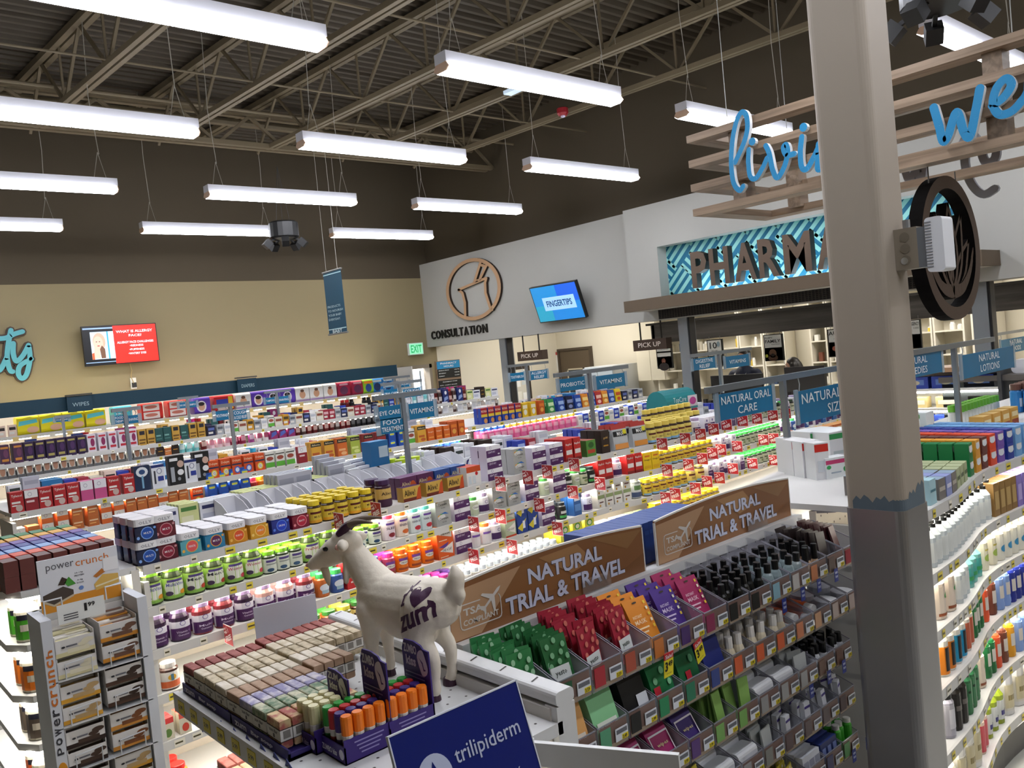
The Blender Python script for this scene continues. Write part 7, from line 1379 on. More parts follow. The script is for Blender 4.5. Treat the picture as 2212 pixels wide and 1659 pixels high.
# ================================================================== LEFT END SHELVES, SNACK RACK
ES = [(.66, 4.02), (1.14, 4.02)]
t = empty('end_shelving', (.88, 4.5, 0), 'brightly lit end shelving with lotions at the left edge', 'shelving', 'shelving units of the aisles'); t['label'] = 'brightly lit rounded end shelving with lotions below the stacked soap cartons'
def rshelf(z, nm='shelf', m=M_WH, h=.03, g=0):
    b = MB(); b.prism([(-.26 - g, .6), (-.26 - g, -.36), (-.2, -.46 - g), (-.1, -.48 - g), (.26, -.48 - g), (.26, .6)][::-1] if False else [(.26, .6), (-.26 - g, .6), (-.26 - g, -.36), (-.2, -.46 - g), (-.1, -.48 - g), (.26, -.48 - g)], 2, z - h, z, m); return b.build(nm, t)
EZ = (1.4, 1.17, .95, .74, .5)
for z in EZ: rshelf(z); MB().box((-.2, -.44, z - .05), (.2, -.42, z - .032), M_LED).build('light_strip', t); MB().box((-.23, -.42, z - .05), (-.21, .5, z - .032), M_LED).build('light_strip', t)
MB().box((.0, -.3, 0), (.04, .6, 1.37), mat('#e4dfd2', .6)).build('back_panel', t); MB().box((-.26, -.46, 0), (.26, .6, .1), mat('#5a5856')).build('base', t)
MB().box((.235, -.49, 0), (.27, -.2, 1.385), mat('#dedbd4', .4)).build('end_panel', t)
def scart(desc, c): return boxp('soap_carton', desc, .105, .055, .066, c, [R(.08, .2, .92, .8, c), R(.3, .3, .9, .42, '#e8e0d4'), R(.1, .55, .5, .6, '#e8e0d4')], top=c, side=c)
SC = [scart('%s soap carton' % a, c) for a, c in (('maroon', '#5a2420'), ('orange red', '#d8482a'), ('light blue', '#86a8d8'), ('dark blue', '#2a3a8e'), ('purple', '#6a4a9a'), ('golden yellow', '#e0a83a'), ('green', '#2a7a4a'))]
for ln in range(7):
    for k in range(7):
        for q_ in range(2):
            x, y = .655 + .064 * k, 4.10 + .12 * ln
            if q_ == 0 and 0 < k < 6 and ln > 0: continue
            put_thing(SC[ln], (x, y, 1.401 + .0665 * q_), PI / 2 + random.uniform(-.05, .05), '%s, %s%s from the left end on the end shelving' % (SC[ln]['desc'], 'upper layer, ' if q_ else '', nth(k)), 'soap cartons on the left end shelving')['label'] = '%s, %s layer, %s from the outer end, end shelving' % (SC[ln]['desc'], ('lower', 'upper')[q_], nth(k))
def lot(desc, lab, body='#ece4d0', r=.05, h=.19, cap='#efe8d8'): return bot('lotion_bottle', desc, r, h, body, cap, lab, [R(.1, .5, .9, .62, '#1c1c2a'), R(.2, .25, .7, .4, '#d8d0c0')], capr=.42, caph=.12, sh=.2, z1=.6, cat='bottle')
LG, LP, LO, LN, LB, LW = lot('cream lotion bottle with green label', '#4aa02a'), lot('cream lotion bottle with purple label', '#2c2452'), lot('large cream lotion bottle with orange label', '#d8721c', r=.06), lot('cream pump bottle with navy label', '#1c2a52'), lot('grey-brown label lotion bottle', '#5a4e44', r=.055), lot('small orange label lotion bottle', '#c85a2a')
for zi, seq in ((1, (LG, LP, LG, LP)), (2, (LO, LO, LN, LN)), (3, (LB, LB, LW, LN)), (4, (LW, LB, LN, LO))):
    x = .68
    for k, p_ in enumerate(seq):
        for r in range(2):
            if x + p_['w'] / 2 > 1.1: break
            put_thing(p_, (x + p_['w'] / 2 - .02, 4.085 + .13 * r + (.05 if k == 0 else 0), EZ[zi] + .001), 0, '%s, %s on the %s lit end shelf%s' % (p_['desc'], nth(k), nth(zi), ' behind' if r else ''), 'lotion bottles on the lit end shelving')
        x += p_['w'] + .008
# snack bar rack
YR = 3.42
def RX(px, py): return at(px, py, Y=YR)
t = empty('snack_rack', (.8, YR, 0), 'white snack bar rack with two columns of open cartons', 'rack')
xl, xr = RX(105, 1400).x, RX(318, 1400).x; zt = RX(88, 1345).z
for nm_, px, z_ in (('side_panel', xl, zt), ('side_panel', xr, zt - .0)):
    b = MB(); b.box((px - .8 - .018, 0, .05), (px - .8 + .018, .22, z_), mat('#d5d8de', .4)); o = b.build(nm_, t)
b = MB()
for k, ch in enumerate('powercrunch'): b.text(ch, (xl - .8 - .012, -.0015, .9 + .036 * k), (0, 0, 1), (-1, 0, 0), .028, .022, '#c8702a' if k > 4 else '#3a3a40', bold=.02)
b.v = [(x + .022 if abs(y + .0015) < .001 else x, y, z) for x, y, z in b.v]; b.build('side_lettering', t)
MB().lathe([(.016, -.002), (.016, 0)], mat('#d8922a'), 16, (xl - .8, 0, .84), axis=1, sy=2).build('side_emblem', t)
MB().box((xl - .8, .2, .05), (xr - .8, .22, zt), mat('#c8c6c0', .5)).build('back_panel', t)
a, c, d_ = at(78, 1214, Y=YR + .2), at(250, 1168, Y=YR + .2), at(88, 1330, Y=YR + .2); W = c.x - a.x; H = a.z - d_.z
o = MB().box((0, 0, 0), (W, .006, H), mat('#e4e6ec', .4)).build('header_card', t, (a.x - .8, .2, d_.z)); b = MB(); e = -.001
b.text('power', (.1 * W, e, .74 * H), UXB, UZ, .34 * W, .14 * H, '#5a5a62'); b.text('crunch', (.46 * W, e, .76 * H), UXB, UZ, .42 * W, .14 * H, '#d8762a'); b.box((0, e, 0), (W, 0, .24 * H), mat('#d8902a'))
pl = lambda pts, c_, e_=-.0015: b.poly([(u * W, e_, v * H) for u, v in pts], c_)
pl([(.03, .34), (.28, .44), (.4, .34), (.4, .22), (.15, .1), (.03, .2)], '#4a4038'); pl([(.03, .2), (.15, .1), (.4, .22), (.4, .26), (.15, .14), (.03, .25)], '#c8b89a', -.002); pl([(.22, .48), (.28, .62), (.34, .56), (.3, .46)], '#3a2a22'); pl([(.3, .5), (.36, .6), (.4, .52), (.44, .44), (.34, .42)], '#4a9a3a'); pl([(.66, .34), (.78, .5), (.98, .46), (.98, .28), (.68, .22)], '#d8b05a'); pl([(.68, .28), (.98, .34), (.98, .37), (.68, .31)], '#ece0b8', -.002); pl([(.66, .5), (.78, .62), (.82, .54), (.7, .46)], '#b8702a'); pl([(.8, .55), (.99, .55), (.99, .8), (.8, .8)], '#f2f2f4', -.0018)
b.text('13-14g', (.44 * W, e, .62 * H), UXB, UZ, .1 * W, .03 * H, '#5a5a62', bold=.02); b.text('PROTEIN', (.43 * W, e, .57 * H), UXB, UZ, .12 * W, .03 * H, '#5a5a62', bold=.02); b.text('3-4g', (.46 * W, e, .48 * H), UXB, UZ, .07 * W, .03 * H, '#5a5a62', bold=.02); b.text('SUGAR', (.45 * W, e, .43 * H), UXB, UZ, .09 * W, .03 * H, '#5a5a62', bold=.02); pl([(.5 + .03 * math.cos(k), .34 + .04 * math.sin(k)) for k in [2 * PI * s / 10 for s in range(10)]], '#6a8ac8'); b.build('header_print', o)
a, c, d_ = at(122, 1310, Y=YR + .05), at(224, 1285, Y=YR + .05), at(128, 1350, Y=YR + .05); W = c.x - a.x; H = a.z - d_.z
o = MB().box((0, 0, 0), (W, .003, H), mat('#e9ebe8', .15)).build('price_card', t, (a.x - .8, .05, d_.z)); b = MB(); b.text('1', (.56 * W, -.001, .4 * H), UXB, UZ, .06 * W, .42 * H, '#16161a', bold=.04); b.text('99', (.64 * W, -.001, .58 * H), UXB, UZ, .15 * W, .24 * H, '#16161a', bold=.03)
for k in range(3): b.box((.12 * W, -.001, (.4 - .13 * k) * H), (.42 * W, 0, (.46 - .13 * k) * H), '#5a5a60')
b.build('price_lettering', o)
def carton(desc, c1, c2):
    w, d, h = .135, .17, .078; b = MB(); m = mat('#dfdcd8', .5)
    for a in (((-w / 2, 0, 0), (w / 2, .003, h * .8)), ((-w / 2, d - .003, 0), (w / 2, d, h * 1.35)), ((-w / 2, 0, 0), (-w / 2 + .003, d, h)), ((w / 2 - .003, 0, 0), (w / 2, d, h)), ((-w / 2, 0, 0), (w / 2, d, .003))): b.box(*a, m)
    q_ = MB(); f = lambda u, v, e, hh: ((u - .5) * w, -e, v * h); decals(q_, [R(0, 0, 1, .2, c1), R(.3, .12, .85, .32, c2), ('e', .82, .55, .16, .12, c2), ('e', .7, .42, .14, .1, c2), ('e', .2, .45, .05, .05, '#2a2a30'), R(.27, .42, .55, .5, '#6a6a72')], f, h, 1)
    k = MB(); rr_ = random.Random(desc)
    for j in range(4): k.prism([(-w / 2 + .006, .002), (w / 2 - .006, .002), (w / 2 - .006, .022), (-w / 2 + .006, .024)], 1, 0, .001, '#dddddd') if False else k.rbox((-w / 2 + .006, .012 + j * .038, h * .55 + .008 * j), (w / 2 - .006, .044 + j * .038, h * .74 + .008 * j), .006, mat('#e6e2da' if j % 2 else c1, .3), axis=0); k.box((-w * .1, .012 + j * .038, h * .745 + .008 * j), (w * .4, .04 + j * .038, h * .75 + .008 * j), c2)
    return P('snack_carton', 'carton', b.mesh('snack_carton'), [('carton_print', q_.mesh('carton_print')), ('snack_bars', k.mesh('snack_bars'))], w, d, h, desc)
CR = [carton('open carton of white snack bars', '#d8cfa0', '#e4dcc0'), carton('open carton of orange-brown snack bars', '#c8862a', '#6a4a3a'), carton('open carton of golden snack bars', '#d09a32', '#b89a6a'), carton('open carton of chocolate snack bars', '#4a3226', '#3a2a22'), carton('open carton of dark chocolate bars', '#2a1c16', '#46342a'), carton('open carton of caramel snack bars', '#c88a3a', '#7a4a2a')]
wire = mat('#e2e4e8', .35, .2)
for ri in range(4):
    z = RX(130, 1450 + 103 * ri).z - .03
    MB().box((xl - .8, .0, z - .012), (xr - .8, .2, z - .008), wire).build('shelf', t)
    for ci in range(2):
        x = xl + .09 + ci * (xr - xl - .18); zz = z + .012 * ci
        for q_ in (1, 0): g = put_thing(CR[(0, 1, 2, 3, 4, 5, 3, 2)[2 * ri + ci]], (x, YR + .015, zz - .006 + .079 * q_), 0, '%s, %s row, %s column of the rack, %s' % (CR[(0, 1, 2, 3, 4, 5, 3, 2)[2 * ri + ci]]['desc'], nth(ri), ('outer', 'inner')[ci], ('below', 'on top')[q_]), 'snack cartons on the rack')
        b = MB(); b.tube([(x - .8 - .045, -.004, z - .005), (x - .8 - .045, -.008, z + .05), (x - .8 + .045, -.008, z + .055), (x - .8 + .045, -.004, z - .005)], .003, wire, 5); b.build('wire_stop', t)
for s_ in (0, 1):
    b = MB(); xx = (xl - .78, xr - .84)[s_]; b.tube([(xx, .1, zt - .02), (xx, .1, zt + .05), (xx + (.06 if s_ == 0 else -.06), .1, zt + .05), (xx + (.06 if s_ == 0 else -.06), .1, zt)], .004, wire, 5); b.build('wire_loop', t)
# ================================================================== WAVE-FRONTED NATURAL CARE SHELVES AT THE RIGHT
GN = Path([(3.25, 1.38), (3.6, 1.40), (3.85, 1.44), (4.05, 1.475), (4.3, 1.485), (4.7, 1.46), (5.3, 1.42), (6.2, 1.5), (7.6, 1.5)])
ZN = (1.44, 1.19, .965, .735, .475, .21)
gondola('white wave-fronted natural care shelving right of the column', GN, [(ZN[0], .95)] + [(z, .42) for z in ZN[1:]], .44, ztop=1.41, tags=36, tagstep=.13)
NP = ['%s wave shelf' % k for k in ('top', 'second', 'third', 'fourth', 'fifth', 'sixth')]
n = lambda zi, a, b, p, **k: run(GN, ZN[zi], a, b, p, NP[zi], 'goods ' + NP[zi], **k)
def sc2(desc, c, w=.07, h=.075): return boxp('soap_carton', desc, w, .06, h, c, [R(.1, .55, .9, .85, '#e6dfd4'), ('e', .5, .62, .42, .2, '#dfe4ea'), R(.15, .1, .85, .3, c)], top=c, side=c)
GRN, YEL, MAR_, ORR, PRP, NVY, LBL = [sc2('%s soap carton' % a, c) for a, c in (('bright green', '#1f7a44'), ('golden', '#e0a03a'), ('brown', '#6a3a34'), ('orange red', '#e0502f'), ('violet', '#7a5aae'), ('dark blue', '#2a3f9a'), ('pale blue', '#7aaede'))]
TEA = boxp('lotion_carton', 'pale aqua lotion carton', .07, .05, .1, '#a8ccd4', [R(.1, .5, .9, .6, '#4a7a8a')]); GRY = boxp('lotion_carton', 'grey brown lotion carton', .075, .06, .085, '#77716c', [R(.1, .4, .9, .6, '#b8b0a4')], top='#8fa4b8'); LGB = boxp('lotion_carton', 'pale violet lotion carton', .07, .06, .085, '#8f98c8', [R(.1, .4, .9, .6, '#d8d8ec')]); OLV = boxp('lotion_carton', 'olive cream lotion carton', .07, .06, .085, '#b0b890', [R(.1, .4, .9, .6, '#4a5a3a')])
n(0, 2006, 2030, TEA, rows=5); n(0, 2032, 2068, [GRY, LGB], rows=6); n(0, 2070, 2092, OLV, rows=6); n(0, 2094, 2110, GRN, rows=8, stack=2); n(0, 2110, 2122, YEL, rows=8, stack=2); n(0, 2122, 2140, MAR_, rows=7, stack=2); n(0, 2140, 2157, ORR, rows=7, stack=2); n(0, 2157, 2175, PRP, rows=7, stack=2); n(0, 2175, 2195, NVY, rows=7, stack=2); n(0, 2195, 2230, LBL, rows=7, stack=2)
BP = pump('black pump lotion bottle', .032, .19, '#121212', '#0c0c0c', '#1c1c1c'); CLP = pump('clear pump bottle with black head', .03, .19, '#ccd4d6', '#0f0f0f', '#dfe2de'); TANB = boxp('lotion_carton', 'tall tan lotion carton', .06, .06, .16, '#8a6a3a', [R(.15, .2, .85, .75, '#b89a62')], top='#6a4a24'); PRB = boxp('lotion_carton', 'tall lavender lotion carton', .06, .06, .16, '#8a78c0', [R(.15, .2, .85, .7, '#b8a8dc')])
n(1, 2020, 2105, CLP, rows=3); n(1, 2105, 2150, CLP, rows=2); n(1, 2152, 2200, TANB, rows=2); n(1, 2200, 2250, PRB, rows=2)
run(GN, ZN[1] + .0, 2110, 2200, BP, NP[1], 'goods ' + NP[1], off=.2, rows=2)
CRM = bot('lotion_bottle', 'large cream lotion bottle with a leaf', .05, .19, '#e8d8c8', '#ece6da', '#ead9c6', [('e', .6, .5, .14, .06, '#3f9a4a'), R(.2, .08, .9, .14, '#8a4a2a')], capr=.5, z0=.02, z1=.7); CRL = bot('lotion_bottle', 'cream lotion bottle with green print', .036, .17, '#efe8cc', '#f0ead8', '#efe9d0', [('e', .5, .35, .25, .1, '#a8c05a'), R(.3, .55, .7, .6, '#c8b85a')], capr=.5); CRB_ = bot('lotion_bottle', 'cream lotion bottle with blue print', .036, .17, '#ece8d8', '#f0ead8', '#ece9da', [('e', .5, .35, .22, .1, '#3a8ab8')], capr=.5); GWT = pump('turquoise-labelled clear pump bottle', .042, .17, '#7ab8b0', '#e8e4d8', '#4aa8a0', [R(.0, .2, 1, .3, '#3a9a5a')])
n(2, 2035, 2075, CRM, rows=2); n(2, 2078, 2100, CLP, rows=2); n(2, 2102, 2128, GWT, rows=2); n(2, 2130, 2165, CRL, rows=2); n(2, 2165, 2250, CRB_, rows=2)
def cast(desc, c, lab='#ddd6cc', h=.19, cap='#eceae6'): return bot('soap_bottle', desc, .032, h, c, cap, c, [R(.25, .3, .8, .62, lab), R(.3, .1, .75, .2, c)], capr=.55, caph=.12, z0=.03, z1=.78, sh=.12)
CG, CO, CB, CL, CN_, CY_ = [cast('%s-labelled liquid soap bottle' % a, c) for a, c in (('green', '#1f6a3a'), ('orange', '#e0562f'), ('brown', '#6a3a2a'), ('light blue', '#8aa8e0'), ('navy', '#26348e'), ('yellow', '#e8a52a'))]
ALF = bot('lotion_bottle', 'white lotion bottle with orange and black label', .036, .19, '#ece8de', '#f0eee8', '#e88a2a', [R(.3, .12, .8, .62, '#17171a')], capr=.7, z0=.05, z1=.64); ALB_ = bot('lotion_bottle', 'white lotion bottle with blue and black label', .036, .19, '#ece8de', '#f0eee8', '#2a9ac8', [R(.3, .12, .8, .62, '#17171a')], capr=.7, z0=.05, z1=.64); RDB = bot('lotion_bottle', 'white bottle with terracotta label', .034, .18, '#e4ddd4', '#f0eee8', '#b8583a', [])
n(3, 2046, 2072, ALF, rows=2); n(3, 2074, 2094, ALB_, rows=2); n(3, 2096, 2110, RDB, rows=2); n(3, 2112, 2130, CG, rows=2); n(3, 2130, 2146, CO, rows=2); n(3, 2146, 2164, CB, rows=2); n(3, 2164, 2190, CL, rows=2); n(3, 2190, 2250, CN_, rows=2)
GYB = bot('shampoo_bottle', 'grey silver shampoo bottle', .034, .2, '#9a98a4', '#141414', '#b0aeb8', [R(.2, .2, .8, .6, '#d8d6dc')], capr=.8, caph=.2); BKS = bot('shampoo_bottle', 'black shampoo bottle', .034, .21, '#1a1714', '#101010', '#262220', [R(.2, .4, .8, .5, '#6a6460')], capr=.8, caph=.18); DGB = bot('shampoo_bottle', 'dark green speckled shampoo bottle', .034, .2, '#2f6a44', '#14201a', '#3a7a50', [('e', .3, .5, .08, .03, '#163a24'), ('e', .7, .3, .08, .03, '#163a24'), ('e', .5, .2, .08, .03, '#163a24')], capr=.8, caph=.18)
n(4, 2060, 2072, GYB, rows=2); n(4, 2074, 2098, BKS, rows=2); n(4, 2100, 2122, DGB, rows=2); n(4, 2124, 2140, CRM, rows=1); n(4, 2140, 2158, CG); n(4, 2158, 2172, CO, rows=2); n(4, 2172, 2186, CB, rows=2); n(4, 2186, 2204, CY_, rows=2); n(4, 2204, 2250, CL, rows=2)
JUG = bot('soap_jug', 'large white jug with black cap', .06, .25, '#e6e4e0', '#121212', '#e2ddd0', [R(.2, .15, .8, .6, '#cfc4a0'), R(.3, .3, .7, .4, '#8a7a4a')], capr=.4, caph=.12, z0=.1, z1=.62); BPU = pump('green bottle with bright blue pump', .038, .22, '#8a9a2a', '#1f2fc0', '#e0e2dc', [R(.3, .2, .8, .3, '#2a2a6a')]); PNB = bot('lotion_bottle', 'slim bottle with pink dotted label', .03, .19, '#e0c8b8', '#eceae6', '#c8505a', [], capr=.6)
n(5, 2068, 2078, LW); n(5, 2080, 2128, JUG, rows=2); n(5, 2130, 2140, PNB); n(5, 2142, 2178, BPU, rows=2); n(5, 2180, 2250, JUG, rows=2)
# goods on the wide top of the wave shelving
GNT = Path([(4.2, 2.05), (8.0, 2.05)]); TP = 'wide top of wave shelving'
gt = lambda x0, x1, p, off=0, **k: run(GNT, ZN[0] + .001, 0, 0, p, TP, 'goods ' + TP, off=off, s=(x0 - 4.2, x1 - 4.2), **k)
GWB = bot('powder_can', 'white can with green lid', .05, .17, '#e6e8e4', '#3a9a4a', '#e2e6e0', [R(.2, .15, .8, .6, '#c4ccc4'), R(.3, .4, .7, .46, '#5a6a5a')], parts=False, caph=.12, capr=1.02, cat='can'); GWX = boxp('powder_box', 'white carton with green lid band', .12, .12, .17, '#dfe2e2', [R(.1, .2, .4, .5, '#4a4a6a')], top='#e8eaea'); OGB = boxp('tea_box', 'orange and brown tea carton', .14, .08, .1, '#c0642a', [R(.08, .3, .92, .85, '#e6d2b0'), R(.2, .5, .8, .6, '#8a2a1a')], top='#d89a5a'); TBX = boxp('tea_box', 'golden brown tea carton', .12, .08, .12, '#c89a4a', [R(.05, .05, .95, .4, '#8a3a24'), R(.1, .55, .9, .8, '#e8d8a8')], top='#d8b46a')
gt(4.75, 5.05, GWB, rows=2, off=.05); gt(5.06, 5.2, GWX, rows=2, off=.05); gt(5.25, 5.85, TBX, rows=1, off=-.2); gt(4.9, 5.5, OGB, off=.62); GFB = bot('tube', 'white and green tube standing on its cap', .025, .12, '#e6eae6', '#6ab03a', None, [], parts=False, caph=.35, capr=1.0); gt(5.9, 6.6, GFB, rows=2, off=.15)
BRB = bot('shake_bottle', 'blue shake bottle with brown lid', .04, .2, '#3a86c8', '#6a4a42', None, [R(.2, .2, .8, .5, '#dfe8f0')], parts=False, caph=.2, capr=.9); gt(6.5, 7.8, BRB, rows=2, off=-.1); gt(5.9, 6.9, BP, rows=1, off=-.35)
# lit shelving unit far right with blue boxes, grey side
p = at(2075, 880, X=8.3); t = empty('lit_shelf_unit', (8.3, p.y, 0), 'small lit shelf unit with a dark grey side near the pharmacy', 'shelving'); w = .45
MB().box((.02, -w, 0), (.05, w, 1.65), mat('#d8d4c8')).build('back_panel', t); MB().box((-.35, -w - .03, .0), (.05, -w, 1.68), mat('#3a3c40', .5)).build('side_panel', t); MB().box((-.36, -w - .03, 1.65), (.05, w, 1.69), wood('surface_unitwood', '#8a6a50', '#b08a68', 'Y')).build('top_board', t)
for z in (1.5, 1.32, 1.14): MB().box((-.35, -w, z - .02), (.02, w, z), M_SH).build('shelf', t); MB().box((-.33, -w, z - .04), (-.31, w, z - .025), M_LED).build('light_strip', t)
BLX = boxp('tray_box', 'flat blue pictured box', .25, .1, .11, '#27409a', [R(.15, .3, .85, .75, '#5a78b8'), ('e', .5, .5, .2, .2, '#c8c0a8')], top='#3a52b0'); YLX = boxp('tray_box', 'yellow labelled box', .2, .1, .1, '#d8c48a', [R(.1, .3, .9, .7, '#f0e8d0')])
for zi, (z, pr) in enumerate(((1.5, BLX), (1.32, YLX), (1.14, BLX))):
    for k in range(3): put_thing(pr, (8.05, p.y + .28 - .28 * k, z + .001), -PI / 2, '%s, %s on the %s board of the small lit unit' % (pr['desc'], nth(k), nth(zi)), 'boxes in the small lit unit')
t = empty('glass_case', (8.6, 2.2, 0), 'grey goods case with wrapped items at the far right', 'display case'); p = at(2180, 860, X=8.0); t.location = (8.0, p.y, 0); t['label'] = 'dark counter case with wrapped white items beyond the wave shelving'
MB().box((0, -.6, 0), (.6, .55, 1.55), mat('#33383a', .4)).build('body', t); MB().box((-.02, -.62, 1.55), (.62, .57, 1.6), mat('#5a5654', .4)).build('top', t)
for k in range(4):
    b = MB(); b.rbox((0, -.1, 0), (.16, .1, .12), .04, mat('#d8d8dc', .3), axis=0); o = b.build('wrapped_pack', None, (8.1, p.y + .4 - .25 * k, 1.601)); tag(o, '%s wrapped white pack on the dark counter case' % nth(k), 'pack', 'wrapped packs on the dark case')
# ================================================================== COLUMN
CXc, CYc = 2.83, 1.327; hw = .1
M_COL = mat('#a3988a', .55, var=.04, scale=5, bump=.05); M_SS = mat('#a4a2a2', .32, .75, var=.12, scale=3)
b = MB(); b.rbox((CXc - hw, CYc - hw, 0), (CXc + hw, CYc + hw, 6.05), .03, M_COL, n=5); t = empty('steel_column', (CXc, CYc, 0), 'big taupe painted square column with a steel-clad foot', 'column'); b.v = [(x - CXc, y - CYc, z) for x, y, z in b.v]; b.build('shaft', t)
b = MB(); g = .004; b.rbox((-hw - g, -hw - g, 0), (hw + g, hw + g, 1.555), .031, M_SS, n=5); b.build('steel_cladding', t)
b = MB(); pr_ = [.012, .03, .018, .035, .026, .01, .03, .022, .036, .016, .024]
ring = [(-hw - .0008, hw - .03 - (2 * hw - .06) * k / 10) for k in range(11)]
b.poly([(x, y, 1.55) for x, y in ring] + [(x, y, 1.57 + pr_[k]) for k, (x, y) in reversed(list(enumerate(ring)))], mat('#5d6a74', .6))
ring2 = [(-hw + .03 + (2 * hw - .06) * k / 10, -hw - .0008) for k in range(11)]
b.poly([(x, y, 1.55) for x, y in ring2] + [(x, y, 1.57 + pr_[10 - k] + .004 * k) for k, (x, y) in reversed(list(enumerate(ring2)))], mat('#5d6a74', .6))
n_ = 5; arc = [(-hw + .03 - .0308 * math.cos(PI / 2 * k / n_), -hw + .03 - .0308 * math.sin(PI / 2 * k / n_)) for k in range(n_ + 1)]
for a, c in zip(arc, arc[1:]): b.poly([(*a, 1.55), (*c, 1.55), (*c, 1.59), (*a, 1.594)], mat('#5d6a74', .6))
b.build('grey_paint_edge', t)
pj = at(1962, 540, Y=CYc - hw - .03); t = empty('junction_box', (pj.x, CYc - hw, pj.z - .065), 'taupe junction box fixed to the big column', 'junction box')
MB().box((-.035, -.075, 0), (.035, 0, .135), mat('#8f8576', .5)).build('box_body', t)
b = MB()
for k in range(3): b.lathe([(.016, 0), (.016, .001)], mat('#7d7466', .5), 16, (-.0362, -.035, .03 + .038 * k), axis=0)
b.lathe([(.012, 0), (.012, .0014)], mat('#d8dce0', .2, .8), 12, (-.0364, -.03, .028), axis=0); b.build('knockouts', t); b = MB(); b.tube([(0, -.03, .135), (0, -.03, .165)], .012, mat('#a8acb0', .3, .8), 10); b.build('conduit_fitting', t)
o = empty('wireless_unit', (pj.x, CYc - hw - .075, pj.z - .085), 'white ribbed wireless unit mounted on the junction box', 'device')
MB().box((-.035, -.03, .02), (.03, 0, .15), mat('#8a9098', .4, .5)).build('mounting_plate', o); b = MB(); b.rbox((-.045, -.085, 0), (.04, -.03, .175), .012, mat('#e4e6ea', .35), axis=0, n=4)
b.build('case', o); b = MB()
for k in range(16): b.box((-.0465, -.05, .016 + .0095 * k), (-.045, -.03, .02 + .0095 * k), '#8f9298')
b.build('vents', o)
# ================================================================== PHARMACY STAFF
def person(loc, rz, label, top, hair_c, long_hair=False, h=1.73, arm_fwd=.28, skin='#b98a70'):
    s = h / 1.73
    S = lambda *p: tuple(a * s for a in p)
    MS = mat(skin, .55)
    caps = [([S(0, 0, .95), S(0, 0, 1.15), S(0, 0, 1.36)], [.135 * s, .125 * s, .13 * s]), ([S(0, 0, 1.4), S(0, -.005, 1.5)], [.055 * s, .05 * s])]
    for k in (1, -1):
        caps += [([S(.02, k * .1, .9), S(.02, k * .1, .48), S(0, k * .1, .08)], [.088 * s, .058 * s, .04 * s]), ([S(-.03, k * .1, .04), S(.14, k * .11, .03)], [.038 * s, .032 * s]), ([S(0, k * .12, 1.36), S(0, k * .2, 1.36), S(.04, k * .235, 1.1)], [.07 * s, .06 * s, .043 * s]), ([S(.04, k * .235, 1.1), S(arm_fwd, k * .17, 1.02)], [.042 * s, .03 * s])]
        hx, hz = arm_fwd + .03, 1.01
        caps += [([S(hx - .02, k * .165, hz), S(hx + .04, k * .155, hz - .005)], [.028 * s, .03 * s])]
        for f in range(4): caps.append(([S(hx + .05, k * (.178 - .016 * f), hz), S(hx + .085 + (.012, .018, .014, 0)[f], k * (.178 - .017 * f), hz - .004), S(hx + .105 + (.012, .022, .016, 0)[f], k * (.176 - .017 * f), hz - .022)], [.0095 * s, .009 * s, .007 * s]))
        caps.append(([S(hx + .01, k * .14, hz), S(hx + .045, k * .118, hz - .006), S(hx + .07, k * .112, hz - .014)], [.012 * s, .01 * s, .008 * s]))
    balls = [(S(0, 0, 1.62), .098 * s, (1, .82, 1.18)), (S(.02, 0, 1.56), .07 * s, (1, .85, 1)), (S(.1, 0, 1.605), .018 * s, (1, .8, 1.2)), (S(0, .083, 1.61), .024 * s, (.6, .4, 1.2)), (S(0, -.083, 1.61), .024 * s, (.6, .4, 1.2))]
    me = organic('person', caps, balls, .014, MS, 3); o = link('person', me, None, loc, rz); tag(o, label, 'person')
    cl = [([S(0, 0, .93), S(0, 0, 1.15), S(0, 0, 1.375)], [.155 * s, .143 * s, .148 * s])]
    for k in (1, -1): cl += [([S(0, k * .12, 1.37), S(0, k * .2, 1.365), S(.04, k * .235, 1.1)], [.085 * s, .075 * s, .056 * s]), ([S(.04, k * .235, 1.1), S(arm_fwd - .02, k * .172, 1.025)], [.056 * s, .042 * s])]
    link('jacket', organic('jacket', cl, [], .016, mat(top, .7), 3), o)
    tr_ = []
    for k in (1, -1): tr_.append(([S(.02, k * .09, .96), S(.02, k * .1, .48), S(0, k * .1, .1)], [.115 * s, .08 * s, .062 * s]))
    link('trousers', organic('trousers', tr_, [], .018, mat('#24252c', .7), 3), o)
    hb = [(S(-.02, 0, 1.66), .1 * s, (1.02, .9, 1.0)), (S(-.045, 0, 1.6), .088 * s, (.9, .95, 1.1))]; hc = []
    if long_hair: hc = [([S(-.05, 0, 1.62), S(-.09, 0, 1.45), S(-.11, 0, 1.2)], [.1 * s, .11 * s, .07 * s]), ([S(.0, .08, 1.64), S(.01, .1, 1.5), S(.03, .09, 1.3)], [.045 * s, .045 * s, .03 * s]), ([S(.0, -.08, 1.64), S(.01, -.1, 1.5), S(.03, -.09, 1.3)], [.045 * s, .045 * s, .03 * s])]
    link('hair', organic('hair', hc, hb, .012, mat(hair_c, .5), 2), o)
    b = MB()
    for k in (1, -1): b.ball(S(.088, k * .034, 1.625), .012 * s, mat('#f0ece6', .3), 8, 5); b.ball(S(.0975, k * .034, 1.625), .006 * s, mat('#22160f', .3), 8, 5); b.bar(S(.095, k * .02, 1.65), S(.09, k * .05, 1.652), .008, .006, hair_c)
    b.build('eyes', o); b = MB(); b.ball(S(.088, 0, 1.552), .02 * s, mat('#9a4a44', .5), 10, 5, (.5, 1.2, .35)); b.build('mouth', o)
    b = MB()
    for k in (1, -1): b.poly([S(.03, k * .075, 1.47), S(.12, k * .02, 1.39), S(.148, k * .04, 1.33), S(.13, k * .1, 1.4)], '#e6e4e0')
    b.build('collar', o); return o
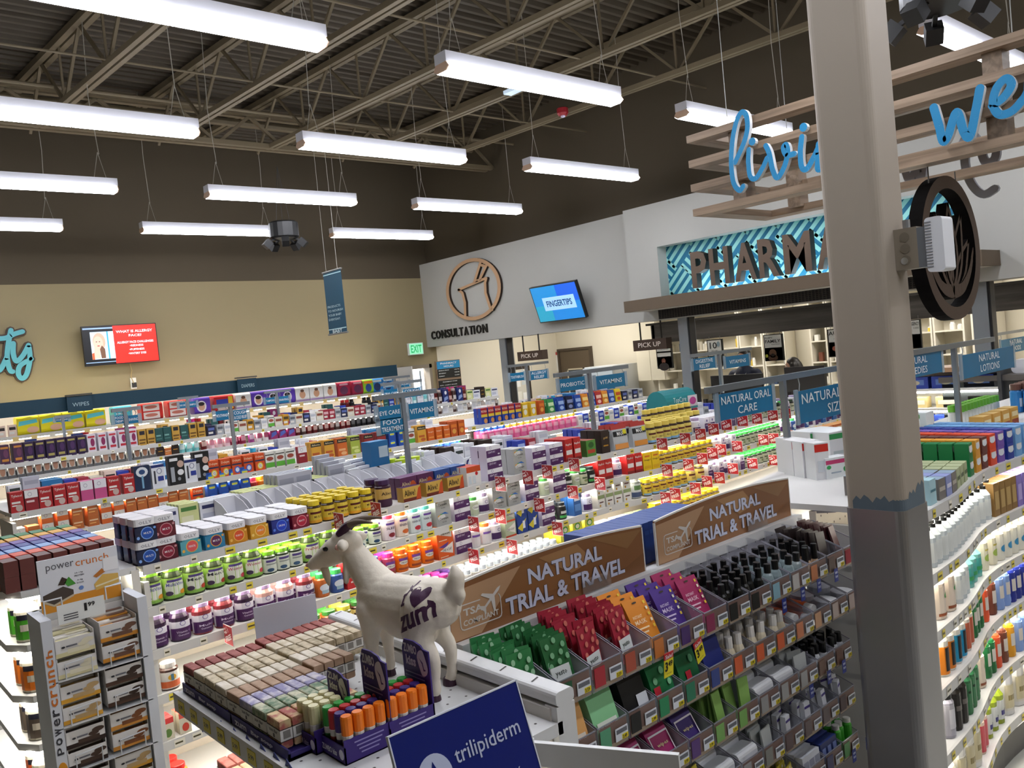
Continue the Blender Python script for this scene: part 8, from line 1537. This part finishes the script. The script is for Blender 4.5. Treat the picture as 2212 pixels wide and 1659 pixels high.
p = at(1608, 790, X=10.35); person((10.35, p.y, .2), PI, 'person in a navy jacket with a white collar behind the pharmacy counter', '#1c2236', '#1c1614', skin='#a87c62')
p = at(1712, 800, X=10.35); person((10.35, p.y, .2), PI * .72, 'person with long dark hair behind the right pharmacy monitor', '#3a3438', '#17120f', True, h=1.56)
# ================================================================== RED SHELF FLAGS
def flag_meshes():
    a = MB(); a.box((-.001, -.105, -.095), (.001, 0, 0), mat('#e4dada', .4)); a.box((-.0018, -.102, -.092), (.0018, -.003, -.003), mat('#9e1a22', .4))
    b = MB(); wt = mat('#f0e2e0', .5); ux, uz = Vector((0, -1, -.0)), Vector((0, -.0, 1)); c, s = math.cos(.38), math.sin(.38); u2, z2 = Vector((0, -c, s)), Vector((0, s, c))
    for t_, y, z, w, h, u, z_ in (('buy 1', -.008, -.034, .04, .016, u2, z2), ('get 1', -.012, -.058, .055, .026, u2, z2), ('FREE', -.026, -.086, .072, .026, u2, z2)): b.text(t_, (-.0024, y, z), u, z_, w, h, wt, bold=.035)
    return a.mesh('flag_panel'), b.mesh('flag_lettering')
FA, FB = flag_meshes()
FL = [(733, 1130), (813, 1106), (1082, 1048), (1141, 1034), (1183, 1022), (1241, 1007), (1238, 1066), (1166, 1094), (1082, 1118), (1024, 1135), (1205, 1145), (1107, 1184), (1024, 1205), (1297, 1048), (1431, 962), (1481, 951), (1514, 941), (1542, 930), (1570, 920), (1605, 912), (1636, 907), (1670, 900), (1698, 896), (1442, 1019), (1488, 1007), (1518, 994), (1540, 982), (1558, 974), (1593, 967), (1650, 953), (1672, 950), (1705, 943), (1673, 997), (1503, 1058), (1528, 1043), (1555, 1035), (1436, 1079), (1458, 1070), (1584, 1015), (1626, 1004), (662, 1325), (579, 1341), (494, 1375), (758, 1361)]
for k, (px, py) in enumerate(FL):
    yy = 3.97
    for _ in range(4): p = at(px, py - 3, Y=yy); yy = min((abs(q.x - p.x), q.y) for q in GV)[1] - .07 if (GV := [G1.at(G1.L * i / 60)[0] for i in range(61)]) else yy
    o = link('shelf_flag', FA, None, (p.x, yy + .055, p.z + .047)); link('lettering', FB, o)
    tag(o, 'red get-one-free shelf flag, %s along the vitamin aisle from the goat' % nth(sorted(FL, key=lambda a: a[0]).index((px, py))), 'shelf flag', 'red shelf flags of the vitamin aisle')
